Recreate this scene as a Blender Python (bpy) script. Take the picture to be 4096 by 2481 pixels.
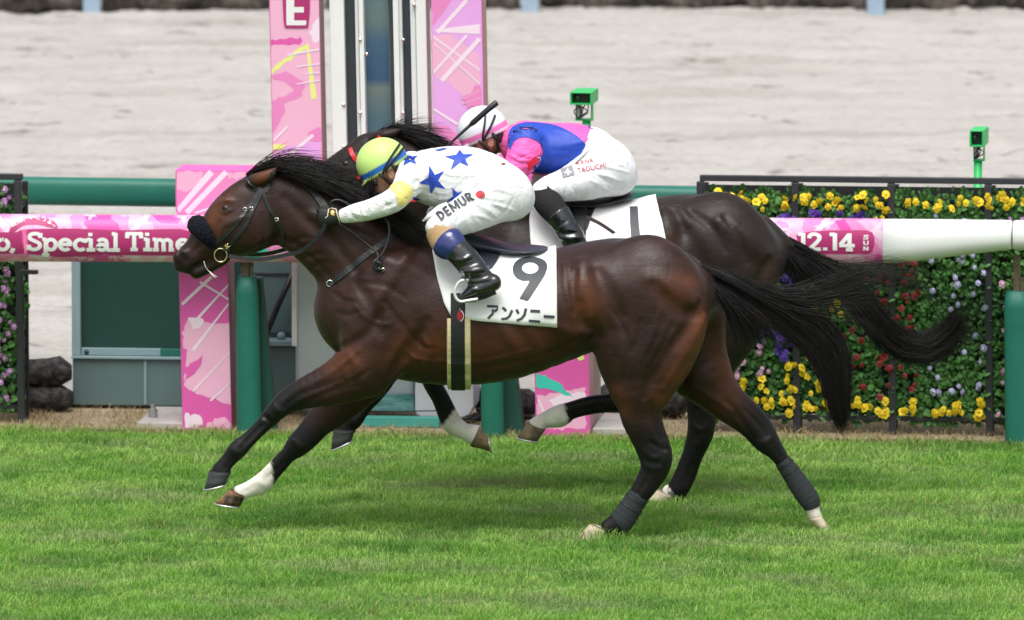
import bpy, bmesh, math, random
import numpy as np
from mathutils import Vector, Matrix
from mathutils.bvhtree import BVHTree

for _o in list(bpy.data.objects):
    bpy.data.objects.remove(_o)
scene = bpy.context.scene
COL = scene.collection
R = math.radians

# ------------------------------------------------------------------ camera, sky, sun, exposure
PITCH = R(7.0)
CAM = np.array([0.0, -50.0, 7.139])
FPX = 45600.0                       # focal length in photograph pixels (4096 wide)
cam_data = bpy.data.cameras.new('camera')
cam = bpy.data.objects.new('camera', cam_data)
COL.objects.link(cam)
cam.location = CAM
cam.rotation_euler = (math.pi / 2 - PITCH, 0, 0)
cam_data.sensor_width = 36.0
cam_data.lens = 36.0 * FPX / 4096.0
cam_data.clip_start = 1.0
cam_data.clip_end = 5000.0
cam_data.dof.use_dof = True
cam_data.dof.focus_distance = 50.2
cam_data.dof.aperture_fstop = 5.0
scene.camera = cam

SUN_EL, SUN_AZ = R(66), R(188)       # direction the light comes from (azimuth clockwise from +Y)
world = bpy.data.worlds.new('World')
scene.world = world
world.use_nodes = True
_nt = world.node_tree
_nt.nodes.clear()
_sky = _nt.nodes.new('ShaderNodeTexSky')
_sky.sky_type = 'NISHITA'
_sky.sun_disc = False
_sky.sun_elevation = SUN_EL
_sky.sun_rotation = SUN_AZ
_sky.air_density = 1.0
_sky.dust_density = 4.0
_sky.ozone_density = 1.0
_hsv = _nt.nodes.new('ShaderNodeHueSaturation')
_hsv.inputs['Saturation'].default_value = 0.30      # an even white cloud layer
_bg = _nt.nodes.new('ShaderNodeBackground')
_bg.inputs['Strength'].default_value = 0.11
_out = _nt.nodes.new('ShaderNodeOutputWorld')
_nt.links.new(_sky.outputs['Color'], _hsv.inputs['Color'])
_nt.links.new(_hsv.outputs['Color'], _bg.inputs['Color'])
_nt.links.new(_bg.outputs['Background'], _out.inputs['Surface'])

sun_data = bpy.data.lights.new('sun', 'SUN')
sun_data.energy = 1.5
sun_data.angle = R(35)
sun_data.color = (1.0, 0.98, 0.95)
sun = bpy.data.objects.new('sun', sun_data)
COL.objects.link(sun)
_sd = Vector((math.sin(SUN_AZ) * math.cos(SUN_EL), math.cos(SUN_AZ) * math.cos(SUN_EL), math.sin(SUN_EL)))
sun.rotation_euler = _sd.to_track_quat('Z', 'Y').to_euler()

vs = scene.view_settings
vs.view_transform = 'Standard'
vs.look = 'None'
vs.gamma = 1.0
vs.use_curve_mapping = False
vs.exposure = 0.82
scene.render.engine = 'CYCLES'
scene.cycles.use_denoising = True
scene.cycles.max_bounces = 6
scene.cycles.transparent_max_bounces = 8

# ------------------------------------------------------------------ photograph pixel -> point of the place at a known depth
_F = np.array([0, math.cos(PITCH), -math.sin(PITCH)])
_U = np.array([0, math.sin(PITCH), math.cos(PITCH)])
_Rt = np.array([1.0, 0, 0])


def ray(sx, sy):
    d = _F + _Rt * ((sx - 2048.0) / FPX) + _U * ((1240.5 - sy) / FPX)
    return d


def P(sx, sy, y):
    d = ray(sx, sy)
    return CAM + d * ((y - CAM[1]) / d[1])


def G(sx, sy):
    """where the sight line meets the ground"""
    d = ray(sx, sy)
    return CAM + d * (-CAM[2] / d[2])


Z = 1.663                           # photograph px per px of the overview


# ------------------------------------------------------------------ objects
OFF = {}


def empty(name, loc, label=None, cat=None, group=None):
    o = bpy.data.objects.new(name, None)
    o.empty_display_size = 0.1
    COL.objects.link(o)
    o.location = loc
    OFF[o] = np.array(loc, float)
    tag(o, label, cat, group)
    return o


def tag(o, label=None, cat=None, group=None, kind=None):
    if label: o['label'] = label
    if cat: o['category'] = cat
    if group: o['group'] = group
    if kind: o['kind'] = kind
    return o


def mesh_obj(name, verts, faces, mat, parent=None, smooth=True, base=None):
    """vertices in world coordinates; base = origin of a top-level mesh"""
    v = np.asarray(verts, float).reshape(-1, 3)
    off = OFF[parent] if parent is not None else (np.array(base, float) if base is not None else np.zeros(3))
    me = bpy.data.meshes.new(name)
    v = v - off
    if isinstance(faces, np.ndarray):
        me.vertices.add(len(v))
        me.vertices.foreach_set('co', v.astype(np.float32).ravel())
        n, m = faces.shape
        me.loops.add(n * m)
        me.loops.foreach_set('vertex_index', faces.astype(np.int32).ravel())
        me.polygons.add(n)
        me.polygons.foreach_set('loop_start', np.arange(0, n * m, m, dtype=np.int32))
        me.update(calc_edges=True)
    else:
        me.from_pydata([tuple(p) for p in v], [], faces)
        me.update()
    if smooth:
        me.polygons.foreach_set('use_smooth', np.ones(len(me.polygons), bool))
    if mat is not None:
        for m_ in (mat if isinstance(mat, (list, tuple)) else [mat]):
            me.materials.append(m_)
    o = bpy.data.objects.new(name, me)
    COL.objects.link(o)
    if parent is not None:
        o.parent = parent
    elif base is not None:
        o.location = base
    OFF[o] = off
    return o


class MB:
    """collects boxes, prisms and tubes (world coordinates) for one mesh"""
    def __init__(s):
        s.v = []; s.f = []

    def add(s, v, f):
        n = len(s.v)
        s.v.extend([tuple(p) for p in v])
        s.f.extend([tuple(i + n for i in q) for q in f])
        return s

    def box(s, x0, x1, y0, y1, z0, z1, lean=0.0):
        dx = lean * (z1 - z0)
        v = [(x0, y0, z0), (x1, y0, z0), (x1, y1, z0), (x0, y1, z0),
             (x0 + dx, y0, z1), (x1 + dx, y0, z1), (x1 + dx, y1, z1), (x0 + dx, y1, z1)]
        return s.add(v, [(0, 3, 2, 1), (4, 5, 6, 7), (0, 1, 5, 4), (1, 2, 6, 5), (2, 3, 7, 6), (3, 0, 4, 7)])

    def tube(s, pts, r, n=8, cap=True):
        pts = [np.array(p, float) for p in pts]
        rs = r if hasattr(r, '__len__') else [r] * len(pts)
        v = []; f = []
        prev = None
        for i, p in enumerate(pts):
            t = pts[min(i + 1, len(pts) - 1)] - pts[max(i - 1, 0)]
            t = t / (np.linalg.norm(t) + 1e-9)
            ref = np.array([0, 1.0, 0]) if abs(t[1]) < 0.9 else np.array([1.0, 0, 0])
            if prev is not None:
                ref = prev
            a = ref - t * ref.dot(t); a /= np.linalg.norm(a) + 1e-9
            prev = a
            b = np.cross(t, a)
            for k in range(n):
                q = 2 * math.pi * k / n
                v.append(p + rs[i] * (a * math.cos(q) + b * math.sin(q)))
        for i in range(len(pts) - 1):
            for k in range(n):
                k2 = (k + 1) % n
                f.append((i * n + k, i * n + k2, (i + 1) * n + k2, (i + 1) * n + k))
        if cap:
            f.append(tuple(range(n))[::-1]); f.append(tuple((len(pts) - 1) * n + k for k in range(n)))
        return s.add(v, f)

    def prism(s, poly, y0, y1):
        """poly: list of (x,z); extruded along y"""
        n = len(poly)
        v = [(x, y0, z) for x, z in poly] + [(x, y1, z) for x, z in poly]
        f = [tuple(range(n)), tuple(range(n, 2 * n))[::-1]]
        for i in range(n):
            j = (i + 1) % n
            f.append((j, i, i + n, j + n))
        return s.add(v, f)

    def build(s, name, mat, parent=None, smooth=False, base=None, bevel=0.0):
        o = mesh_obj(name, s.v, s.f, mat, parent, smooth, base)
        bm = bmesh.new(); bm.from_mesh(o.data)
        bmesh.ops.recalc_face_normals(bm, faces=bm.faces)
        if bevel:
            es = [e for e in bm.edges if len(e.link_faces) == 2 and e.calc_face_angle(0) > 0.6]
            bmesh.ops.bevel(bm, geom=es, offset=bevel, segments=2, affect='EDGES', profile=0.5)
        bm.to_mesh(o.data); bm.free()
        return o


# ------------------------------------------------------------------ materials
def ndo(nt, t, **kw):
    n = nt.nodes.new(t)
    for k, v in kw.items():
        setattr(n, k, v)
    return n


def pm(name, col, rough=0.5, spec=0.5, metal=0.0, var=0.0, vscale=8.0, col2=None, bump=0.0, bscale=60.0,
       coat=0.0, sheen=0.0, attr=None, stretch=(1, 1, 1), trans=0.0, rvar=0.0, bump2=0.0, b2scale=15.0, b2stretch=(1, 1, 1)):
    """Principled material with noise in the colour, the gloss and a fine relief"""
    m = bpy.data.materials.new(name)
    m.use_nodes = True
    nt = m.node_tree
    b = nt.nodes['Principled BSDF']
    b.inputs['Roughness'].default_value = rough
    b.inputs['Specular IOR Level'].default_value = spec
    b.inputs['Metallic'].default_value = metal
    b.inputs['Coat Weight'].default_value = coat
    b.inputs['Coat Roughness'].default_value = 0.12
    b.inputs['Sheen Weight'].default_value = sheen
    tc = ndo(nt, 'ShaderNodeTexCoord')
    mp = ndo(nt, 'ShaderNodeMapping')
    mp.inputs['Scale'].default_value = stretch
    nt.links.new(tc.outputs['Object'], mp.inputs['Vector'])
    c1 = tuple(col) + (1,)
    if attr:
        at = ndo(nt, 'ShaderNodeAttribute', attribute_name=attr)
        src = at.outputs['Color']
    else:
        rgb = ndo(nt, 'ShaderNodeRGB'); rgb.outputs[0].default_value = c1
        src = rgb.outputs[0]
    if var > 0 or col2 is not None:
        no = ndo(nt, 'ShaderNodeTexNoise')
        no.inputs['Scale'].default_value = vscale
        no.inputs['Detail'].default_value = 5.0
        no.inputs['Roughness'].default_value = 0.6
        nt.links.new(mp.outputs['Vector'], no.inputs['Vector'])
        if col2 is not None:
            rp = ndo(nt, 'ShaderNodeValToRGB')
            rp.color_ramp.elements[0].position = 0.38; rp.color_ramp.elements[0].color = (0, 0, 0, 1)
            rp.color_ramp.elements[1].position = 0.62; rp.color_ramp.elements[1].color = (1, 1, 1, 1)
            nt.links.new(no.outputs['Fac'], rp.inputs['Fac'])
            mx = ndo(nt, 'ShaderNodeMix', data_type='RGBA')
            nt.links.new(rp.outputs['Color'], mx.inputs['Factor'])
            nt.links.new(src, mx.inputs[6]); mx.inputs[7].default_value = tuple(col2) + (1,)
            src = mx.outputs[2]
        if var > 0:
            mr = ndo(nt, 'ShaderNodeMapRange')
            mr.inputs['From Min'].default_value = 0.25; mr.inputs['From Max'].default_value = 0.75
            mr.inputs['To Min'].default_value = 1 - var; mr.inputs['To Max'].default_value = 1 + var
            nt.links.new(no.outputs['Fac'], mr.inputs['Value'])
            vm = ndo(nt, 'ShaderNodeVectorMath', operation='SCALE')
            nt.links.new(src, vm.inputs[0]); nt.links.new(mr.outputs['Result'], vm.inputs['Scale'])
            src = vm.outputs['Vector']
        if rvar > 0:
            m2 = ndo(nt, 'ShaderNodeMapRange')
            m2.inputs['From Min'].default_value = 0.3; m2.inputs['From Max'].default_value = 0.7
            m2.inputs['To Min'].default_value = max(rough - rvar, 0.05); m2.inputs['To Max'].default_value = min(rough + rvar, 1)
            nt.links.new(no.outputs['Fac'], m2.inputs['Value'])
            nt.links.new(m2.outputs['Result'], b.inputs['Roughness'])
    nt.links.new(src, b.inputs['Base Color'])
    if bump > 0:
        n2 = ndo(nt, 'ShaderNodeTexNoise')
        n2.inputs['Scale'].default_value = bscale; n2.inputs['Detail'].default_value = 4.0
        nt.links.new(mp.outputs['Vector'], n2.inputs['Vector'])
        bp = ndo(nt, 'ShaderNodeBump')
        bp.inputs['Strength'].default_value = bump; bp.inputs['Distance'].default_value = 0.01
        nt.links.new(n2.outputs['Fac'], bp.inputs['Height'])
        if bump2 > 0:
            mp2 = ndo(nt, 'ShaderNodeMapping'); mp2.inputs['Scale'].default_value = b2stretch
            nt.links.new(tc.outputs['Object'], mp2.inputs['Vector'])
            n3 = ndo(nt, 'ShaderNodeTexNoise'); n3.inputs['Scale'].default_value = b2scale; n3.inputs['Detail'].default_value = 3.0
            n3.inputs['Distortion'].default_value = 0.6
            nt.links.new(mp2.outputs['Vector'], n3.inputs['Vector'])
            bq = ndo(nt, 'ShaderNodeBump'); bq.inputs['Strength'].default_value = bump2; bq.inputs['Distance'].default_value = 0.02
            nt.links.new(n3.outputs['Fac'], bq.inputs['Height']); nt.links.new(bq.outputs['Normal'], bp.inputs['Normal'])
        nt.links.new(bp.outputs['Normal'], b.inputs['Normal'])
    if trans > 0:
        tr = ndo(nt, 'ShaderNodeBsdfTranslucent')
        nt.links.new(src, tr.inputs['Color'])
        ms = ndo(nt, 'ShaderNodeMixShader'); ms.inputs[0].default_value = trans
        nt.links.new(b.outputs[0], ms.inputs[1]); nt.links.new(tr.outputs[0], ms.inputs[2])
        nt.links.new(ms.outputs[0], nt.nodes['Material Output'].inputs['Surface'])
    return m


def srgb(r, g, b):
    return tuple(((c / 255) / 12.92 if c <= 10 else ((c / 255 + 0.055) / 1.055) ** 2.4) for c in (r, g, b))
# ------------------------------------------------------------------ bodies: blended distance fields turned into one continuous mesh
def catmull(a, sub):
    a = np.asarray(a, float)
    if len(a) < 3 or sub < 2:
        return a
    p = np.vstack([2 * a[0] - a[1], a, 2 * a[-1] - a[-2]])
    out = []
    for i in range(1, len(p) - 2):
        for k in range(sub):
            t = k / sub
            out.append(0.5 * (2 * p[i] + (p[i + 1] - p[i - 1]) * t + (2 * p[i - 1] - 5 * p[i] + 4 * p[i + 1] - p[i + 2]) * t * t
                              + (3 * p[i] - p[i - 1] - 3 * p[i + 1] + p[i + 2]) * t ** 3))
    out.append(a[-1])
    return np.array(out)


def rib(p0, p1, b, y, ps=1.0):
    """cross-section from its two outline points (photograph px) at depth y, half-width b"""
    A = P(p0[0], p0[1], y); B = P(p1[0], p1[1], y)
    c = (A + B) / 2
    return [c[0], c[1], c[2], np.linalg.norm(A - B) / 2, b]


def ribs(rows, y0=0.0):
    return np.array([rib(r[0], r[1], r[2], y0 + (r[3] if len(r) > 3 else 0.0)) for r in rows])


class Field:
    def __init__(s, lo, hi, h):
        s.h = h
        s.lo = np.array(lo, float)
        s.n = np.ceil((np.array(hi) - s.lo) / h).astype(int) + 1
        s.ax = [(s.lo[i] + h * np.arange(s.n[i])).astype(np.float32) for i in range(3)]
        s.f = np.full(tuple(s.n), 0.3, np.float32)

    def _box(s, lo, hi):
        i0 = np.clip(np.floor((lo - s.lo) / s.h).astype(int), 0, s.n - 1)
        i1 = np.clip(np.ceil((hi - s.lo) / s.h).astype(int) + 1, 1, s.n)
        return i0, i1

    def chain_field(s, q, k, sub=3, grow=0.0, W=(0, 1, 0), cap=(1.0, 1.0)):
        q = catmull(q, sub)
        C = q[:, :3]; A = np.maximum(q[:, 3] + grow, 0.004); B = np.maximum(q[:, 4] + grow, 0.004)
        pad = np.maximum(A, B).max() + k + 0.03
        g0, g1 = s._box(C.min(0) - pad, C.max(0) + pad)
        if np.any(g1 <= g0):
            return None
        D = np.full(tuple(g1 - g0), 0.3, np.float32)
        W0 = np.array(W, float)
        for i in range(len(C) - 1):
            c0, c1 = C[i], C[i + 1]
            L = np.linalg.norm(c1 - c0)
            if L < 1e-6: continue
            T = (c1 - c0) / L
            Wd = W0 - T * W0.dot(T); Wd /= np.linalg.norm(Wd) + 1e-9
            N = np.cross(T, Wd)
            pd = max(A[i], A[i + 1], B[i], B[i + 1]) + k + 0.02
            i0, i1 = s._box(np.minimum(c0, c1) - pd, np.maximum(c0, c1) + pd)
            i0 = np.maximum(i0, g0); i1 = np.minimum(i1, g1)
            if np.any(i1 <= i0): continue
            x = (s.ax[0][i0[0]:i1[0]] - np.float32(c0[0]))[:, None, None]
            y = (s.ax[1][i0[1]:i1[1]] - np.float32(c0[1]))[None, :, None]
            z = (s.ax[2][i0[2]:i1[2]] - np.float32(c0[2]))[None, None, :]
            T, Wf, N = T.astype(np.float32), Wd.astype(np.float32), N.astype(np.float32)
            al = x * T[0] + y * T[1] + z * T[2]
            t = np.clip(al / np.float32(L), 0, 1)
            ov = al - t * np.float32(L)
            n = x * N[0] + y * N[1] + z * N[2]
            w = x * Wf[0] + y * Wf[1] + z * Wf[2]
            a = np.float32(A[i]) + np.float32(A[i + 1] - A[i]) * t
            b = np.float32(B[i]) + np.float32(B[i + 1] - B[i]) * t
            cs = 1.0
            if i == 0 and cap[0] != 1.0:
                c = np.where(ov < 0, a * np.float32(cap[0]), a)
            elif i == len(C) - 2 and cap[1] != 1.0:
                c = np.where(ov > 0, a * np.float32(cap[1]), a)
            else:
                c = a
            na, wb, oc = n / a, w / b, ov / c
            k0 = np.sqrt(na * na + wb * wb + oc * oc)
            k1 = np.sqrt((na / a) ** 2 + (wb / b) ** 2 + (oc / c) ** 2) + np.float32(1e-6)
            d = k0 * (k0 - 1) / k1
            sl = tuple(slice(i0[j] - g0[j], i1[j] - g0[j]) for j in range(3))
            np.minimum(D[sl], d, out=D[sl])
        return D, g0, g1

    def chain(s, q, k=0.03, op='add', **kw):
        r = s.chain_field(np.asarray(q, float), k, **kw)
        if r is None: return s
        D, g0, g1 = r
        v = s.f[g0[0]:g1[0], g0[1]:g1[1], g0[2]:g1[2]]
        if op == 'sub':
            D = -D
            h = np.clip(0.5 - 0.5 * (v - D) / k, 0, 1)
            v[...] = v + (D - v) * h + k * h * (1 - h)
        else:
            h = np.clip(0.5 + 0.5 * (v - D) / k, 0, 1)
            v[...] = v + (D - v) * h - k * h * (1 - h)
        return s

    def ball(s, c, r, k=0.02, op='add', **kw):
        """ellipsoid: c centre, r = (in-plane length half, in-plane thickness, y half) with direction"""
        c = np.array(c, float)
        d = np.array(kw.pop('axis', (1, 0, 0)), float); d /= np.linalg.norm(d)
        l = max(r[0] - r[1], 0.002)
        q = [list(c - d * l) + [r[1], r[2]], list(c + d * l) + [r[1], r[2]]]
        return s.chain(q, k, op, sub=1, **kw)

    def sample(s, p):
        q = (np.asarray(p) - s.lo) / s.h
        i = np.clip(np.floor(q).astype(int), 0, s.n - 2)
        t = q - i
        f = s.f
        def at(a, b, c): return f[i[..., 0] + a, i[..., 1] + b, i[..., 2] + c]
        tx, ty, tz = t[..., 0], t[..., 1], t[..., 2]
        return ((at(0, 0, 0) * (1 - tx) + at(1, 0, 0) * tx) * (1 - ty) + (at(0, 1, 0) * (1 - tx) + at(1, 1, 0) * tx) * ty) * (1 - tz) + \
               ((at(0, 0, 1) * (1 - tx) + at(1, 0, 1) * tx) * (1 - ty) + (at(0, 1, 1) * (1 - tx) + at(1, 1, 1) * tx) * ty) * tz

    def surf(s, sx, sy):
        """first point of the body on the sight line through a photograph pixel"""
        d = ray(sx, sy)
        ys = np.arange(s.ax[1][0], s.ax[1][-1] - s.h, s.h * 0.6)
        pts = CAM + d[None, :] * ((ys - CAM[1]) / d[1])[:, None]
        v = s.sample(pts)
        w = np.where(v < 0)[0]
        if len(w) == 0 or w[0] == 0: return None
        i = w[0]
        t = v[i - 1] / (v[i - 1] - v[i])
        return pts[i - 1] + (pts[i] - pts[i - 1]) * t

    def line(s, pts, r, depth, k=0.012, op='sub', sub=4):
        """groove (op sub) or ridge (op add) drawn on the side that faces the photograph"""
        pp = catmull(np.array(pts, float), sub)
        q = []
        m = len(pp)
        for j, (sx, sy) in enumerate(pp):
            h = s.surf(sx, sy)
            if h is None: continue
            e = 0.45 + 0.55 * math.sin(math.pi * (j + 0.5) / m)
            rr = r * e
            if op == 'sub':
                q.append([h[0], h[1] - rr + depth * e, h[2], rr, rr])
            else:
                q.append([h[0], h[1] + rr - depth * e, h[2], rr, rr])
        if len(q) > 1:
            s.chain(np.array(q), k, op, sub=1)
        return s

    def mesh(s, smooth=2, keep=None):
        f = s.f
        h = s.h
        neg = f < 0
        n0, n1, n2 = f.shape
        cnt = np.zeros((n0 - 1, n1 - 1, n2 - 1), np.int8)
        for a in (0, 1):
            for b in (0, 1):
                for c in (0, 1):
                    cnt += neg[a:n0 - 1 + a, b:n1 - 1 + b, c:n2 - 1 + c]
        act = (cnt > 0) & (cnt < 8)
        ii = np.argwhere(act)
        idx = np.full(act.shape, -1, np.int32)
        idx[act] = np.arange(len(ii), dtype=np.int32)
        acc = np.zeros((len(ii), 3)); num = np.zeros(len(ii))
        cor = [(a, b, c) for a in (0, 1) for b in (0, 1) for c in (0, 1)]
        for u in range(8):
            for v in range(u + 1, 8):
                cu, cv = np.array(cor[u]), np.array(cor[v])
                if np.abs(cu - cv).sum() != 1: continue
                fu = f[ii[:, 0] + cu[0], ii[:, 1] + cu[1], ii[:, 2] + cu[2]]
                fv = f[ii[:, 0] + cv[0], ii[:, 1] + cv[1], ii[:, 2] + cv[2]]
                m = (fu < 0) != (fv < 0)
                t = np.where(m, fu / np.where(m, fu - fv, 1), 0)
                acc += np.where(m[:, None], cu + (cv - cu) * t[:, None], 0); num += m
        V = s.lo + h * (ii + acc / num[:, None])
        Q = []
        for ax in range(3):
            sl0 = [slice(1, -1)] * 3; sl1 = [slice(1, -1)] * 3
            sl0[ax] = slice(0, -1); sl1[ax] = slice(1, None)
            A = neg[tuple(sl0)]; B = neg[tuple(sl1)]
            e = np.argwhere(A != B)
            fl = A[tuple(e.T)]
            o1, o2 = [(1, 2), (2, 0), (0, 1)][ax]
            base = e.copy()
            for j in range(3):
                if j != ax: base[:, j] += 1
            def g(d1, d2):
                q = base.copy(); q[:, o1] -= d1; q[:, o2] -= d2
                return idx[q[:, 0], q[:, 1], q[:, 2]]
            q = np.stack([g(1, 1), g(0, 1), g(0, 0), g(1, 0)], 1)
            q[~fl] = q[~fl][:, ::-1]
            Q.append(q)
        Q = np.vstack(Q)
        Q = Q[(Q >= 0).all(1)]
        for _ in range(smooth):
            sm = np.zeros_like(V); nn = np.zeros(len(V))
            for a, b in ((0, 1), (1, 2), (2, 3), (3, 0)):
                for u, v in ((Q[:, a], Q[:, b]), (Q[:, b], Q[:, a])):
                    for j in range(3):
                        sm[:, j] += np.bincount(u, V[v, j], len(V))
                    nn += np.bincount(u, minlength=len(V))
            V = V + 0.5 * (sm / np.maximum(nn, 1)[:, None] - V)
        return V, Q


def bvh_of(V, Q):
    return BVHTree.FromPolygons([tuple(p) for p in V], [tuple(int(i) for i in q) for q in Q])


def hit(bvh, sx, sy, off=0.0):
    """point and normal on a body under a photograph pixel"""
    d = Vector(ray(sx, sy)).normalized()
    loc, nor, i, dist = bvh.ray_cast(Vector(CAM) + d * 30, d)
    if loc is None: return None
    if nor.dot(d) > 0: nor = -nor
    return np.array(loc) + np.array(nor) * off, np.array(nor)


def set_attr(o, name, cols):
    a = o.data.color_attributes.new(name, 'FLOAT_COLOR', 'POINT')
    c = np.ones((len(o.data.vertices), 4), np.float32); c[:, :3] = cols
    a.data.foreach_set('color', c.ravel())
# ------------------------------------------------------------------ materials several things share
M_metal = pm('bright_metal', (0.85, 0.83, 0.78), rough=0.2, metal=1.0)
M_strap = pm('black_strap', (0.010, 0.010, 0.011), rough=0.55)
M_lens = pm('goggle_lens', (0.02, 0.022, 0.025), rough=0.08, spec=0.7, coat=0.5)

# ------------------------------------------------------------------ prints and patches laid on curved cloth
def fill2d(loops):
    bm = bmesh.new()
    for lp in loops:
        vs_ = [bm.verts.new((x, y, 0)) for x, y in lp]
        for i in range(len(vs_)):
            bm.edges.new((vs_[i], vs_[(i + 1) % len(vs_)]))
    bmesh.ops.triangle_fill(bm, use_beauty=True, use_dissolve=False, edges=bm.edges[:])
    return bm


def text2d(txt, bold=0.0, shear=0.0, space=1.0):
    cu = bpy.data.curves.new('lettering', 'FONT')
    cu.body = txt
    cu.size = 1.0
    cu.offset = bold
    cu.shear = shear
    cu.space_character = space
    cu.resolution_u = 4
    o = bpy.data.objects.new('lettering_tmp', cu)
    COL.objects.link(o)
    dg = bpy.context.evaluated_depsgraph_get()
    dg.update()
    me = bpy.data.meshes.new_from_object(o.evaluated_get(dg))
    bm = bmesh.new(); bm.from_mesh(me)
    bpy.data.objects.remove(o); bpy.data.curves.remove(cu); bpy.data.meshes.remove(me)
    return bm


def stroke2d(lines, w):
    """thick pen strokes as closed polygons (one loop list per stroke)"""
    bm = bmesh.new()
    for si, ln in enumerate(lines):
        zz = si * 1.2e-4
        ln = [np.array(p, float) for p in ln]
        Lf, Rt_ = [], []
        for i, p in enumerate(ln):
            t = ln[min(i + 1, len(ln) - 1)] - ln[max(i - 1, 0)]
            t /= np.linalg.norm(t) + 1e-9
            n = np.array([-t[1], t[0]]) * w / 2
            Lf.append(bm.verts.new((*(p + n), zz))); Rt_.append(bm.verts.new((*(p - n), zz)))
        for i in range(len(ln) - 1):
            bm.faces.new((Lf[i], Lf[i + 1], Rt_[i + 1], Rt_[i]))
    return bm


def grid_cut(bm, cell):
    vs_ = [v.co for v in bm.verts]
    if not vs_: return bm
    x0, x1 = min(v.x for v in vs_), max(v.x for v in vs_)
    y0, y1 = min(v.y for v in vs_), max(v.y for v in vs_)
    for k in range(1, int((x1 - x0) / cell) + 1):
        bmesh.ops.bisect_plane(bm, geom=bm.verts[:] + bm.edges[:] + bm.faces[:], plane_co=(x0 + k * cell, 0, 0), plane_no=(1, 0, 0))
    for k in range(1, int((y1 - y0) / cell) + 1):
        bmesh.ops.bisect_plane(bm, geom=bm.verts[:] + bm.edges[:] + bm.faces[:], plane_co=(0, y0 + k * cell, 0), plane_no=(0, 1, 0))
    return bm


def decal(name, bm, mat, parent, place, off=0.0015, thick=0.0, cell=10.0, xf=None, base=None):
    """bm: flat shape; xf maps its (x,y) to photograph px; place(sx,sy,off) gives the point on the cloth"""
    if xf is not None:
        for v in bm.verts:
            sx, sy = xf(v.co.x, v.co.y)
            v.co = (sx, sy, v.co.z)
    grid_cut(bm, cell)
    bm.verts.ensure_lookup_table()
    keep = {}
    V = []; Fc = []
    for v in bm.verts:
        h = place(v.co.x, v.co.y, off + v.co.z)
        if h is not None:
            keep[v] = len(V); V.append(h)
    for f in bm.faces:
        if all(v in keep for v in f.verts):
            ids = [keep[v] for v in f.verts]
            p = [V[i] for i in ids]
            n = np.cross(p[1] - p[0], p[2] - p[0])
            if n[1] > 0: ids = ids[::-1]
            Fc.append(tuple(ids))
    bm.free()
    o = mesh_obj(name, V, Fc, mat, parent, smooth=True, base=base)
    if thick:
        m = o.modifiers.new('thickness', 'SOLIDIFY'); m.thickness = thick; m.offset = -1
    return o


def placer(*bvhs):
    def f(sx, sy, off):
        best = None
        for b in bvhs:
            h = hit(b, sx, sy, off)
            if h is not None and (best is None or h[0][1] < best[1]): best = h[0]
        return best
    return f


def xf_text(ox, oy, size, ang, arc=0.0):
    """text units -> photograph px; angle up to the right in degrees, arc bends the line"""
    ca, sa = math.cos(R(ang)), math.sin(R(ang))
    def f(x, y):
        yy = y + arc * x * x
        return ox + size * (x * ca - yy * sa), oy - size * (x * sa + yy * ca)
    return f


# slab-serif and bold letters drawn with pen strokes; unit = cap height
def arc(cx, cy, rx, ry, a0, a1, n=14):
    return [(cx + rx * math.cos(R(a0 + (a1 - a0) * i / n)), cy + ry * math.sin(R(a0 + (a1 - a0) * i / n))) for i in range(n + 1)]


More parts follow.
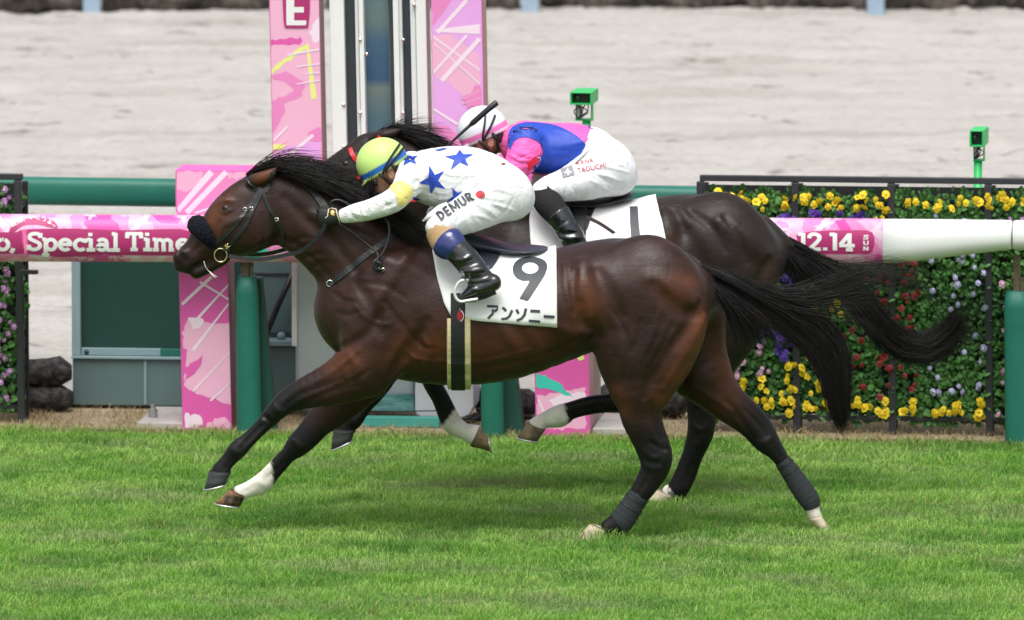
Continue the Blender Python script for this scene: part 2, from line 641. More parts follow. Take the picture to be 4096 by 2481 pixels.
SLAB = {
    'S': ([catmull([(.62, .74), (.55, .90), (.34, .945), (.13, .86), (.13, .66), (.34, .53), (.56, .40), (.58, .18), (.36, .055), (.14, .10), (.06, .28)], 4), [(.62, .98), (.62, .70)], [(.06, .02), (.06, .31)]], .74),
    'p': ([[(.13, -.30), (.13, .68)], arc(.38, .33, .23, .29, 0, 360, 20), [(-.03, .63), (.13, .63)], [(-.05, -.25), (.31, -.25)]], .72),
    'e': ([arc(.34, .33, .26, .29, 0, 318, 18), [(.10, .35), (.66, .35)]], .72),
    'c': ([arc(.34, .33, .26, .29, 45, 318, 16), [(.57, .68), (.57, .44)]], .66),
    'i': ([[(.18, .0), (.18, .68)], [(.0, .63), (.18, .63)], [(-.03, .05), (.39, .05)], [(.16, .82), (.16, 1.0)]], .44),
    'a': ([arc(.27, .20, .19, .16, 0, 360, 18), [(.50, .0), (.50, .45)], catmull([(.08, .52), (.20, .62), (.36, .63), (.47, .55), (.50, .42)], 3), [(.50, .05), (.70, .05)]], .74),
    'l': ([[(.18, .0), (.18, 1.0)], [(.0, .95), (.18, .95)], [(-.03, .05), (.39, .05)]], .44),
    'T': ([[(.0, .94), (.76, .94)], [(.05, .99), (.05, .68)], [(.71, .99), (.71, .68)], [(.38, .0), (.38, .90)], [(.20, .05), (.56, .05)]], .84),
    'm': ([[(.15, .0), (.15, .68)], [(.50, .0), (.50, .52)], [(.85, .0), (.85, .52)], arc(.325, .42, .175, .19, 0, 150, 10), arc(.675, .42, .175, .19, 0, 150, 10), [(-.02, .63), (.15, .63)], [(-.02, .05), (.28, .05)], [(.40, .05), (.62, .05)], [(.74, .05), (1.0, .05)]], 1.08),
    'o': ([arc(.34, .33, .26, .29, 0, 360, 20)], .70), ',': ([[(.14, .12), (.10, .0), (.02, -.14)]], .36),
    '1': ([[(.24, .0), (.24, .99)], [(.0, .93), (.24, .93)]], .44),
    '2': ([catmull([(.07, .70), (.12, .88), (.30, .94), (.50, .86), (.53, .68), (.40, .45), (.10, .10)], 4), [(.02, .07), (.60, .07)]], .70),
    '.': ([[(.10, .0), (.10, .17)]], .30), '4': ([[(.46, .0), (.46, .99)], [(.44, .92), (.05, .34)], [(.0, .29), (.70, .29)], [(.30, .05), (.62, .05)]], .74),
    'D': ([[(.08, .0), (.08, 1.0)], arc(.08, .5, .50, .43, 90, -90, 14)], .76), 'E': ([[(.08, .0), (.08, 1.0)], [(.08, .93), (.56, .93)], [(.08, .5), (.50, .5)], [(.08, .07), (.56, .07)]], .66),
    'M': ([[(.08, .0), (.08, 1.0)], [(.10, .97), (.46, .20), (.82, .97)], [(.84, .0), (.84, 1.0)]], 1.02), 'U': ([[(.08, 1.0), (.08, .35)] + arc(.36, .33, .28, .26, 180, 360, 10) + [(.64, 1.0)]], .80),
    'R': ([[(.08, .0), (.08, 1.0)], [(.08, .93)] + arc(.30, .71, .25, .22, 90, -90, 10) + [(.08, .49)], [(.32, .48), (.60, .0)]], .72),
    'N': ([[(.08, .0), (.08, 1.0)], [(.08, .95), (.58, .05)], [(.60, .0), (.60, 1.0)]], .76)}


def slab_text(txt, w, space=0.0):
    x = 0.0; out = []
    for ch in txt:
        if ch != ' ':
            for ln in SLAB[ch][0]: out.append([(x + p[0], p[1]) for p in ln])
        x += (SLAB[ch][1] if ch != ' ' else .4) + space
    return stroke2d(out, w)
# ------------------------------------------------------------------ the ground: turf, verge, sand track
FA = math.atan(-0.10)
FO = np.array([0.0, 3.30, 0.0])
FT = np.array([math.cos(FA), math.sin(FA), 0]); FN = np.array([-math.sin(FA), math.cos(FA), 0])


def L(sx, sy, w=0.0):
    """photograph pixel on the plane w metres behind the fence line -> (u, z) in the fence's own frame"""
    d = ray(sx, sy)
    t = (w + (FO - CAM).dot(FN)) / d.dot(FN)
    p = CAM + d * t
    return (p - FO).dot(FT), p[2]


def FW(u, w, z):
    return FO + FT * u + FN * w + np.array([0, 0, z])


class MF(MB):
    """MB whose coordinates are (u along the fence, w behind it, z)"""
    def build(s, name, mat, parent=None, **kw):
        s.v = [tuple(FW(*p)) for p in s.v]
        return MB.build(s, name, mat, parent, **kw)


def lump(name, pts_u, w, z, r, mat, parent=None, seed=0, base=None, amp=.18, n=18, sq=.85):
    """lumpy roll along the fence direction"""
    rng = np.random.RandomState(seed)
    u0, u1 = pts_u
    m = max(8, int((u1 - u0) / .045))
    V = []; Fc = []
    ph = rng.rand(8) * 6.28
    for i in range(m):
        u = u0 + (u1 - u0) * i / (m - 1)
        e = min(1, 9 * min(i, m - 1 - i) / m + .55)
        for k in range(n):
            q = 2 * math.pi * k / n
            rr = r * e * (1 + amp * (.5 * math.sin(u * 17 + ph[0] + 2 * math.sin(q + ph[1])) + .35 * math.sin(u * 41 + 3 * q + ph[2]) + .3 * math.sin(5 * q + u * 23 + ph[3]) + .25 * rng.randn()))
            V.append(FW(u, w + rr * math.cos(q), z + rr * sq * math.sin(q)))
    for i in range(m - 1):
        for k in range(n):
            Fc.append((i * n + k, i * n + (k + 1) % n, (i + 1) * n + (k + 1) % n, (i + 1) * n + k))
    Fc.append(tuple(range(n))[::-1]); Fc.append(tuple((m - 1) * n + k for k in range(n)))
    return mesh_obj(name, V, Fc, mat, parent, smooth=True, base=base)


def sheet(name, x0, x1, y0, y1, z, mat, kind='structure', skew=0.0):
    o = mesh_obj(name, [(x0, y0 + skew * 0, z), (x1, y0, z), (x1, y1 - .1 * x1 if skew else y1, z), (x0, y1 - .1 * x0 if skew else y1, z)], [(0, 1, 2, 3)], mat, None, smooth=False)
    return tag(o, kind=kind)


M_soil = pm('field', (0.10, 0.14, 0.05), rough=0.95, var=0.3, vscale=.6)
M_turf = pm('turf_soil', (0.070, 0.150, 0.022), rough=0.95, var=0.35, vscale=6, bump=0.5, bscale=60)
M_verge = pm('verge_soil', (0.33, 0.27, 0.18), rough=0.95, var=0.25, vscale=9, bump=0.6, bscale=50)
sheet('ground', -900, 900, -900, 900, -.05, M_soil)
tag(sheet('turf', -14, 14, -14, 3.45, 0.0, M_turf, skew=1), kind='structure')
V_ = [FW(-14, -.01, .004), FW(14, -.01, .004), FW(14, 1.3, .004), FW(-14, 1.3, .004)]
tag(mesh_obj('verge', V_, [(0, 1, 2, 3)], M_verge, None, smooth=False), kind='structure')


def noise2(x, y, seed, f0=1.0, oct_=4):
    rng = np.random.RandomState(seed)
    s_ = np.zeros_like(x); a = 1.0; f = f0; tot = 0
    for o_ in range(oct_):
        for _ in range(4):
            th = rng.rand() * 6.28; ph = rng.rand() * 6.28
            s_ += a * np.sin(f * (x * math.cos(th) + y * math.sin(th)) + ph + 1.3 * np.sin(.7 * f * (y * math.cos(th) - x * math.sin(th)) + ph))
        tot += a * 2; a *= .55; f *= 2.1
    return s_ / tot


# sand: raked, trodden, in long ripples across the picture
xs = np.concatenate([np.linspace(-60, -5.2, 12), np.linspace(-5, 5, 240), np.linspace(5.2, 60, 12)])
ys = np.concatenate([np.linspace(4.25, 9, 160), np.linspace(9.03, 24.6, 260)])
X, Y = np.meshgrid(xs, ys)
Hs = .026 * noise2(X * .35, Y * 2.2, 1, 1.6, 4) + .016 * noise2(X * 1.4, Y * 4.0, 2, 3.0, 3) + .009 * np.sin(Y * 22 + 1.2 * np.sin(X * .5) + .8 * noise2(X * .8, Y * .8, 6, 1.0, 2)) * (.4 + noise2(X * .3, Y * 1.2, 7, 1.0, 2)) + .016 * np.maximum(noise2(X * .35, Y * 2.4, 3, 1.8, 2), 0) + .006 * np.random.RandomState(4).randn(*X.shape)
holes = noise2(X * 1.6, Y * 1.9, 8, 2.6, 2)
Hs -= .022 * np.clip(holes - .45, 0, 1) * 2
ny, nx = X.shape
idx = np.arange(nx * ny).reshape(ny, nx)
Fq = np.stack([idx[:-1, :-1], idx[:-1, 1:], idx[1:, 1:], idx[1:, :-1]], -1).reshape(-1, 4)
def sand_material():
    m = bpy.data.materials.new('sand'); m.use_nodes = True
    nt = m.node_tree; b = nt.nodes['Principled BSDF']
    b.inputs['Roughness'].default_value = .95; b.inputs['Specular IOR Level'].default_value = .1
    tc = ndo(nt, 'ShaderNodeTexCoord')
    def noise(st, sc, det, ro):
        mp = ndo(nt, 'ShaderNodeMapping'); mp.inputs['Scale'].default_value = st; nt.links.new(tc.outputs['Object'], mp.inputs['Vector'])
        n = ndo(nt, 'ShaderNodeTexNoise'); n.inputs['Scale'].default_value = sc; n.inputs['Detail'].default_value = det; n.inputs['Roughness'].default_value = ro
        nt.links.new(mp.outputs['Vector'], n.inputs['Vector']); return n.outputs['Fac']
    def ramp(src, p0, p1):
        r = ndo(nt, 'ShaderNodeMapRange'); r.inputs['From Min'].default_value = p0; r.inputs['From Max'].default_value = p1
        nt.links.new(src, r.inputs['Value']); return r.outputs[0]
    def mix(f, a, c, k=1.0):
        if k != 1.0:
            mm = ndo(nt, 'ShaderNodeMath', operation='MULTIPLY'); mm.inputs[1].default_value = k; nt.links.new(f, mm.inputs[0]); f = mm.outputs[0]
        x = ndo(nt, 'ShaderNodeMix', data_type='RGBA'); nt.links.new(f, x.inputs['Factor'])
        if isinstance(a, tuple): x.inputs[6].default_value = a + (1,)
        else: nt.links.new(a, x.inputs[6])
        x.inputs[7].default_value = c + (1,); return x.outputs[2]
    c = mix(ramp(noise((.16, 2.2, 1), 1.5, 4, .55), .50, .66), (.445, .423, .395), (.29, .265, .235), .55)     # raked bands: shadow streaks painted into the colour
    c = mix(ramp(noise((1.3, 4.2, 1), 1.7, 3, .55), .61, .68), c, (.19, .175, .155), .85)                        # hoof pits, their shade painted as a darker tone
    c = mix(ramp(noise((3, 6, 1), 6, 4, .7), .45, .75), c, (.31, .295, .275), .6)
    c = mix(ramp(noise((1, 2.2, 1), 1.1, 3, .5), .55, .75), c, (.50, .49, .475), .45)
    nt.links.new(c, b.inputs['Base Color'])
    bp = ndo(nt, 'ShaderNodeBump'); bp.inputs['Strength'].default_value = .8; bp.inputs['Distance'].default_value = .03
    nt.links.new(noise((1.5, 3, 1), 9, 5, .7), bp.inputs['Height']); nt.links.new(bp.outputs[0], b.inputs['Normal'])
    return m
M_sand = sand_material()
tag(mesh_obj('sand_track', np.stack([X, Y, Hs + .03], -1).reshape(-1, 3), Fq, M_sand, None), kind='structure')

# ------------------------------------------------------------------ far side of the track: dark rock rolls and pale blue posts
M_rock = pm('dark_rock', (0.055, 0.048, 0.042), rough=0.9, var=0.5, vscale=14, col2=(0.13, 0.11, 0.09), bump=1.0, bscale=40)
M_bpost = pm('pale_blue_paint', (0.30, 0.40, 0.50), rough=0.5, var=0.1)
def far_x(sx): return float(P(sx, 20, 23.9)[0])
for i, (a, b, lb) in enumerate(((-300, 335, 'leftmost'), (405, 1250, 'second'), (1300, 2080, 'third'), (2160, 3465, 'fourth'), (3535, 4500, 'rightmost'))):
    rng = np.random.RandomState(60 + i)
    x0, x1 = far_x(a), far_x(b)
    V = []; Fc = []; m = int((x1 - x0) / .05); n = 14
    for j in range(m):
        x = x0 + (x1 - x0) * j / (m - 1)
        for k in range(n):
            q = 2 * math.pi * k / n
            rr = .2 * (1 + .16 * math.sin(x * 11 + 2 * math.sin(q * 2)) + .10 * math.sin(x * 27 + 4 * q) + .10 * rng.randn())
            V.append((x, 24.05 + rr * math.cos(q), .17 + rr * math.sin(q)))
    for j in range(m - 1):
        for k in range(n):
            Fc.append((j * n + k, j * n + (k + 1) % n, (j + 1) * n + (k + 1) % n, (j + 1) * n + k))
    Fc.append(tuple(range(n))); Fc.append(tuple((m - 1) * n + k for k in range(n)))
    o = mesh_obj('rock_roll', V, Fc, M_rock, None, smooth=True, base=(x0, 24.05, 0))
    tag(o, f'{lb} dark rock roll from the left along the far edge of the sand', 'rock roll', 'rock rolls along the far edge of the sand')
for sx, lb in ((370, 'left'), (2120, 'middle'), (3500, 'right')):
    x = far_x(sx)
    o = MB().box(x - .055, x + .055, 23.72, 23.83, 0, 1.1).build('edge_post', M_bpost, None, base=(x, 23.78, 0), bevel=.006)
    tag(o, f'pale blue post at the top edge of the sand, {lb} one of three', 'post', 'pale blue posts beyond the sand')

# ------------------------------------------------------------------ pink print of the finish arch and the rail
def pink_print(name, scale, seed, stripes=1.0):
    m = bpy.data.materials.new(name); m.use_nodes = True
    nt = m.node_tree; b = nt.nodes['Principled BSDF']
    b.inputs['Roughness'].default_value = .42; b.inputs['Specular IOR Level'].default_value = .4
    tc = ndo(nt, 'ShaderNodeTexCoord'); mp = ndo(nt, 'ShaderNodeMapping')
    mp.inputs['Location'].default_value = (seed * 3.7, seed * 1.3, seed * 2.1)
    nt.links.new(tc.outputs['Object'], mp.inputs['Vector'])
    def noise(sc, det=3, rough=.5, dist=0.0):
        n = ndo(nt, 'ShaderNodeTexNoise'); n.inputs['Scale'].default_value = sc; n.inputs['Detail'].default_value = det
        n.inputs['Roughness'].default_value = rough; n.inputs['Distortion'].default_value = dist
        nt.links.new(mp.outputs['Vector'], n.inputs['Vector']); return n.outputs['Fac']
    def ramp(src, stops, mode='CONSTANT'):
        r = ndo(nt, 'ShaderNodeValToRGB'); cr = r.color_ramp; cr.interpolation = mode
        cr.elements[0].position = stops[0][0]; cr.elements[0].color = tuple(stops[0][1]) + (1,)
        cr.elements[1].position = stops[1][0]; cr.elements[1].color = tuple(stops[1][1]) + (1,)
        for p_, c in stops[2:]:
            e = cr.elements.new(p_); e.color = tuple(c) + (1,)
        nt.links.new(src, r.inputs['Fac']); return r.outputs['Color']
    def mix(f, a, c):
        x = ndo(nt, 'ShaderNodeMix', data_type='RGBA')
        nt.links.new(f, x.inputs['Factor']); nt.links.new(a, x.inputs[6])
        if isinstance(c, tuple): x.inputs[7].default_value = c + (1,)
        else: nt.links.new(c, x.inputs[7])
        return x.outputs[2]
    base = ramp(noise(1.9 * scale, 5, .55, .6), [(0, (.72, .08, .36)), (.40, (.80, .24, .50)), (.50, (.84, .42, .62)), (.58, (.74, .32, .70)), (.66, (.82, .16, .46))])
    # brushed edges
    br = ramp(noise(5.2 * scale, 6, .7, .3), [(0, (0, 0, 0)), (.60, (1, 1, 1))])
    base = mix(br, base, (.86, .50, .68))
    # crossing light streaks
    sep = ndo(nt, 'ShaderNodeSeparateXYZ'); nt.links.new(mp.outputs['Vector'], sep.inputs[0])
    for sl, fr, ph, th in ((1.0, 4.2, .3, .955), (-.9, 2.7, 1.9, .965), (.55, 1.7, .9, .97)):
        a = ndo(nt, 'ShaderNodeMath', operation='MULTIPLY_ADD'); a.inputs[1].default_value = -sl
        nt.links.new(sep.outputs[0], a.inputs[0]); nt.links.new(sep.outputs[2], a.inputs[2])
        k = ndo(nt, 'ShaderNodeMath', operation='MULTIPLY_ADD'); k.inputs[1].default_value = fr * 6.28 * scale * .6; k.inputs[2].default_value = ph
        nt.links.new(a.outputs[0], k.inputs[0])
        s_ = ndo(nt, 'ShaderNodeMath', operation='SINE'); nt.links.new(k.outputs[0], s_.inputs[0])
        g = ndo(nt, 'ShaderNodeMath', operation='GREATER_THAN'); g.inputs[1].default_value = th - .03
        nt.links.new(s_.outputs[0], g.inputs[0])
        nm = ndo(nt, 'ShaderNodeMath', operation='GREATER_THAN'); nm.inputs[1].default_value = .47
        nt.links.new(noise(1.2 * scale + ph, 1), nm.inputs[0])
        mu = ndo(nt, 'ShaderNodeMath', operation='MULTIPLY'); nt.links.new(g.outputs[0], mu.inputs[0]); nt.links.new(nm.outputs[0], mu.inputs[1])
        m3 = ndo(nt, 'ShaderNodeMath', operation='MULTIPLY'); m3.inputs[1].default_value = .75 * stripes
        nt.links.new(mu.outputs[0], m3.inputs[0])
        base = mix(m3.outputs[0], base, (.86, .66, .80))
    ye = ramp(noise(2.6 * scale + 1.1, 2, .4, 1.2), [(0, (0, 0, 0)), (.705, (1, 1, 1))])
    base = mix(ye, base, (.80, .84, .25))
    te = ramp(noise(2.3 * scale + .4, 3, .5, .8), [(0, (1, 1, 1)), (.285, (0, 0, 0))])
    base = mix(te, base, (.06, .56, .46))
    nt.links.new(base, b.inputs['Base Color'])
    return m


M_pink = pm('hot_pink_sheet', (.74, .11, .41), rough=.42, spec=.4, var=.05, vscale=6)
M_pink_rail = pink_print('pink_rail_print', 1.5, 4, .9)
M_pinkedge = pm('dusty_pink_edge', (.46, .24, .25), rough=.5, var=.1)
M_wpaint = pm('white_paint', (.80, .80, .79), rough=.35, spec=.5, var=.03, vscale=3)
M_magenta = pm('dark_magenta_print', (.42, .025, .15), rough=.5)
M_white_ink = pm('white_print', (.82, .80, .80), rough=.5)
M_green = pm('green_paint', (.012, .135, .095), rough=.5, spec=.4, var=.12, vscale=9, bump=.05)
M_dgreen = pm('dark_green_pad', (.008, .060, .042), rough=.6, var=.15, vscale=8)

# ------------------------------------------------------------------ finish arch
LEAN = -.02
u0, zt = L(702, 679, 0); u1, _ = L(2372, 700, 0)
arch = empty('finish_arch', tuple(FW((u0 + u1) / 2, .12, 0)), 'pink printed finish arch with two tall pillars behind the running rail', 'finish arch')
def slab(sx0, sx1, z0, z1, w0, w1, name, sy, parent, mat=M_pink, edge=M_pinkedge, lean=LEAN):
    a = L(sx0, sy, w0)[0]; b = L(sx1, sy, w0)[0]
    o = MF().box(a, b, w0, w1, z0, z1, lean).build(name, [mat, edge], parent)
    for p_ in o.data.polygons:
        if p_.normal.x > .7: p_.material_index = 1
    m = o.modifiers.new('edge', 'BEVEL'); m.width = .004; m.segments = 2
    return o
slab(730, 928, 0.0, zt - .205, .0, .23, 'pillar', 1721, arch)
slab(2143, 2362, 0.0, zt - .205, .0, .23, 'pillar', 1735, arch)
bm_ = MF().box(u0, u1, -.004, .235, zt - .20, zt).build('beam', [M_pink, M_pinkedge], arch, bevel=.005)
pa = slab(1091, 1291, zt + .002, 3.2, .03, .22, 'tall_pillar', 650, arch)
pb = slab(1737, 1942, zt + .002, 3.2, .03, .22, 'tall_pillar', 650, arch)
PCOL = {k: pm('print_' + k, c, rough=.42, spec=.4, var=.04, vscale=6) for k, c in dict(hot_pink=(.74, .11, .41), mid_pink=(.80, .25, .53), light_pink=(.85, .44, .62), pale_pink=(.88, .70, .82),
        lilac=(.78, .38, .78), yellow=(.80, .82, .26), teal=(.06, .56, .46)).items()}
def streak(x0, y0, x1, y1, w):
    a = np.array([x1 - x0, y1 - y0], float); a /= np.linalg.norm(a); n = np.array([-a[1], a[0]]) * w / 2
    return [(x0 + n[0], y0 + n[1]), (x1 + n[0], y1 + n[1]), (x1 - n[0], y1 - n[1]), (x0 - n[0], y0 - n[1])]
def rough_edge(poly, seed, amp=5.0):
    rng = np.random.RandomState(seed); out = []
    for i in range(len(poly)):
        a, b = np.array(poly[i], float), np.array(poly[(i + 1) % len(poly)], float)
        m = max(1, int(np.linalg.norm(b - a) / 14))
        for k in range(m):
            p = a + (b - a) * k / m
            out.append(tuple(p + (rng.randn(2) * amp * .5 if k else 0)))
    return out
def panel_print(parent, w, x0, x1, shapes):
    '''flat print on a panel: shapes in photograph px, kept inside the panel'''
    lim = lambda y: (x0(y) + 3, x1(y) - 3)
    for i, (c, poly, r_) in enumerate(shapes):
        if r_: poly = rough_edge(poly, i, r_)
        poly = [(min(max(x, lim(y)[0]), lim(y)[1]), y) for x, y in poly]
        try:
            decal('print_shape', fill2d([poly]), PCOL[c], parent, lambda sx, sy, o: FW(*(lambda q: (q[0], w - o, q[1]))(L(sx, sy, w))), off=.0008 + .00018 * i, cell=4000)
        except Exception as e:
            print('print shape skipped', i, e)
z2 = lambda Lq: [(1000 + x / 2.132, y / 2.132) for x, y in Lq]
t2 = lambda Lq: [(1200 + x / 2, 1300 + y / 2) for x, y in Lq]
S_ = lambda x0, y0, x1, y1, w: streak(x0, y0, x1, y1, w)
panel_print(arch.children[0], .0, lambda y: 709 + (y - 680) * .0202, lambda y: 907 + (y - 680) * .0202, [
    ('light_pink', [(752, 1275), (800, 1290), (928, 1296), (928, 1622), (830, 1590), (760, 1562), (735, 1540), (746, 1420), (726, 1330)], 7),
    ('pale_pink', [(752, 1270), (815, 1280), (800, 1310), (770, 1318)], 6), ('pale_pink', [(742, 1650), (800, 1662), (812, 1700), (770, 1716), (738, 1716)], 9), ('light_pink', [(830, 1690), (900, 1668), (926, 1700), (924, 1716), (820, 1716)], 9),
    ('pale_pink', S_(728, 1218, 846, 1108, 12), 0), ('pale_pink', S_(800, 1128, 918, 1198, 9), 0), ('pale_pink', S_(765, 1302, 922, 1140, 12), 0), ('pale_pink', S_(772, 1402, 924, 1215, 13), 0), ('pale_pink', S_(772, 1566, 926, 1410, 8), 0), ('pale_pink', S_(842, 1604, 926, 1532, 8), 0),
    ('hot_pink', [(738, 1470), (790, 1440), (812, 1420), (800, 1465), (770, 1500), (742, 1520)], 8)])
panel_print(bm_, -.004, lambda y: 704, lambda y: 1100, [
    ('mid_pink', [(704, 684), (1080, 690), (1080, 862), (704, 858)], 0), ('light_pink', [(706, 690), (812, 694), (802, 738), (736, 768), (708, 760)], 9), ('light_pink', [(905, 690), (985, 692), (980, 712), (915, 716)], 7),
    ('pale_pink', S_(708, 842, 846, 688, 26), 0), ('pale_pink', S_(746, 852, 905, 688, 22), 0), ('pale_pink', S_(780, 852, 900, 815, 8), 0)])
panel_print(pa, .03, lambda y: 1077 + y * .0205, lambda y: 1278 + y * .0205, [
    ('light_pink', [(1060, 0), (1300, 0), (1300, 640), (1060, 640)], 0), ('pale_pink', [(1235, 130), (1280, 60), (1290, 150), (1262, 172)], 8), ('hot_pink', z2([(170, 338), (300, 335), (430, 315), (450, 350), (420, 385), (270, 380), (172, 392)]), 6),
    ('yellow', z2([(168, 600), (390, 430), (500, 372), (505, 400), (400, 470), (180, 640)]), 4), ('yellow', z2([(478, 380), (502, 390), (570, 838), (522, 850)]), 0),
    ('mid_pink', z2([(175, 650), (300, 605), (450, 690), (472, 745), (420, 832), (285, 888), (302, 932), (205, 1130), (190, 1120), (190, 860), (380, 770), (300, 700)]), 6), ('mid_pink', z2([(490, 1130), (600, 1080), (604, 1208), (512, 1200)]), 5),
    ('lilac', z2([(196, 1318), (350, 1242), (605, 1208), (606, 1372), (200, 1372)]), 4), ('pale_pink', z2(S_(300, 1350, 540, 1150, 28)), 0), ('pale_pink', z2(S_(200, 1200, 320, 1080, 20)), 0), ('pale_pink', z2(S_(320, 470, 590, 422, 16)), 0), ('pale_pink', z2(S_(400, 570, 595, 545, 12)), 0),
    ('pale_pink', z2(S_(400, 718, 600, 685, 12)), 0), ('pale_pink', z2(S_(480, 632, 595, 620, 10)), 0), ('yellow', z2([(196, 1228), (310, 1235), (280, 1270), (200, 1280)]), 4)])
panel_print(pb, .03, lambda y: 1722 + y * .0205, lambda y: 1928 + y * .0205, [
    ('lilac', [(1700, 0), (1950, 0), (1950, 640), (1700, 640)], 0), ('mid_pink', z2([(1545, 0), (1720, 0), (1650, 110), (1560, 225)]), 4), ('light_pink', z2([(1560, 300), (1720, 300), (1960, 480), (1975, 950), (1800, 800), (1640, 690), (1555, 640)]), 5),
    ('lilac', z2([(1555, 700), (1680, 690), (1800, 800), (1830, 960), (1700, 1060), (1560, 1040)]), 3), ('mid_pink', z2([(1560, 1060), (1700, 1082), (1790, 1190), (1800, 1340), (1560, 1340)]), 4),
    ('pale_pink', z2([(1560, 255), (1960, 205), (1960, 292), (1620, 275)]), 0), ('pale_pink', z2(S_(1600, 280, 1850, 0, 34)), 0), ('pale_pink', z2(S_(1560, 312, 1960, 600, 16)), 0), ('pale_pink', z2(S_(1560, 622, 1850, 300, 26)), 0), ('pale_pink', z2(S_(1635, 690, 1960, 330, 40)), 0),
    ('pale_pink', z2(S_(1570, 372, 1960, 715, 12)), 0), ('pale_pink', z2(S_(1560, 930, 1770, 1060, 26)), 0), ('mid_pink', z2([(1960, 730), (1975, 880), (1850, 930), (1790, 830), (1900, 780)]), 12), ('light_pink', z2(S_(1800, 850, 1965, 770, 8)), 0), ('light_pink', z2(S_(1810, 890, 1970, 830, 8)), 0)])
panel_print(arch.children[1], .0, lambda y: 2124 + (y - 680) * .0202, lambda y: 2344 + (y - 680) * .0202, [
    ('light_pink', t2([(1888, 560), (2050, 545), (2130, 522), (2282, 498), (2290, 868), (1888, 868)]), 8), ('pale_pink', t2([(1990, 600), (2120, 560), (2280, 540), (2285, 700), (2050, 690)]), 8), ('hot_pink', t2([(1888, 830), (2040, 838), (2180, 825), (2290, 832), (2290, 868), (1888, 868)]), 6),
    ('teal', t2([(1890, 388), (1990, 428), (2100, 480), (2190, 592), (2100, 552), (1980, 512), (1890, 492)]), 9), ('pale_pink', t2(S_(1910, 600, 1960, 720, 18)), 0), ('yellow', t2([(2215, 262), (2268, 238), (2275, 275), (2235, 288)]), 5)])
wl = lambda sx, sy, o: FW(*(lambda q: (q[0], .03 - o, q[1]))(L(sx, sy, .03)))
eb = decal('letter_plate', fill2d([catmull(np.array([(1128, -60), (1180, -75), (1232, -60), (1240, 20), (1234, 100), (1222, 112), (1160, 112), (1138, 104), (1132, 30)], float), 3)]), M_magenta, pa, wl, off=.0045, cell=400)
decal('letter', fill2d([[(1145, -42), (1222, -42), (1222, -20), (1178, -20), (1177, 28), (1216, 28), (1216, 50), (1177, 50), (1177, 82), (1226, 82), (1225, 101), (1146, 101)]]), M_white_ink, eb, wl, off=.0052, cell=400)

# ------------------------------------------------------------------ slit mast with mirror glass, standing behind the arch
mast = empty('finish_mast', tuple(FW(L(1540, 1600, .5)[0], .5, 0)), 'white finish line mast with dark strips and a tall glass slit', 'mast')
def mbox(sx0, sx1, w0, w1, z0, z1, name, mat, parent=None, bevel=.004):
    a = L(sx0, 300, w0)[0]; b = L(sx1, 300, w0)[0]
    return MF().box(a, b, w0, w1, z0, z1, LEAN).build(name, mat, parent or mast, bevel=bevel)
M_dstrip = pm('dark_rubber_strip', (.035, .042, .05), rough=.5, var=.1)
M_gpaint = pm('light_grey_paint', (.72, .72, .72), rough=.45, var=.06)
zb_ = 1.252
mbox(1331, 1388, .06, .24, zb_, 3.3, 'column', M_wpaint)
mbox(1389, 1431, .11, .22, zb_, 3.3, 'dark_strip', M_dstrip)
mbox(1432, 1446, .08, .22, zb_, 3.3, 'column', M_gpaint)
mbox(1447, 1466, .06, .24, zb_, 3.3, 'column', M_wpaint)
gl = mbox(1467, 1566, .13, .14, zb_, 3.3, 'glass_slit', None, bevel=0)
mg = bpy.data.materials.new('mirror_glass'); mg.use_nodes = True
nb = mg.node_tree.nodes['Principled BSDF']; nt_ = mg.node_tree
nb.inputs['Roughness'].default_value = .25; nb.inputs['Specular IOR Level'].default_value = .6
tc_ = ndo(nt_, 'ShaderNodeTexCoord'); sp_ = ndo(nt_, 'ShaderNodeSeparateXYZ'); nt_.links.new(tc_.outputs['Object'], sp_.inputs[0])
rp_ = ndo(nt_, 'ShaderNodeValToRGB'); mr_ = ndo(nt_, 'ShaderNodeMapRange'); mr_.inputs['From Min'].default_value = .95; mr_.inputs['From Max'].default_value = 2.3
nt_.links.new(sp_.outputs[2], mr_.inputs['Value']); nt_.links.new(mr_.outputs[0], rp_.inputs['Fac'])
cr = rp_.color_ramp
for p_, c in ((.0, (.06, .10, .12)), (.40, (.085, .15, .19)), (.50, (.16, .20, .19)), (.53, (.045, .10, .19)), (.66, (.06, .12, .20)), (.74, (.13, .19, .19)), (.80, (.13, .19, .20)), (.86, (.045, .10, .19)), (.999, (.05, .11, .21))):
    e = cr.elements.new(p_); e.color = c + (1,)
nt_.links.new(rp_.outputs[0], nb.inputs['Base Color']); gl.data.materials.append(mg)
mbox(1567, 1583, .08, .22, zb_, 3.3, 'dark_strip', M_dstrip)
mbox(1584, 1606, .06, .24, zb_, 3.3, 'column', M_wpaint)
mbox(1607, 1620, .08, .22, zb_, 3.3, 'column', M_gpaint)
mbox(1621, 1652, .11, .22, zb_, 3.3, 'dark_strip', M_dstrip)
mbox(1653, 1674, .08, .22, zb_, 3.3, 'column', M_gpaint)
mbox(1675, 1717, .06, .24, zb_, 3.3, 'column', M_wpaint)
for sx, sy in ((1374, 588), (1374, 420), (1440, 160), (1440, 452), (1612, 160), (1612, 452), (1466, 217), (1655, 20)):
    u, z = L(sx, sy, .05)
    MF().tube([(u, .052, z), (u, .085, z)], .008, 8).build('bolt', M_metal, mast, smooth=True)
M_silver = pm('silver_sheet', (.52, .57, .62), rough=.38, metal=.25, var=.08, vscale=3)
a0, a1 = L(1180, 1300, .42)[0], L(1655, 1300, .42)[0]
MF().box(a0, a1, .42, .75, .10, .96).build('mast_base', M_silver, mast, bevel=.02)
a = L(1178, 1300, .40)[0]
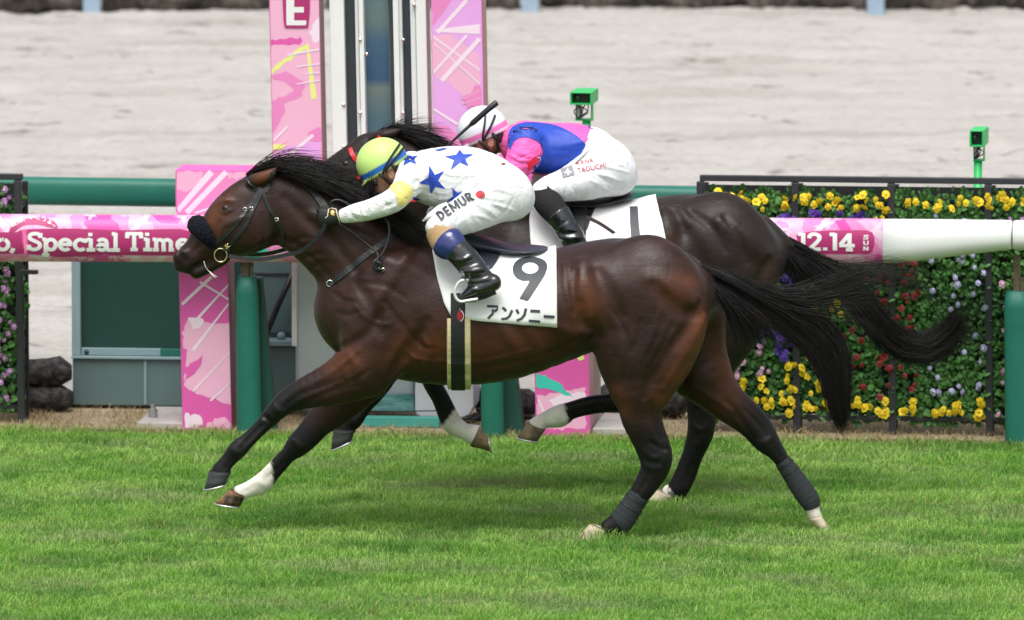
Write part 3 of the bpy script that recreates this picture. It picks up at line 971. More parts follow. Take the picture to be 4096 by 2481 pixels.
MF().box(a - .012, a + .012, .39, .41, .36, .95).build('edge_trim', M_wpaint, mast, bevel=.003)

# ------------------------------------------------------------------ things on the verge below the mast
tub = MF()
a0, z0 = L(1660, 1668, .30); a1, z1 = L(1895, 1500, .30)
poly = [(a0, z1 + .3), (a1, z1 + .3), (a1, z0 + .05), (a1 - .02, z0 + .015), (a1 - .05, z0), (a0 + .03, z0), (a0 + .008, z0 + .01), (a0, z0 + .03)]
tubo = MF(); tubo.prism(poly, .30, .62)
tg = tubo.build('white_bin', pm('white_plastic', (.66, .69, .73), rough=.4, var=.05), None, base=tuple(FW((a0 + a1) / 2, .46, 0)), bevel=.006)
tag(tg, 'white plastic bin with rounded corners under the mast, behind the girth', 'bin')
a0, z0 = L(1440, 1708, .18); a1, z1 = L(1757, 1672, .18)
tb = MF().box(a0, a1, .18, .24, .006, z1).build('teal_board', pm('teal_paint', (.06, .34, .28), rough=.5, var=.15, vscale=12), None, base=tuple(FW((a0 + a1) / 2, .2, 0)), bevel=.003)
tag(tb, 'teal board lying on edge at the foot of the mast', 'board')
a0, z0 = L(1420, 1648, .36); a1, z1 = L(1655, 1580, .36)
tb2 = MF().box(a0, a1, .36, .40, .06, z1).build('teal_sheet', pm('mottled_teal', (.03, .19, .17), rough=.3, var=.3, vscale=10, col2=(.20, .42, .42), stretch=(.6, 1, 3)), None, base=tuple(FW((a0 + a1) / 2, .38, 0)))
tag(tb2, 'mottled teal sheet between the mast base and the white bin', 'sheet')
wires = empty('ground_wire', tuple(FW(L(1600, 1660, .26)[0], .26, 0)), 'two thin black wires strung low in front of the mast', 'wire')
for sy in (1645, 1671):
    a0, z0 = L(1440, sy, .26); a1, z1 = L(1760, sy - 2, .26)
    MF().tube([(a0, .26, z0), ((a0 + a1) / 2, .26, (z0 + z1) / 2 - .003), (a1, .26, z1)], .003, 6).build('wire', M_strap, wires, smooth=True)

# grey equipment cabinets
M_cab = pm('grey_green_paint', (.095, .155, .155), rough=.55, var=.12, vscale=4, stretch=(1, 1, .4))
M_cabl = pm('pale_grey_green', (.22, .32, .34), rough=.5, var=.1, vscale=5)
M_cabd = pm('dark_green_glass', (.006, .045, .035), rough=.45, var=.1)
cab = empty('equipment_cabinet', tuple(FW(L(600, 1655, .75)[0], .9, 0)), 'grey green cabinet with a dark green panel, behind the pink print at left', 'cabinet')
W_ = .72
cx = lambda sx: L(sx, 1400, W_)[0]
cz = lambda sy: L(500, sy, W_)[1]
MF().box(cx(290), cx(960), W_, W_ + .5, .02, cz(1438)).build('lower_case', M_cab, cab, bevel=.006)
MF().box(cx(286), cx(965), W_ - .015, W_ + .5, cz(1436), cz(1426)).build('sill', M_cabl, cab, bevel=.002)
MF().box(cx(287), cx(322), W_, W_ + .5, cz(1425), cz(1000), .0).build('frame', M_cabl, cab, bevel=.004)
MF().box(cx(323), cx(955), W_ + .04, W_ + .45, cz(1425), cz(1000)).build('panel', M_cabd, cab)
MF().box(cx(323), cx(640), W_ + .015, W_ + .038, cz(1424), cz(1396)).build('ledge', M_cabl, cab, bevel=.002)
MF().box(cx(641), cx(955), W_ + .013, W_ + .036, cz(1424), cz(1396)).build('ledge', M_green, cab, bevel=.002)
MF().box(cx(576), cx(586), W_ - .006, W_ + .01, .03, cz(1440)).build('seam', M_cabl, cab)
MF().tube([(cx(345), W_ - .001 + .012, cz(1412)), (cx(345), W_ + .02, cz(1412))], .012, 10).build('knob', M_dgreen, cab, smooth=True)
cab2 = empty('control_cabinet', tuple(FW(L(1085, 1680, .6)[0], .75, 0)), 'narrow grey green cabinet with a black hose, between green post and mast', 'cabinet')
W2 = .56
cx = lambda sx: L(sx, 1400, W2)[0]
cz = lambda sy: L(1085, sy, W2)[1]
MF().box(cx(1045), cx(1195), W2, W2 + .4, .02, cz(1385)).build('lower_case', M_cab, cab2, bevel=.006)
MF().box(cx(1040), cx(1198), W2 - .02, W2 + .4, cz(1383), cz(1362)).build('sill', M_cabl, cab2, bevel=.003)
MF().box(cx(960), cx(1175), W2 + .12, W2 + .4, cz(1360), cz(1000)).build('upper_case', M_cab, cab2, bevel=.004)
MF().box(cx(965), cx(1172), W2 + .112, W2 + .119, cz(1110), cz(1104)).build('seam', M_dstrip, cab2)
MF().box(cx(965), cx(1172), W2 + .112, W2 + .119, cz(1350), cz(1342)).build('seam', M_dstrip, cab2)
MF().tube([(cx(1045), W2 + .06, cz(1375)), (cx(1065), W2 + .06, cz(1330)), (cx(1110), W2 + .06, cz(1220)), (cx(1170), W2 + .06, cz(1090))], .014, 8).build('hose', M_strap, cab2, smooth=True)
MF().tube([(cx(1122), W2 + .03, cz(1362)), (cx(1122), W2 + .03, cz(1340)), (cx(1122), W2 + .03, cz(1332))], [.020, .019, .008], 10).build('knob', M_cabl, cab2, smooth=True)
M_conc = pm('concrete', (.42, .40, .37), rough=.9, var=.12, vscale=9, bump=.3, bscale=70)
for (s0, s1, t0, t1, lb) in ((550, 735, 1716, 1660, 'low concrete footing with a bolt at the foot of the grey cabinet'), (2370, 2530, 1745, 1668, 'pale concrete slab to the right of the right pink pillar')):
    a0, a1 = L(s0, t0, .03)[0], L(s1, t0, .03)[0]
    o = MF().box(a0, a1, .02, .60, .0, .035).build('concrete_footing', M_conc, None, base=tuple(FW((a0 + a1) / 2, .3, 0)), bevel=.006)
    tag(o, lb, 'footing')
u_, z_ = L(612, 1690, .2)
o = MF().tube([(u_, .2, .035), (u_, .2, .075), (u_, .2, .078), (u_, .2, .10)], [.022, .022, .013, .012], 10).build('anchor_bolt', pm('zinc', (.4, .42, .43), rough=.4, metal=.7), None, smooth=False, base=tuple(FW(u_, .2, 0)))
tag(o, 'grey anchor bolt standing on the low concrete footing', 'bolt')
a0 = L(2383, 1500, .35)[0]
o = MF().box(a0 - .022, a0 + .022, .33, .38, 0, .95).build('steel_post', pm('beige_steel', (.36, .34, .29), rough=.5), None, base=tuple(FW(a0, .35, 0)), bevel=.004)
tag(o, 'thin beige steel post beside the right pink pillar', 'post')

# black net rolls on the verge
M_roll = pm('black_net_roll', (.012, .012, .013), rough=.85, var=.6, vscale=30, col2=(.05, .047, .042), bump=1.0, bscale=70)
for i, (s0, s1, w, z, r_, lb) in enumerate(((-120, 290, .60, .066, .076, 'lower black net roll beside the grey cabinet at left'), (-120, 284, .62, .190, .078, 'upper black net roll beside the grey cabinet at left'),
                                       (1905, 2150, .62, .075, .085, 'black net roll behind the green post and right pink pillar'), (2380, 2760, .66, .085, .095, 'black net roll seen between the hind legs of the front horse'))):
    a0, a1 = L(s0, 1600, w)[0], L(s1, 1600, w)[0]
    o = lump('net_roll', (a0, a1), w, z, r_, M_roll, seed=i, base=tuple(FW((a0 + a1) / 2, w, 0)))
    tag(o, lb, 'net roll', 'black net rolls along the verge')
cbl = empty('cable_heap', tuple(FW(L(1990, 1690, .28)[0], .28, 0)), 'heap of black cables beside the middle green post', 'cables')
rng = np.random.RandomState(9)
for i in range(5):
    u_ = L(1925 + 30 * i, 1690, .28)[0]
    pts = [(u_ + .09 * math.cos(t + i) + .01 * rng.randn(), .30 + .05 * math.sin(t * 1.3 + i), .03 + .02 * (i % 3) + .014 * math.sin(2 * t)) for t in np.linspace(0, 6, 14)]
    MF().tube(pts, .0075, 6).build('cable', M_strap, cbl, smooth=True)

# ------------------------------------------------------------------ green rail further back
gr = empty('green_rail', tuple(FW(0, 1.9, 0)), 'dark green padded rail running behind the arch and the racks', 'rail')
def rail_loft(name, secs, mat, parent, n=22, ex=2.6):
    V = []; Fc = []
    for u, w, zc_, hz, hw in secs:
        for k in range(n):
            q = 2 * math.pi * k / n
            c, s_ = math.cos(q), math.sin(q)
            V.append(FW(u, w + hw * math.copysign(abs(c) ** (2 / ex), c), zc_ + hz * math.copysign(abs(s_) ** (2 / ex), s_)))
    for i in range(len(secs) - 1):
        for k in range(n):
            Fc.append((i * n + k, (i + 1) * n + k, (i + 1) * n + (k + 1) % n, i * n + (k + 1) % n))
    Fc.append(tuple(range(n))); Fc.append(tuple((len(secs) - 1) * n + k for k in range(n))[::-1])
    o = mesh_obj(name, V, Fc, mat, parent)
    return o, np.array(V), Fc
gw = 1.75
uA, zA_ = L(300, 766, gw); uB, zB_ = L(2560, 798, gw)
sl_ = (zB_ - zA_) / (uB - uA)
rail_loft('beam', [(u, gw, zA_ + sl_ * (u - uA), .068, .06) for u in (-6, -2, 0, 2, 6)], M_green, gr, ex=3.2)
for u in (L(850, 900, gw)[0], L(1300, 900, gw)[0], L(3100, 900, gw)[0]):
    MF().box(u - .03, u + .03, gw - .03, gw + .03, 0, zA_ + sl_ * (u - uA) - .06).build('post', M_dgreen, gr)

# ------------------------------------------------------------------ running rail with printed sleeve
rail = empty('running_rail', tuple(FW(0, -.1, 0)), 'running rail in a pink printed sleeve ending in a white section', 'rail')
rw = -.12
def rsec(sx, yt, yb, hw=.085):
    u, z1 = L(sx, yt, rw); _, z0 = L(sx, yb, rw)
    return (u, rw, (z0 + z1) / 2, (z1 - z0) / 2, hw)
sleeve, sv, sf = rail_loft('printed_sleeve', [rsec(x, 857 + 18 * x / 3530, 1046 + 10 * x / 3530) for x in (-1500, -500, 0, 600, 1200, 1800, 2400, 3000, 3534)], M_pink_rail, rail, ex=2.4, n=36)
rail_loft('rail_section', [rsec(3535, 876, 1056), rsec(3640, 877, 1046), rsec(3760, 878, 1032), rsec(3900, 880, 1014), rsec(4010, 881, 1002), rsec(4038, 882, 999), rsec(4048, 884, 996, .078)], M_wpaint, rail, ex=2.4, n=36)
rail_loft('rail_section', [rsec(4054, 884, 996, .078), rsec(4064, 882, 999), rsec(4500, 884, 1000), rsec(5600, 890, 1006)], M_wpaint, rail, ex=2.4, n=36)
bvsl = bvh_of(sv, sf)
plr = placer(bvsl)


def rail_text(txt, ox, oy, sx_, sy_, w=.20, space=0.0):
    decal('lettering', slab_text(txt, w, space), M_white_ink, rail, plr, off=.0030, cell=14, xf=lambda x, y: (ox + sx_ * x, oy - sy_ * y + .005 * sx_ * x))


halo = catmull(np.array([(-60, 925), (60, 930), (100, 918), (300, 915), (480, 922), (620, 918), (760, 925), (765, 1012), (600, 1022), (420, 1018), (250, 1028), (100, 1016), (-60, 1014)], float), 3)
decal('lettering_plate', fill2d([halo]), M_magenta, rail, plr, off=.0012, cell=16)
rail_text('o,', -18, 1001, 86, 70)
rail_text('Special', 110, 1001, 84, 70)
rail_text('Time', 505, 1001, 84, 70)
decal('lettering_plate', fill2d([catmull(np.array([(35, 930), (48, 900), (90, 880), (150, 872), (205, 880), (228, 900), (224, 914), (150, 900), (90, 905), (52, 935)], float), 3)]), M_magenta, rail, plr, off=.0014, cell=14)
decal('lettering', text2d('競馬、いこうよ。', .012), M_white_ink, rail, plr, off=.0034, cell=10, xf=lambda x, y: (44 + 24 * x, 912 - 24 * y - 34 * math.sin(math.pi * min(max(x / 7.6, 0), 1)) ))
decal('lettering_plate', fill2d([catmull(np.array([(3185, 940), (3260, 925), (3400, 922), (3490, 930), (3490, 1005), (3440, 1016), (3300, 1016), (3200, 1012)], float), 3)]), M_magenta, rail, plr, off=.0012, cell=16)
rail_text('12.14', 3192, 1001, 88, 68)
for i, ch in enumerate('SUN'):
    decal('lettering', slab_text(ch, .22), M_white_ink, rail, plr, off=.0034, cell=16, xf=lambda x, y: (3454 + 28 * x, 958 + 22 * i - 17 * y))
decal('lettering', fill2d([[(3075, 916), (3124, 916), (3124, 926), (3108, 926), (3106, 950), (3092, 950), (3092, 926), (3075, 926)]]), M_white_ink, rail, plr, off=.0034, cell=16)
decal('lettering', fill2d([[(3130, 914), (3137, 914), (3137, 924), (3130, 924)], ]), M_white_ink, rail, plr, off=.0034, cell=16)
decal('lettering', fill2d([[(3140, 914), (3147, 914), (3147, 924), (3140, 924)], ]), M_white_ink, rail, plr, off=.0034, cell=16)

# padded posts that carry the rail
M_rust = pm('rusty_bracket', (.16, .12, .08), rough=.6, metal=.4, var=.4, vscale=40)
for s0, s1, sb, st_, dk in ((937, 1025, 1716, 1108, 55), (1915, 1997, 1722, 1120, 80), (4012, 4120, 1764, 1168, 60)):
    a0, z1 = L(s0, st_, -.12); a1, _ = L(s1, st_, -.12)
    b0, z0 = L(s0 + 6, sb, -.12); b1, _ = L(s1 + 18, sb, -.12)
    pz = MF(); m = 10
    V = []
    for i, t in enumerate(np.linspace(0, 1, m)):
        z = 0.0 + (z1) * t
        c0 = b0 + (a0 - b0) * t; c1 = b1 + (a1 - b1) * t
        cc, hw = (c0 + c1) / 2, (c1 - c0) / 2
        if i == m - 1: hw *= .82
        for k in range(20):
            q = 2 * math.pi * k / 20
            V.append((cc + hw * math.copysign(abs(math.cos(q)) ** .7, math.cos(q)), -.12 + .055 + .055 * math.copysign(abs(math.sin(q)) ** .7, math.sin(q)), z - (.012 if i == m - 2 else 0) * 0))
    Fc = [(i * 20 + k, i * 20 + (k + 1) % 20, (i + 1) * 20 + (k + 1) % 20, (i + 1) * 20 + k) for i in range(m - 1) for k in range(20)] + [tuple((m - 1) * 20 + k for k in range(20))]
    pst = MF(); pst.add(V, Fc)
    po = pst.build('post', M_green, rail, smooth=True)
    # leaning brace pad behind
    MF().prism([(b1 - .02, 0), (b1 + dk / 850 * .9, 0), (a1 + .006, z1 - .02), (a1 - .03, z1 - .02)], .0, .10).build('brace_pad', M_dgreen, po, bevel=.006)
    zr = L(s0, 1042, -.12)[1]
    c = (a0 + a1) / 2
    MF().box(c - .018, c + .014, -.085, -.055, z1 - .01, zr + .02).build('bracket', M_rust, po, bevel=.002)
    MF().box(c + .018, c + .030, -.09, -.05, z1, z1 + .05).build('bracket', M_rust, po, bevel=.002)
    MF().tube([(c - .03, -.07, z1 + .055), (c + .034, -.07, z1 + .055)], .008, 8).build('bolt', M_rust, po, smooth=True)
# ------------------------------------------------------------------ the two racehorses
def hoof_mesh(cf, ch, toe, hb, y, b):
    """hoof wall from the coronet band down to the bearing edge, plus the rim for the shoe"""
    A, B = P(cf[0], cf[1], y), P(ch[0], ch[1], y)
    C, D = P(toe[0], toe[1], y), P(hb[0], hb[1], y)
    n = 20
    rings = []
    for t, w, bulge in ((-0.14, 0.80, 0.0), (0.0, 0.90, 0.004), (0.12, 0.90, 0.002), (0.55, 0.97, 0.0), (1.0, 1.05, 0.0), (1.0, 0.8, -0.02)):
        f = A + (C - A) * t; h = B + (D - B) * t
        c = (f + h) / 2; ax = (f - h) / 2
        L = np.linalg.norm(ax); ax = ax / L * (L + bulge)
        r = []
        for k in range(n):
            q = 2 * math.pi * k / n
            cx = math.cos(q); sn = math.sin(q)
            if cx < -0.6: cx = -0.6 - (abs(cx) - 0.6) * 0.45     # blunt heels
            r.append(c + ax * cx + np.array([0, 1, 0]) * (b * w + bulge) * sn)
        rings.append(r)
    v = [p for r in rings for p in r]
    f = []
    for i in range(len(rings) - 1):
        for k in range(n):
            f.append((i * n + k, i * n + (k + 1) % n, (i + 1) * n + (k + 1) % n, (i + 1) * n + k))
    f.append(tuple(range(n))); f.append(tuple((len(rings) - 1) * n + k for k in range(n)))
    # shoe: thin bar round the bearing edge
    down = (C + D) / 2 - (A + B) / 2; down /= np.linalg.norm(down)
    c = (C + D) / 2; ax = (C - D) / 2
    sh = []
    for k in range(-8, 9):
        q = math.pi * 0.86 * k / 8
        cx = math.cos(q)
        if cx < -0.6: cx = -0.6 - (abs(cx) - 0.6) * 0.45
        sh.append(c + ax * cx * 1.0 + np.array([0, 1, 0]) * b * 1.04 * math.sin(q) + down * 0.003)
    return v, f, sh


def strands(roots, guides, n, rad, seed, spread, nseg=10, clump=0.3, flare=None):
    """hair: each strand follows a blend of two neighbouring guide curves, thin three-sided tubes; returns verts, faces"""
    rng = np.random.RandomState(seed)
    Gd = [catmull(np.array(g, float), 6) for g in guides]
    Gd = np.array([np.stack([np.interp(np.linspace(0, 1, nseg), np.linspace(0, 1, len(g)), g[:, j]) for j in range(3)], 1) for g in Gd])
    m = len(Gd)
    V = np.zeros((n, nseg, 3, 3)); 
    tt = np.linspace(0, 1, nseg)
    for i in range(n):
        u = rng.rand() * (m - 1)
        j = min(int(u), m - 2); w = u - j
        ln = 1.0 - 0.5 * rng.rand() ** 1.6
        g = Gd[j] * (1 - w) + Gd[j + 1] * w
        ts = tt * ln
        c = np.stack([np.interp(ts, tt, g[:, k]) for k in range(3)], 1)
        off = rng.randn(3) * spread
        off2 = rng.randn(3) * spread * 1.3
        fr = (tt ** 1.2)[:, None]
        wave = np.sin(tt * (3 + 5 * rng.rand()) + rng.rand() * 6.28)[:, None] * rng.randn(3)[None, :] * spread * 0.45
        c = c + off * (0.35 + 0.65 * fr) + off2 * fr * clump * 2 + wave * fr
        r = rad * (0.7 + 0.6 * rng.rand()) * np.minimum(1.0, 1.25 * (1 - tt) ** 0.5 + 0.06)
        T = np.gradient(c, axis=0); T /= np.linalg.norm(T, axis=1)[:, None] + 1e-9
        a = np.cross(T, np.array([0.2, 1, 0.1])); a /= np.linalg.norm(a, axis=1)[:, None] + 1e-9
        b = np.cross(T, a)
        for k in range(3):
            q = 2 * math.pi * k / 3 + rng.rand()
            V[i, :, k] = c + r[:, None] * (a * math.cos(q) + b * math.sin(q))
    idx = np.arange(n * nseg * 3).reshape(n, nseg, 3)
    F = []
    for k in range(3):
        k2 = (k + 1) % 3
        F.append(np.stack([idx[:, :-1, k], idx[:, :-1, k2], idx[:, 1:, k2], idx[:, 1:, k]], -1).reshape(-1, 4))
    return V.reshape(-1, 3), np.vstack(F)


def strap(name, pts, w, t, mat, parent, lift=0.002, bvh=None, closed=False, mirror_y=None):
    """flat leather band: pts = [(point, normal)], width w, thickness t"""
    p = np.array([a for a, _ in pts]); nn = np.array([b for _, b in pts])
    m = len(p)
    V = []; F = []
    for i in range(m):
        a = p[(i + 1) % m if closed else min(i + 1, m - 1)] - p[(i - 1) % m if closed else max(i - 1, 0)]
        a = a / (np.linalg.norm(a) + 1e-9)
        n_ = nn[i] - a * nn[i].dot(a); n_ /= np.linalg.norm(n_) + 1e-9
        s_ = np.cross(a, n_)
        wi = w[i] if hasattr(w, '__len__') else w
        c = p[i] + n_ * lift
        V += [c - s_ * wi / 2 - n_ * 0.003, c - s_ * wi / 2 * 0.92 + n_ * t, c + s_ * wi / 2 * 0.92 + n_ * t, c + s_ * wi / 2 - n_ * 0.003]
    rng = m if closed else m - 1
    for i in range(rng):
        j = (i + 1) % m
        for k in range(4):
            F.append((4 * i + k, 4 * i + (k + 1) % 4, 4 * j + (k + 1) % 4, 4 * j + k))
    if not closed:
        F.append((0, 1, 2, 3)); F.append((4 * m - 1, 4 * m - 2, 4 * m - 3, 4 * m - 4))
    o = mesh_obj(name, V, F, mat, parent, smooth=False)
    if mirror_y is not None:         # the same band on the far side, an object of its own
        mesh_obj(name, [np.array([q[0], 2 * mirror_y - q[1], q[2]]) for q in V], [f[::-1] for f in F], mat, parent, smooth=False)
    return o


def on(bvh, pts, sub=6, off=0.0):
    """polyline of photograph px laid on a body"""
    out = []
    for sx, sy in catmull(np.array(pts, float), sub):
        h = hit(bvh, sx, sy, off)
        if h is not None: out.append(h)
    return out


def free(pts, sub=6):
    """polyline of world points with normals toward the photograph's side"""
    return [(p, np.array([0, -1.0, 0.12])) for p in catmull(np.array(pts, float), sub)]


def build_horse(H):
    yc = H['y']
    lo, hi = H['lo'], H['hi']
    F = Field(lo, hi, 0.0073)
    legs = {}
    for nm, rows, kw in H['chains']:
        q = ribs(rows, yc)
        F.chain(q, **kw)
        if nm.startswith('leg'): legs[nm] = q
    for rows, r_, d_, op in H['lines']:
        F.line(rows, r_, d_ * .8, op=op, k=max(0.012, r_ * 0.8))
    if 'extra' in H: H['extra'](F)
    V, Q = F.mesh(smooth=1)
    return F, V, Q, legs


def coat(V, H, legs):
    rng = np.random.RandomState(3)
    base, dark, red, white = [np.array(c) for c in H['cols']]
    c = np.tile(base, (len(V), 1))
    for p0, p1, rad, amt in H.get('red', []):
        A, B = P(p0[0], p0[1], p0[2]), P(p1[0], p1[1], p1[2])
        d = B - A; t = np.clip((V - A) @ d / d.dot(d), 0, 1)
        w = np.exp(-(np.linalg.norm(V - A - t[:, None] * d, axis=1) / rad) ** 2) * amt
        c = c * (1 - w[:, None]) + red * w[:, None]
    for p0, p1, rad, amt in H.get('dark', []):
        A, B = P(p0[0], p0[1], p0[2]), P(p1[0], p1[1], p1[2])
        d = B - A; t = np.clip((V - A) @ d / d.dot(d), 0, 1)
        w = np.exp(-(np.linalg.norm(V - A - t[:, None] * d, axis=1) / rad) ** 2) * amt
        c = c * (1 - w[:, None]) + dark * w[:, None]
    names = list(legs)
    best = np.full(len(V), 9.0); who = np.full(len(V), -1); par = np.zeros(len(V))
    for li, nm in enumerate(names):
        q = catmull(legs[nm], 4)
        u = np.arange(len(q)) / 4.0
        for i in range(len(q)):
            d = np.linalg.norm(V - q[i, :3], axis=1) - q[i, 3]
            m = d < best
            best[m] = d[m]; who[m] = li; par[m] = u[i]
    # ragged hair line
    jit = 0.22 * np.sin(V[:, 0] * 190 + V[:, 2] * 170) + 0.18 * np.sin(V[:, 0] * 410 - V[:, 2] * 333 + V[:, 1] * 270)
    for sx, sy, sy_, rad in H.get('foam', []):
        A = P(sx, sy, sy_)
        w = np.exp(-(np.linalg.norm(V - A, axis=1) / rad) ** 2) * (np.sin(V[:, 0] * 310 + V[:, 2] * 270) * np.sin(V[:, 2] * 390) > -.3)
        c = c * (1 - w[:, None]) + white * w[:, None]
    for li, nm in enumerate(names):
        st = H['stops'][nm]          # (row at which black is full, row where white starts or None)
        m = (who == li) & (best < 0.03)
        t = np.clip((par - st[0]) / max(st[1] - st[0], 0.1), 0, 1) * m
        t = t * t * (3 - 2 * t)
        c = c * (1 - t[:, None]) + dark * t[:, None]
        if st[2] is not None:
            if isinstance(st[2], tuple):          # slanting hair line: point and direction in photograph px
                a, n_, y_ = st[2]
                A = P(a[0], a[1], y_); nn = np.array([n_[0], 0, -n_[1]]); nn = nn / np.linalg.norm(nn)
                w = np.clip(((V - A) @ nn + jit * .012) / .012, 0, 1) * m * (par > st[3])
            else:
                w = np.clip((par + jit * 0.6 - st[2]) / 0.35, 0, 1) * m
            c = c * (1 - w[:, None]) + white * w[:, None]
    return c


# coat: short glossy hair
M_coat = pm('coat_bay', (0.05, 0.03, 0.02), rough=0.45, spec=0.26, var=0.35, vscale=9, attr='coat', bump=0.12, bscale=80, rvar=0.12, sheen=0.02, stretch=(1, 1, 1.4), bump2=0.12, b2scale=14, b2stretch=(1, 1, 1.5))
M_coat2 = pm('coat_black_bay', (0.03, 0.02, 0.02), rough=0.45, spec=0.20, var=0.3, vscale=9, attr='coat', bump=0.12, bscale=80, rvar=0.12, sheen=0.02, bump2=0.12, b2scale=14, b2stretch=(1, 1, 1.5))
M_hair = pm('black_hair', (0.0065, 0.0055, 0.0058), rough=0.45, spec=0.28, var=0.3, vscale=30, attr='strand')
M_eye = pm('dark_eye', (0.006, 0.004, 0.0035), rough=0.22, spec=0.3)
M_hoofd = pm('dark_hoof', (0.045, 0.045, 0.048), rough=0.55, var=0.3, vscale=40, stretch=(1, 1, 5), bump=0.2)
M_hoofl = pm('striped_hoof', (0.40, 0.20, 0.08), rough=0.5, var=0.3, vscale=9, col2=(0.012, 0.011, 0.011), bump=0.2)
M_hooft = pm('tan_hoof', (0.30, 0.21, 0.11), rough=0.55, var=0.3, vscale=16, col2=(0.10, 0.075, 0.05), bump=0.2)
M_hoofw = pm('pale_hoof', (0.62, 0.52, 0.38), rough=0.6, var=0.15, vscale=25, bump=0.2)
M_shoe = pm('shoe_alloy', (0.7, 0.7, 0.7), rough=0.35, metal=0.9)
M_leather = pm('black_leather', (0.014, 0.015, 0.018), rough=0.36, spec=0.5, var=0.25, vscale=60, bump=0.15, bscale=220)
M_red = pm('red_webbing', (0.62, 0.012, 0.03), rough=0.5, var=0.1, vscale=40)
M_brass = pm('brass_metal', (0.72, 0.64, 0.42), rough=0.25, metal=1.0)
M_fleece = pm('navy_fleece', (0.007, 0.008, 0.013), rough=0.95, spec=0.15, var=0.4, vscale=90, bump=0.8, bscale=130, sheen=0.03)
M_bandage = pm('grey_bandage', (0.020, 0.026, 0.029), rough=0.85, var=0.25, vscale=90, stretch=(1, 1, 4), bump=0.4, bscale=120)
M_tape = pm('black_tape', (0.012, 0.012, 0.013), rough=0.5)

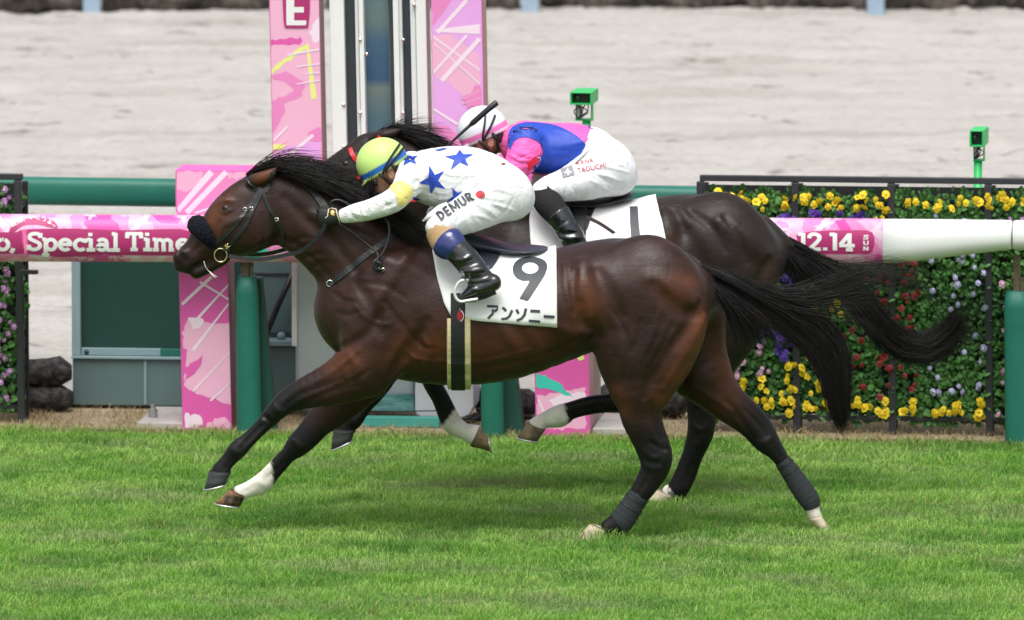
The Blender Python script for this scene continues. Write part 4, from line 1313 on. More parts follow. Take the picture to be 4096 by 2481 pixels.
N9, N1 = -0.15, -0.145
horse9 = dict(
    y=0.0, lo=(-1.56, -0.43, -0.03), hi=(1.50, 0.43, 1.95),
    cols=((0.031, 0.0130, 0.0096), (0.0060, 0.0052, 0.0054), (0.165, 0.050, 0.018), (0.70, 0.66, 0.58)),
    chains=[
        ('torso', [((1425, 1085), (1385, 1385), .13), ((1510, 1010), (1490, 1470), .20), ((1680, 955), (1650, 1525), .245),
                   ((1850, 995), (1830, 1540), .285), ((2030, 1010), (2010, 1517), .305), ((2220, 1000), (2220, 1448), .30),
                   ((2370, 968), (2370, 1392), .28), ((2500, 955), (2500, 1370), .265), ((2640, 1000), (2620, 1370), .245),
                   ((2740, 1040), (2700, 1330), .20), ((2790, 1110), (2740, 1290), .14)], dict(k=.03, cap=(.8, .35))),
        ('neck', [((1690, 955), (1400, 1330), .17), ((1600, 890), (1325, 1190), .145), ((1470, 815), (1265, 1112), .115),
                  ((1320, 755), (1195, 1035), .09), ((1190, 708), (1130, 985), .08), ((1080, 680), (1075, 975), .074)], dict(k=.05, cap=(.5, .5))),
        ('head', [((1045, 684), (1085, 968), .062), ((965, 722), (1050, 1000), .084), ((905, 775), (990, 1022), .088), ((862, 832), (930, 1032), .072),
                  ((818, 884), (878, 1055), .058), ((775, 940), (828, 1060), .05), ((738, 980), (785, 1075), .05), ((712, 1008), (750, 1085), .043)],
         dict(k=.022, cap=(.5, .45))),
        ('chin', [((870, 1010), (905, 1058), .042), ((822, 1050), (848, 1090), .036), ((770, 1072), (800, 1112), .034)], dict(k=.014)),
        ('lip', [((735, 1030), (765, 1092), .042), ((712, 1030), (735, 1086), .038)], dict(k=.014)),
        ('ear', [((1000, 700), (1030, 745), .026, -.052), ((1040, 690), (1075, 728), .03, -.062), ((1085, 672), (1102, 698), .018, -.066), ((1108, 662), (1112, 670), .006, -.066)], dict(k=.015)),
        ('ear2', [((1000, 690), (1030, 735), .026, .052), ((1050, 672), (1075, 705), .03, .062), ((1085, 655), (1100, 680), .018, .066), ((1108, 650), (1112, 658), .006, .066)], dict(k=.015)),
        ('haunch', [((2420, 1090), (2740, 1090), .10, -.12), ((2385, 1180), (2815, 1170), .13, -.135), ((2372, 1280), (2830, 1250), .14, -.14), ((2374, 1385), (2795, 1355), .132, N9),
                    ((2402, 1475), (2742, 1445), .115, N9), ((2440, 1545), (2692, 1535), .098, N9)], dict(k=.05, cap=(.5, .6))),
        ('leg_near_hind', [((2440, 1540), (2692, 1530), .095, N9), ((2465, 1600), (2652, 1592), .082, N9), ((2485, 1660), (2645, 1680), .070, N9), ((2520, 1745), (2664, 1735), .056, N9),
                           ((2552, 1815), (2690, 1815), .05, N9), ((2562, 1872), (2680, 1868), .045, N9), ((2540, 1925), (2638, 1940), .037, N9),
                           ((2505, 1990), (2590, 1995), .034, N9), ((2468, 2040), (2558, 2050), .036, N9), ((2432, 2078), (2520, 2110), .038, N9), ((2398, 2094), (2448, 2140), .035, N9)],
         dict(k=.03, cap=(.5, .5))),
        ('haunch_far', [((2480, 1130), (2800, 1120), .10, .11), ((2520, 1260), (2895, 1230), .13, .125), ((2600, 1400), (2903, 1365), .12, .13), ((2690, 1512), (2922, 1485), .105, .13)], dict(k=.05, cap=(.5, .6))),
        ('leg_far_hind', [((2690, 1510), (2922, 1485), .105, .13), ((2757, 1560), (2947, 1535), .092, .13), ((2830, 1625), (2985, 1590), .076, .13), ((2905, 1680), (3036, 1633), .062, .13),
                          ((2962, 1725), (3080, 1682), .054, .13), ((3014, 1783), (3110, 1737), .05, .13), ((3064, 1818), (3132, 1782), .042, .13), ((3102, 1858), (3155, 1824), .034, .13),
                          ((3132, 1907), (3190, 1868), .032, .13), ((3167, 1967), (3236, 1928), .034, .13), ((3202, 2018), (3272, 1984), .037, .13), ((3224, 2048), (3276, 2024), .031, .13), ((3238, 2082), (3288, 2066), .033, .13)],
         dict(k=.03, cap=(.5, .5))),
        ('shoulder', [((1500, 1030), (1700, 1130), .06, -.165), ((1400, 1190), (1660, 1310), .085, -.165), ((1368, 1360), (1625, 1450), .09, -.165), ((1345, 1430), (1560, 1530), .085, -.155)], dict(k=.05, cap=(.5, .6))),
        ('leg_near_fore', [((1345, 1425), (1560, 1530), .085, -.15), ((1262, 1488), (1420, 1575), .066, -.145), ((1178, 1534), (1292, 1602), .05, -.14), ((1122, 1568), (1203, 1628), .043, -.135),
                           ((1082, 1608), (1152, 1656), .044, -.13), ((1052, 1648), (1112, 1690), .038, -.13), ((1020, 1690), (1072, 1724), .028, -.13), ((967, 1744), (1022, 1772), .027, -.13),
                           ((918, 1780), (986, 1814), .034, -.13), ((890, 1822), (946, 1850), .028, -.13), ((860, 1862), (922, 1876), .031, -.13), ((842, 1886), (926, 1893), .035, -.13)],
         dict(k=.03, cap=(.5, .3))),
        ('shoulder_far', [((1420, 1180), (1660, 1300), .085, .16), ((1390, 1350), (1620, 1440), .085, .16), ((1340, 1480), (1550, 1540), .075, .14)], dict(k=.05, cap=(.5, .6))),
        ('leg_far_fore', [((1340, 1480), (1550, 1540), .075, .14), ((1268, 1605), (1422, 1645), .055, .13), ((1224, 1668), (1336, 1706), .046, .125), ((1184, 1722), (1286, 1754), .045, .12),
                          ((1145, 1770), (1240, 1790), .044, .12), ((1124, 1806), (1190, 1824), .035, .12), ((1086, 1845), (1150, 1868), .027, .12), ((1046, 1888), (1115, 1908), .027, .12),
                          ((1010, 1918), (1086, 1950), .034, .12), ((966, 1942), (1022, 1974), .028, .12), ((922, 1964), (985, 1990), .034, .12)],
         dict(k=.03, cap=(.5, .3))),
        ('dock', [((2700, 1020), (2760, 1090), .05), ((2790, 1058), (2805, 1110), .035), ((2850, 1085), (2850, 1120), .024)], dict(k=.04)),
        ('cheek', [((950, 850), (1000, 985), .03, -.066), ((1000, 835), (1045, 975), .03, -.064)], dict(k=.03)),
        ('wing', [((700, 1010), (730, 1050), .018, -.036), ((722, 1000), (745, 1045), .014, -.040)], dict(k=.012)),
    ],
    lines=[
        ([(1705, 1290), (1660, 1375), (1605, 1455), (1575, 1505)], .034, .014, 'sub'),
        ([(1345, 1395), (1400, 1372), (1480, 1320), (1530, 1250)], .024, .008, 'sub'),
        ([(1420, 1130), (1490, 1230), (1520, 1330)], .03, .007, 'sub'),
        ([(1640, 1010), (1560, 1130), (1480, 1260)], .03, .006, 'add'),
        ([(1135, 1632), (1200, 1578), (1290, 1545), (1370, 1515)], .013, .006, 'sub'),
        ([(1190, 1632), (1270, 1590), (1350, 1560), (1430, 1545)], .012, .005, 'sub'),
        ([(1400, 1420), (1430, 1470), (1420, 1510)], .02, .006, 'add'),
        ([(1115, 955), (1180, 985), (1260, 1050), (1330, 1130)], .022, .008, 'sub'),
        ([(1140, 790), (1230, 880), (1330, 970), (1420, 1080)], .03, .006, 'sub'),
        ([(1250, 860), (1350, 900), (1480, 960)], .03, .005, 'add'),
        ([(2385, 1345), (2350, 1290), (2325, 1215)], .04, .018, 'sub'),
        ([(2330, 1060), (2332, 1120), (2340, 1190), (2356, 1250)], .045, .008, 'add'),
        ([(2390, 1080), (2440, 1180), (2480, 1260)], .04, .008, 'sub'),
        ([(2795, 1215), (2740, 1330), (2660, 1430), (2600, 1530), (2580, 1590)], .03, .012, 'sub'),
        ([(2810, 1270), (2760, 1370), (2700, 1470), (2650, 1550)], .025, .007, 'add'),
        ([(2560, 1290), (2550, 1360), (2520, 1410)], .02, .004, 'sub'),
        ([(2600, 1120), (2690, 1160), (2760, 1200)], .05, .008, 'add'),
        ([(2600, 1610), (2612, 1680), (2640, 1760)], .014, .007, 'sub'),
        ([(2575, 1800), (2610, 1830), (2640, 1830)], .014, .006, 'add'),
        ([(2600, 1870), (2580, 1930), (2545, 1985)], .008, .004, 'sub'),
        ([(1000, 1755), (1040, 1715), (1075, 1690)], .007, .004, 'sub'),
        ([(890, 905), (930, 890), (985, 868)], .012, .005, 'add'),
        ([(872, 818), (895, 802), (930, 806)], .012, .007, 'add'),
        ([(880, 850), (905, 858), (930, 848)], .010, .004, 'sub'),
        ([(745, 1088), (785, 1062), (830, 1040), (862, 1022)], .007, .007, 'sub'),
        ([(722, 1012), (732, 1030), (738, 1042)], .010, .012, 'sub'),
        ([(1050, 860), (1060, 920), (1050, 975)], .012, .005, 'sub'),
        ([(1085, 870), (1110, 930), (1115, 975)], .016, .007, 'sub'),
        ([(1700, 1350), (1720, 1400), (1700, 1460)], .02, .004, 'add'),
        ([(2000, 1300), (2060, 1380), (2080, 1450)], .03, .003, 'add'),
        ([(2100, 1300), (2150, 1370), (2160, 1420)], .03, .003, 'add'),
        ([(2230, 1310), (2300, 1330), (2350, 1330)], .03, .006, 'add'),
        ([(1600, 1545), (1800, 1500), (2000, 1470), (2200, 1420), (2330, 1350)], .02, .003, 'sub'),
        ([(2980, 1640), (3040, 1700), (3070, 1750)], .014, .007, 'sub'),
        ([(2900, 1600), (2950, 1660), (3000, 1740)], .012, .005, 'sub'),
        ([(1700, 1455), (1800, 1440), (1900, 1448), (2000, 1430), (2120, 1400)], .007, .0045, 'add'),
        ([(1620, 1400), (1660, 1430), (1720, 1440)], .008, .005, 'add'), ([(1650, 1350), (1690, 1390), (1740, 1400)], .010, .004, 'sub'),
        ([(1400, 1180), (1440, 1250), (1500, 1290), (1560, 1300)], .007, .004, 'add'), ([(1440, 1400), (1380, 1450), (1330, 1490), (1260, 1530)], .007, .005, 'add'),
        ([(1480, 1480), (1420, 1520), (1340, 1550)], .010, .005, 'sub'), ([(1540, 1210), (1600, 1290), (1640, 1340)], .018, .006, 'sub'), ([(1450, 1130), (1540, 1140), (1620, 1190)], .016, .004, 'sub'),
        ([(2440, 1230), (2500, 1330), (2510, 1440), (2480, 1540)], .012, .004, 'sub'), ([(2640, 1240), (2610, 1340), (2560, 1440)], .016, .004, 'add'), ([(2690, 1300), (2650, 1390), (2590, 1480)], .012, .004, 'sub'),
        ([(2620, 1140), (2700, 1230), (2780, 1260)], .035, .003, 'sub'), ([(2300, 1080), (2290, 1160), (2300, 1250)], .018, .004, 'sub'), ([(2260, 1060), (2262, 1150), (2280, 1230)], .016, .003, 'add'),
        ([(960, 1010), (1010, 990), (1045, 950)], .010, .004, 'add'), ([(860, 960), (830, 990), (800, 1005)], .008, .004, 'add'), ([(800, 985), (770, 1010), (752, 1040)], .008, .003, 'sub'), ([(895, 865), (870, 910), (850, 950)], .010, .003, 'sub'),
        ([(905, 800), (890, 812), (880, 830)], .008, .005, 'add'), ([(885, 845), (905, 850), (922, 842)], .007, .004, 'add'),
        ([(1155, 985), (1190, 960), (1230, 950)], .008, .004, 'sub'), ([(1180, 1010), (1215, 990), (1255, 985)], .008, .004, 'sub'), ([(1210, 1040), (1245, 1020), (1290, 1018)], .008, .004, 'sub'), ([(1240, 1075), (1280, 1055), (1320, 1055)], .008, .004, 'sub'),
        ([(1200, 1000), (1250, 1010), (1300, 1060)], .007, .003, 'add'), ([(1330, 1170), (1370, 1200), (1420, 1210)], .012, .005, 'sub'), ([(1345, 1250), (1390, 1260), (1430, 1250)], .010, .004, 'sub'),
        ([(1090, 1615), (1110, 1640), (1135, 1650)], .014, .003, 'add'), ([(1050, 1660), (1085, 1690)], .010, .004, 'sub'), ([(1040, 1705), (1000, 1750), (965, 1790)], .006, .005, 'sub'), ([(1058, 1712), (1018, 1758), (980, 1800)], .007, .005, 'add'),
        ([(925, 1795), (945, 1810), (965, 1815)], .012, .003, 'add'), ([(930, 1835), (905, 1860), (890, 1880)], .008, .004, 'sub'),
        ([(1170, 1762), (1200, 1785), (1215, 1790)], .014, .003, 'add'), ([(1140, 1845), (1100, 1885), (1060, 1920)], .006, .005, 'sub'), ([(1030, 1925), (1055, 1940), (1070, 1945)], .010, .005, 'add'), ([(1010, 1950), (980, 1965)], .008, .004, 'sub'),
        ([(2600, 1770), (2640, 1790), (2680, 1800)], .012, .006, 'sub'), ([(2570, 1850), (2600, 1870), (2640, 1870)], .012, .006, 'add'), ([(2660, 1760), (2668, 1800), (2660, 1850)], .010, .006, 'add'), ([(2630, 1690), (2640, 1740), (2655, 1780)], .008, .006, 'sub'),
        ([(3030, 1770), (3060, 1770), (3085, 1750)], .012, .006, 'add'), ([(3100, 1790), (3120, 1830)], .007, .005, 'sub'), ([(2770, 1540), (2850, 1590), (2930, 1650)], .010, .004, 'add'),
    ],
    red=[((2812, 1290, -.2), (2700, 1480, -.2), .055, .85), ((2690, 1500, -.2), (2640, 1580, -.2), .05, .6), ((1640, 1420, -.25), (1720, 1400, -.27), .09, .55),
         ((2340, 1150, -.3), (2350, 1280, -.3), .07, .5), ((1900, 1420, -.28), (2150, 1380, -.28), .13, .30), ((1330, 1450, -.2), (1420, 1440, -.22), .06, .4),
         ((2760, 1130, -.25), (2700, 1170, -.27), .08, .32), ((890, 780, -.08), (830, 920, -.06), .05, .5), ((1040, 720, -.08), (1070, 700, -.08), .03, .5),
         ((2860, 1300, .1), (2900, 1480, .1), .09, .6), ((2480, 1560, -.2), (2500, 1640, -.2), .04, .4), ((2850, 1580, .13), (2900, 1600, .13), .06, .6)],
    dark=[((700, 1030, 0), (790, 1090, 0), .07, .65), ((722, 1020, -.05), (736, 1036, -.05), .016, 1.0), ((880, 832, -.09), (925, 832, -.09), .022, .8), ((745, 1090, -.04), (850, 1030, -.05), .010, .8), ((1085, 880, -.08), (1115, 975, -.08), .03, .6), ((1690, 1320, -.26), (1590, 1480, -.24), .035, .55), ((2375, 1340, -.27), (2395, 1440, -.27), .05, .5), ((860, 1060, 0), (800, 1100, 0), .05, .5), ((2300, 985, 0), (2500, 955, 0), .12, .45), ((2500, 955, 0), (2720, 1035, 0), .10, .5),
          ((1200, 740, 0), (1650, 950, 0), .08, .5), ((2600, 1330, -.28), (2560, 1500, -.28), .09, .35), ((2880, 1330, 0), (2800, 1500, 0), .10, .4)],
    foam=[(2832, 1345, -.04, .022), (2815, 1375, -.05, .016)],
    stops={'leg_near_hind': (1.0, 3.6, None), 'leg_far_hind': (1.8, 4.4, 10.2), 'leg_near_fore': (0.7, 2.9, None), 'leg_far_fore': (1.0, 3.0, ((1094, 1880), (-1, .12), .12), 5.6)},
)
NB = -.14
horse1 = dict(
    y=1.15, lo=(-1.18, 0.72, -0.03), hi=(1.32, 1.60, 2.05),
    cols=((0.0195, 0.0130, 0.0108), (0.0055, 0.005, 0.0052), (0.048, 0.023, 0.015), (0.70, 0.67, 0.60)),
    chains=[
        ('torso', [((1735, 905), (1695, 1210), .13), ((1820, 835), (1800, 1295), .20), ((1990, 785), (1960, 1350), .245), ((2160, 812), (2140, 1365), .285),
                   ((2340, 828), (2320, 1345), .305), ((2530, 806), (2530, 1290), .30), ((2660, 788), (2660, 1225), .285), ((2790, 779), (2780, 1205), .27),
                   ((2920, 815), (2890, 1200), .25), ((3030, 882), (2985, 1165), .20), ((3085, 950), (3040, 1120), .14)], dict(k=.03, cap=(.8, .35))),
        ('neck', [((2000, 780), (1710, 1150), .17), ((1920, 720), (1660, 1010), .145), ((1820, 650), (1610, 920), .115), ((1700, 590), (1560, 850), .09),
                  ((1600, 545), (1500, 810), .08), ((1530, 525), (1470, 800), .074)], dict(k=.05, cap=(.5, .5))),
        ('head', [((1520, 528), (1500, 800), .062), ((1440, 570), (1450, 835), .084), ((1370, 615), (1390, 855), .088), ((1312, 665), (1330, 860), .072),
                  ((1262, 712), (1285, 880), .058), ((1212, 762), (1240, 880), .05), ((1165, 800), (1195, 890), .05), ((1135, 825), (1160, 895), .043)], dict(k=.022, cap=(.5, .45))),
        ('chin', [((1280, 835), (1305, 880), .042), ((1230, 870), (1250, 910), .036), ((1180, 890), (1205, 925), .034)], dict(k=.014)),
        ('ear', [((1495, 530), (1520, 575), .026, -.052), ((1530, 522), (1555, 560), .03, -.062), ((1565, 518), (1585, 545), .018, -.066), ((1600, 512), (1604, 522), .006, -.066)], dict(k=.015)),
        ('ear2', [((1490, 535), (1520, 560), .026, .052), ((1520, 515), (1550, 545), .028, .06), ((1540, 512), (1556, 530), .016, .064), ((1560, 508), (1564, 516), .006, .064)], dict(k=.015)),
        ('haunch', [((2710, 915), (3030, 925), .10, -.12), ((2665, 1000), (3095, 1000), .13, -.135), ((2650, 1100), (3115, 1070), .14, -.14), ((2650, 1210), (3085, 1180), .132, NB),
                    ((2668, 1300), (3040, 1290), .115, NB)], dict(k=.05, cap=(.5, .6))),
        ('leg_near_hind', [((2668, 1300), (3040, 1290), .115, NB), ((2692, 1390), (2975, 1400), .098, NB), ((2720, 1480), (2910, 1500), .08, NB), ((2738, 1570), (2872, 1590), .065, NB),
                           ((2750, 1670), (2866, 1665), .054, NB), ((2749, 1750), (2852, 1725), .047, NB), ((2728, 1830), (2812, 1815), .036, NB), ((2695, 1905), (2783, 1900), .033, NB),
                           ((2668, 1948), (2752, 1968), .037, NB), ((2645, 1955), (2690, 2000), .034, NB)], dict(k=.03, cap=(.5, .5))),
        ('leg_far_hind', [((2640, 1010), (2980, 1010), .11, .12), ((2615, 1180), (2950, 1160), .12, .13), ((2585, 1330), (2860, 1320), .10, .14), ((2562, 1430), (2775, 1450), .078, .14),
                          ((2545, 1510), (2700, 1548), .062, .14), ((2518, 1562), (2630, 1628), .05, .14), ((2450, 1572), (2480, 1645), .038, .14), ((2350, 1586), (2376, 1656), .033, .14), ((2262, 1613), (2300, 1674), .033, .14),
                          ((2208, 1630), (2266, 1700), .038, .14), ((2152, 1660), (2192, 1708), .031, .14), ((2110, 1692), (2182, 1722), .036, .14)], dict(k=.03, cap=(.5, .3))),
        ('shoulder', [((1800, 850), (2010, 955), .06, -.165), ((1710, 1015), (1970, 1135), .085, -.165), ((1678, 1185), (1935, 1275), .09, -.165), ((1650, 1255), (1865, 1355), .085, -.155)], dict(k=.05, cap=(.5, .6))),
        ('leg_near_fore', [((1650, 1250), (1865, 1355), .085, -.15), ((1575, 1345), (1715, 1425), .066, -.145), ((1535, 1420), (1632, 1478), .05, -.14), ((1505, 1480), (1585, 1522), .044, -.135),
                           ((1490, 1520), (1565, 1550), .043, -.13), ((1462, 1570), (1528, 1594), .034, -.13), ((1428, 1620), (1484, 1640), .027, -.13), ((1372, 1668), (1450, 1690), .035, -.13),
                           ((1352, 1698), (1420, 1704), .031, -.13), ((1338, 1720), (1424, 1722), .036, -.13)], dict(k=.03, cap=(.5, .3))),
        ('leg_far_fore', [((1740, 1060), (1970, 1160), .085, .16), ((1700, 1230), (1900, 1300), .075, .15), ((1665, 1340), (1810, 1370), .06, .14), ((1655, 1410), (1770, 1415), .048, .13), ((1668, 1475), (1765, 1470), .046, .13),
                          ((1694, 1540), (1770, 1535), .040, .13), ((1726, 1595), (1798, 1590), .034, .13), ((1750, 1660), (1828, 1648), .034, .13), ((1778, 1718), (1852, 1682), .036, .13),
                          ((1838, 1752), (1880, 1700), .031, .13), ((1888, 1784), (1922, 1702), .036, .13)], dict(k=.03, cap=(.5, .3))),
        ('dock', [((3030, 875), (3075, 940), .05), ((3110, 925), (3125, 970), .035), ((3170, 965), (3165, 1000), .024)], dict(k=.04)),
    ],
    lines=[
        ([(2640, 1100), (2690, 1000), (2725, 930)], .04, .014, 'sub'),
        ([(2660, 860), (2668, 930), (2680, 1010)], .045, .007, 'add'),
        ([(2730, 900), (2780, 990), (2820, 1060)], .04, .008, 'sub'),
        ([(2880, 900), (2980, 960), (3050, 1020)], .05, .008, 'add'),
        ([(3080, 1040), (3030, 1150), (2960, 1250)], .03, .01, 'sub'),
        ([(2790, 1640), (2800, 1700), (2790, 1760)], .012, .006, 'sub'),
        ([(1370, 640), (1400, 625), (1430, 632)], .012, .006, 'add'), ([(2760, 840), (2840, 900), (2900, 1000)], .022, .005, 'sub'), ([(2900, 860), (2960, 950), (2990, 1050)], .02, .005, 'sub'),
        ([(2670, 830), (2720, 850), (2760, 900)], .02, .004, 'add'), ([(1480, 1590), (1440, 1640), (1410, 1675)], .006, .005, 'sub'), ([(1800, 1600), (1800, 1660), (1820, 1700)], .006, .004, 'sub'), ([(2420, 1620), (2330, 1640), (2270, 1660)], .006, .005, 'sub'),
        ([(2220, 1650), (2240, 1670), (2250, 1690)], .010, .005, 'add'), ([(2790, 1800), (2770, 1870), (2740, 1930)], .006, .005, 'sub'), ([(2770, 1690), (2800, 1720), (2830, 1700)], .012, .006, 'add'),
    ],
    red=[((2690, 960, .87), (2680, 1080, .87), .06, .7), ((3060, 1080, .95), (3000, 1150, .95), .08, .5)],
    dark=[((1900, 770, 1.15), (2100, 800, 1.15), .1, .4)],
    stops={'leg_near_hind': (1.0, 3.2, 8.3), 'leg_far_hind': (2.0, 4.0, ((2272, 1655), (-1, .25), 1.29), 6.5), 'leg_near_fore': (1.0, 3.0, None), 'leg_far_fore': (1.0, 3.0, ((1798, 1655), (.8, .6), 1.28), 5.5)},
)


def finish_horse(H, name, label, mcoat, hooves):
    F, V, Q, legs = build_horse(H)
    gx = V[V[:, 2].argmin(), 0]
    root = empty(name, (float(V[:, 0].mean()), H['y'], 0.0), label, 'horse')
    body = mesh_obj('body', V, Q, mcoat, root)
    set_attr(body, 'coat', coat(V, H, legs))
    for cf, ch, toe, hb, y, b, m in hooves:
        v, f, sh = hoof_mesh(cf, ch, toe, hb, H['y'] + y, b)
        h = mesh_obj('hoof', v, f, m, root)
        MB().tube(sh, 0.0042, 6).build('horseshoe', M_shoe, h, smooth=True)
    return root, body, V, Q, bvh_of(V, Q), F


H9, body9, V9, Q9, bvh9, F9 = finish_horse(horse9, 'racehorse', 'dark bay racehorse in front, galloping in the number 9 cloth with a fleece noseband', M_coat, [
    ((838, 1888), (930, 1895), (816, 1957), (916, 1932), -.13, .046, M_hoofd),
    ((915, 1964), (988, 1990), (860, 2013), (974, 2028), .12, .042, M_hoofl),
    ((2356, 2104), (2430, 2128), (2292, 2166), (2415, 2176), N9, .044, M_hoofw),
    ((3234, 2078), (3292, 2064), (3276, 2122), (3320, 2106), .13, .042, M_hoofw)])
H1, body1, V1, Q1, bvh1, F1 = finish_horse(horse1, 'racehorse', 'nearly black racehorse behind, galloping in the number 1 cloth with red browband', M_coat2, [
    ((1335, 1722), (1427, 1725), (1324, 1800), (1419, 1755), -.13, .046, M_hoofd),
    ((1890, 1786), (1926, 1700), (1963, 1808), (1950, 1744), .13, .044, M_hooft),
    ((2105, 1698), (2186, 1726), (2068, 1750), (2162, 1765), .14, .046, M_hooft),
    ((2622, 1962), (2695, 1990), (2580, 2008), (2680, 2018), NB, .048, M_hoofw)])
# ------------------------------------------------------------------ manes and tails
def guide(pts, y):
    return [P(a, b, y + c) for a, b, c in [(p + (0,) if len(p) == 2 else p) for p in pts]]


def hair(name, root, sets, y, seed):
    V = []; Fc = []; n0 = 0
    for gl, n, rad, spread, cl in sets:
        v, f = strands(None, [guide(g, y) for g in gl], n, rad, seed + n0, spread, clump=cl)
        V.append(v); Fc.append(f + n0); n0 += len(v)
    o = mesh_obj(name, np.vstack(V), np.vstack(Fc), M_hair, root)
    rng = np.random.RandomState(seed + 5)
    m = n0 // 30                                     # strands: 10 rings of three
    t = rng.rand(m) ** 9
    col = np.array((.0055, .0048, .0052)) * (1 - t[:, None]) + np.array((.042, .026, .018)) * t[:, None]
    set_attr(o, 'strand', np.repeat(col, 30, 0))
    return o


hair('tail', H9, [
    ([[(2770, 1050, -.02), (2890, 1078), (3030, 1148), (3180, 1212), (3320, 1290), (3388, 1390), (3392, 1520), (3385, 1640)],
      [(2775, 1062, -.04), (2895, 1105, -.03), (3020, 1175, -.03), (3160, 1250), (3295, 1340), (3362, 1450), (3375, 1600), (3385, 1745)],
      [(2785, 1075, .01), (2885, 1130, .0), (3005, 1205), (3135, 1295), (3255, 1395), (3315, 1500), (3340, 1620), (3372, 1740)],
      [(2790, 1090, -.03), (2880, 1155, -.03), (2990, 1230, -.02), (3115, 1315), (3230, 1405), (3290, 1510), (3318, 1620), (3360, 1720)]], 2900, .0013, .008, .5),
    ([[(2800, 1068, -.02), (2900, 1085), (3040, 1148), (3180, 1170), (3330, 1110), (3480, 1060), (3640, 1030)],
      [(2800, 1075, .02), (2900, 1095), (3040, 1158), (3190, 1200), (3350, 1170), (3520, 1110), (3700, 1090)],
      [(2800, 1080, .02), (2900, 1110), (3040, 1175), (3200, 1230), (3350, 1260), (3460, 1330), (3520, 1400)]], 420, .0010, .010, .9),
    ([[(2795, 1100, -.04), (2860, 1170, -.05), (2905, 1250, -.05), (2935, 1330, -.05), (2940, 1400, -.05)],
      [(2800, 1105, -.03), (2890, 1180, -.04), (2960, 1260, -.04), (3000, 1330, -.03), (3020, 1400, -.03)],
      [(2805, 1100, -.02), (2930, 1190, -.03), (3040, 1270, -.03), (3110, 1350, -.03), (3150, 1420, -.03)]], 520, .0011, .010, .8)], 0.0, 11)
hair('tail', H1, [
    ([[(3100, 925), (3200, 980), (3300, 1045), (3400, 1105), (3475, 1200), (3550, 1300), (3640, 1365), (3730, 1362), (3790, 1300), (3830, 1215)],
      [(3100, 940), (3190, 1005), (3290, 1075), (3390, 1140), (3460, 1225), (3530, 1325), (3625, 1395), (3735, 1395), (3810, 1330), (3870, 1230)],
      [(3100, 955), (3180, 1025), (3280, 1100), (3375, 1170), (3440, 1255), (3510, 1350), (3610, 1425), (3730, 1435), (3820, 1380), (3900, 1280)]], 3000, .0013, .012, .7),
    ([[(3100, 945, -.05), (3120, 1010, -.05), (3140, 1080, -.05), (3170, 1150, -.05)],
      [(3105, 955, -.04), (3160, 1030, -.05), (3220, 1100, -.05), (3280, 1170, -.04)],
      [(3110, 955, -.02), (3190, 1030, -.03), (3290, 1100, -.03), (3380, 1180, -.03)]], 800, .0012, .009, .5),
    ([[(3200, 985), (3350, 1060), (3500, 1050), (3650, 1060), (3760, 1120)],
      [(3250, 1010), (3400, 1090), (3560, 1130), (3700, 1180), (3790, 1250)]], 130, .0009, .012, 1.0)], 1.15, 21)
hair('mane', H9, [
    ([[(985, 702, -.01), (1040, 668, -.02), (1130, 642, -.03), (1220, 655, -.03), (1310, 690, -.03)],
      [(1050, 690, -.02), (1110, 668, -.05), (1190, 672, -.06), (1280, 700, -.06), (1370, 730, -.05)],
      [(1100, 692, -.02), (1170, 690, -.06), (1250, 705, -.075), (1340, 740, -.075), (1440, 775, -.06)],
      [(1190, 712, -.02), (1260, 712, -.06), (1340, 740, -.085), (1430, 775, -.085), (1520, 830, -.07)],
      [(1260, 735, -.02), (1330, 740, -.07), (1420, 780, -.09), (1510, 825, -.09), (1600, 880, -.08)],
      [(1330, 762, -.02), (1400, 772, -.07), (1490, 815, -.10), (1580, 865, -.10), (1650, 920, -.09)],
      [(1430, 800, -.02), (1500, 825, -.08), (1570, 870, -.11), (1640, 915, -.11), (1700, 960, -.10)],
      [(1540, 855, -.02), (1600, 880, -.08), (1650, 915, -.11), (1690, 945, -.11), (1720, 975, -.11)]], 3000, .0012, .012, .9),
    ([[(1010, 695, .02), (1070, 655, .02), (1170, 640, .02), (1270, 665, .02), (1360, 700, .02)],
      [(1110, 690, .02), (1190, 672, .02), (1290, 685, .02), (1390, 720, .02), (1480, 770, .02)],
      [(1250, 730, .02), (1330, 715, .02), (1420, 750, .02), (1510, 800, .02), (1600, 850, .02)],
      [(1400, 785, .02), (1470, 785, .02), (1550, 830, .02), (1620, 870, .02), (1690, 930, .02)]], 1000, .0011, .010, .9),
    ([[(1000, 692), (1060, 650), (1160, 625), (1260, 640), (1330, 660)], [(1100, 690), (1180, 660), (1280, 670), (1370, 690), (1440, 730)],
      [(1200, 712), (1280, 690), (1370, 710), (1450, 740), (1530, 790)], [(1330, 762), (1420, 740), (1510, 780), (1590, 830), (1650, 880)]], 150, .0008, .012, 1.0),
    ([[(1480, 800, -.12), (1475, 770, -.17), (1468, 735, -.20), (1462, 700, -.20)],
      [(1500, 800, -.12), (1490, 760, -.17), (1490, 720, -.20), (1498, 680, -.20)]], 46, .0009, .005, 1.2)], 0.0, 31)
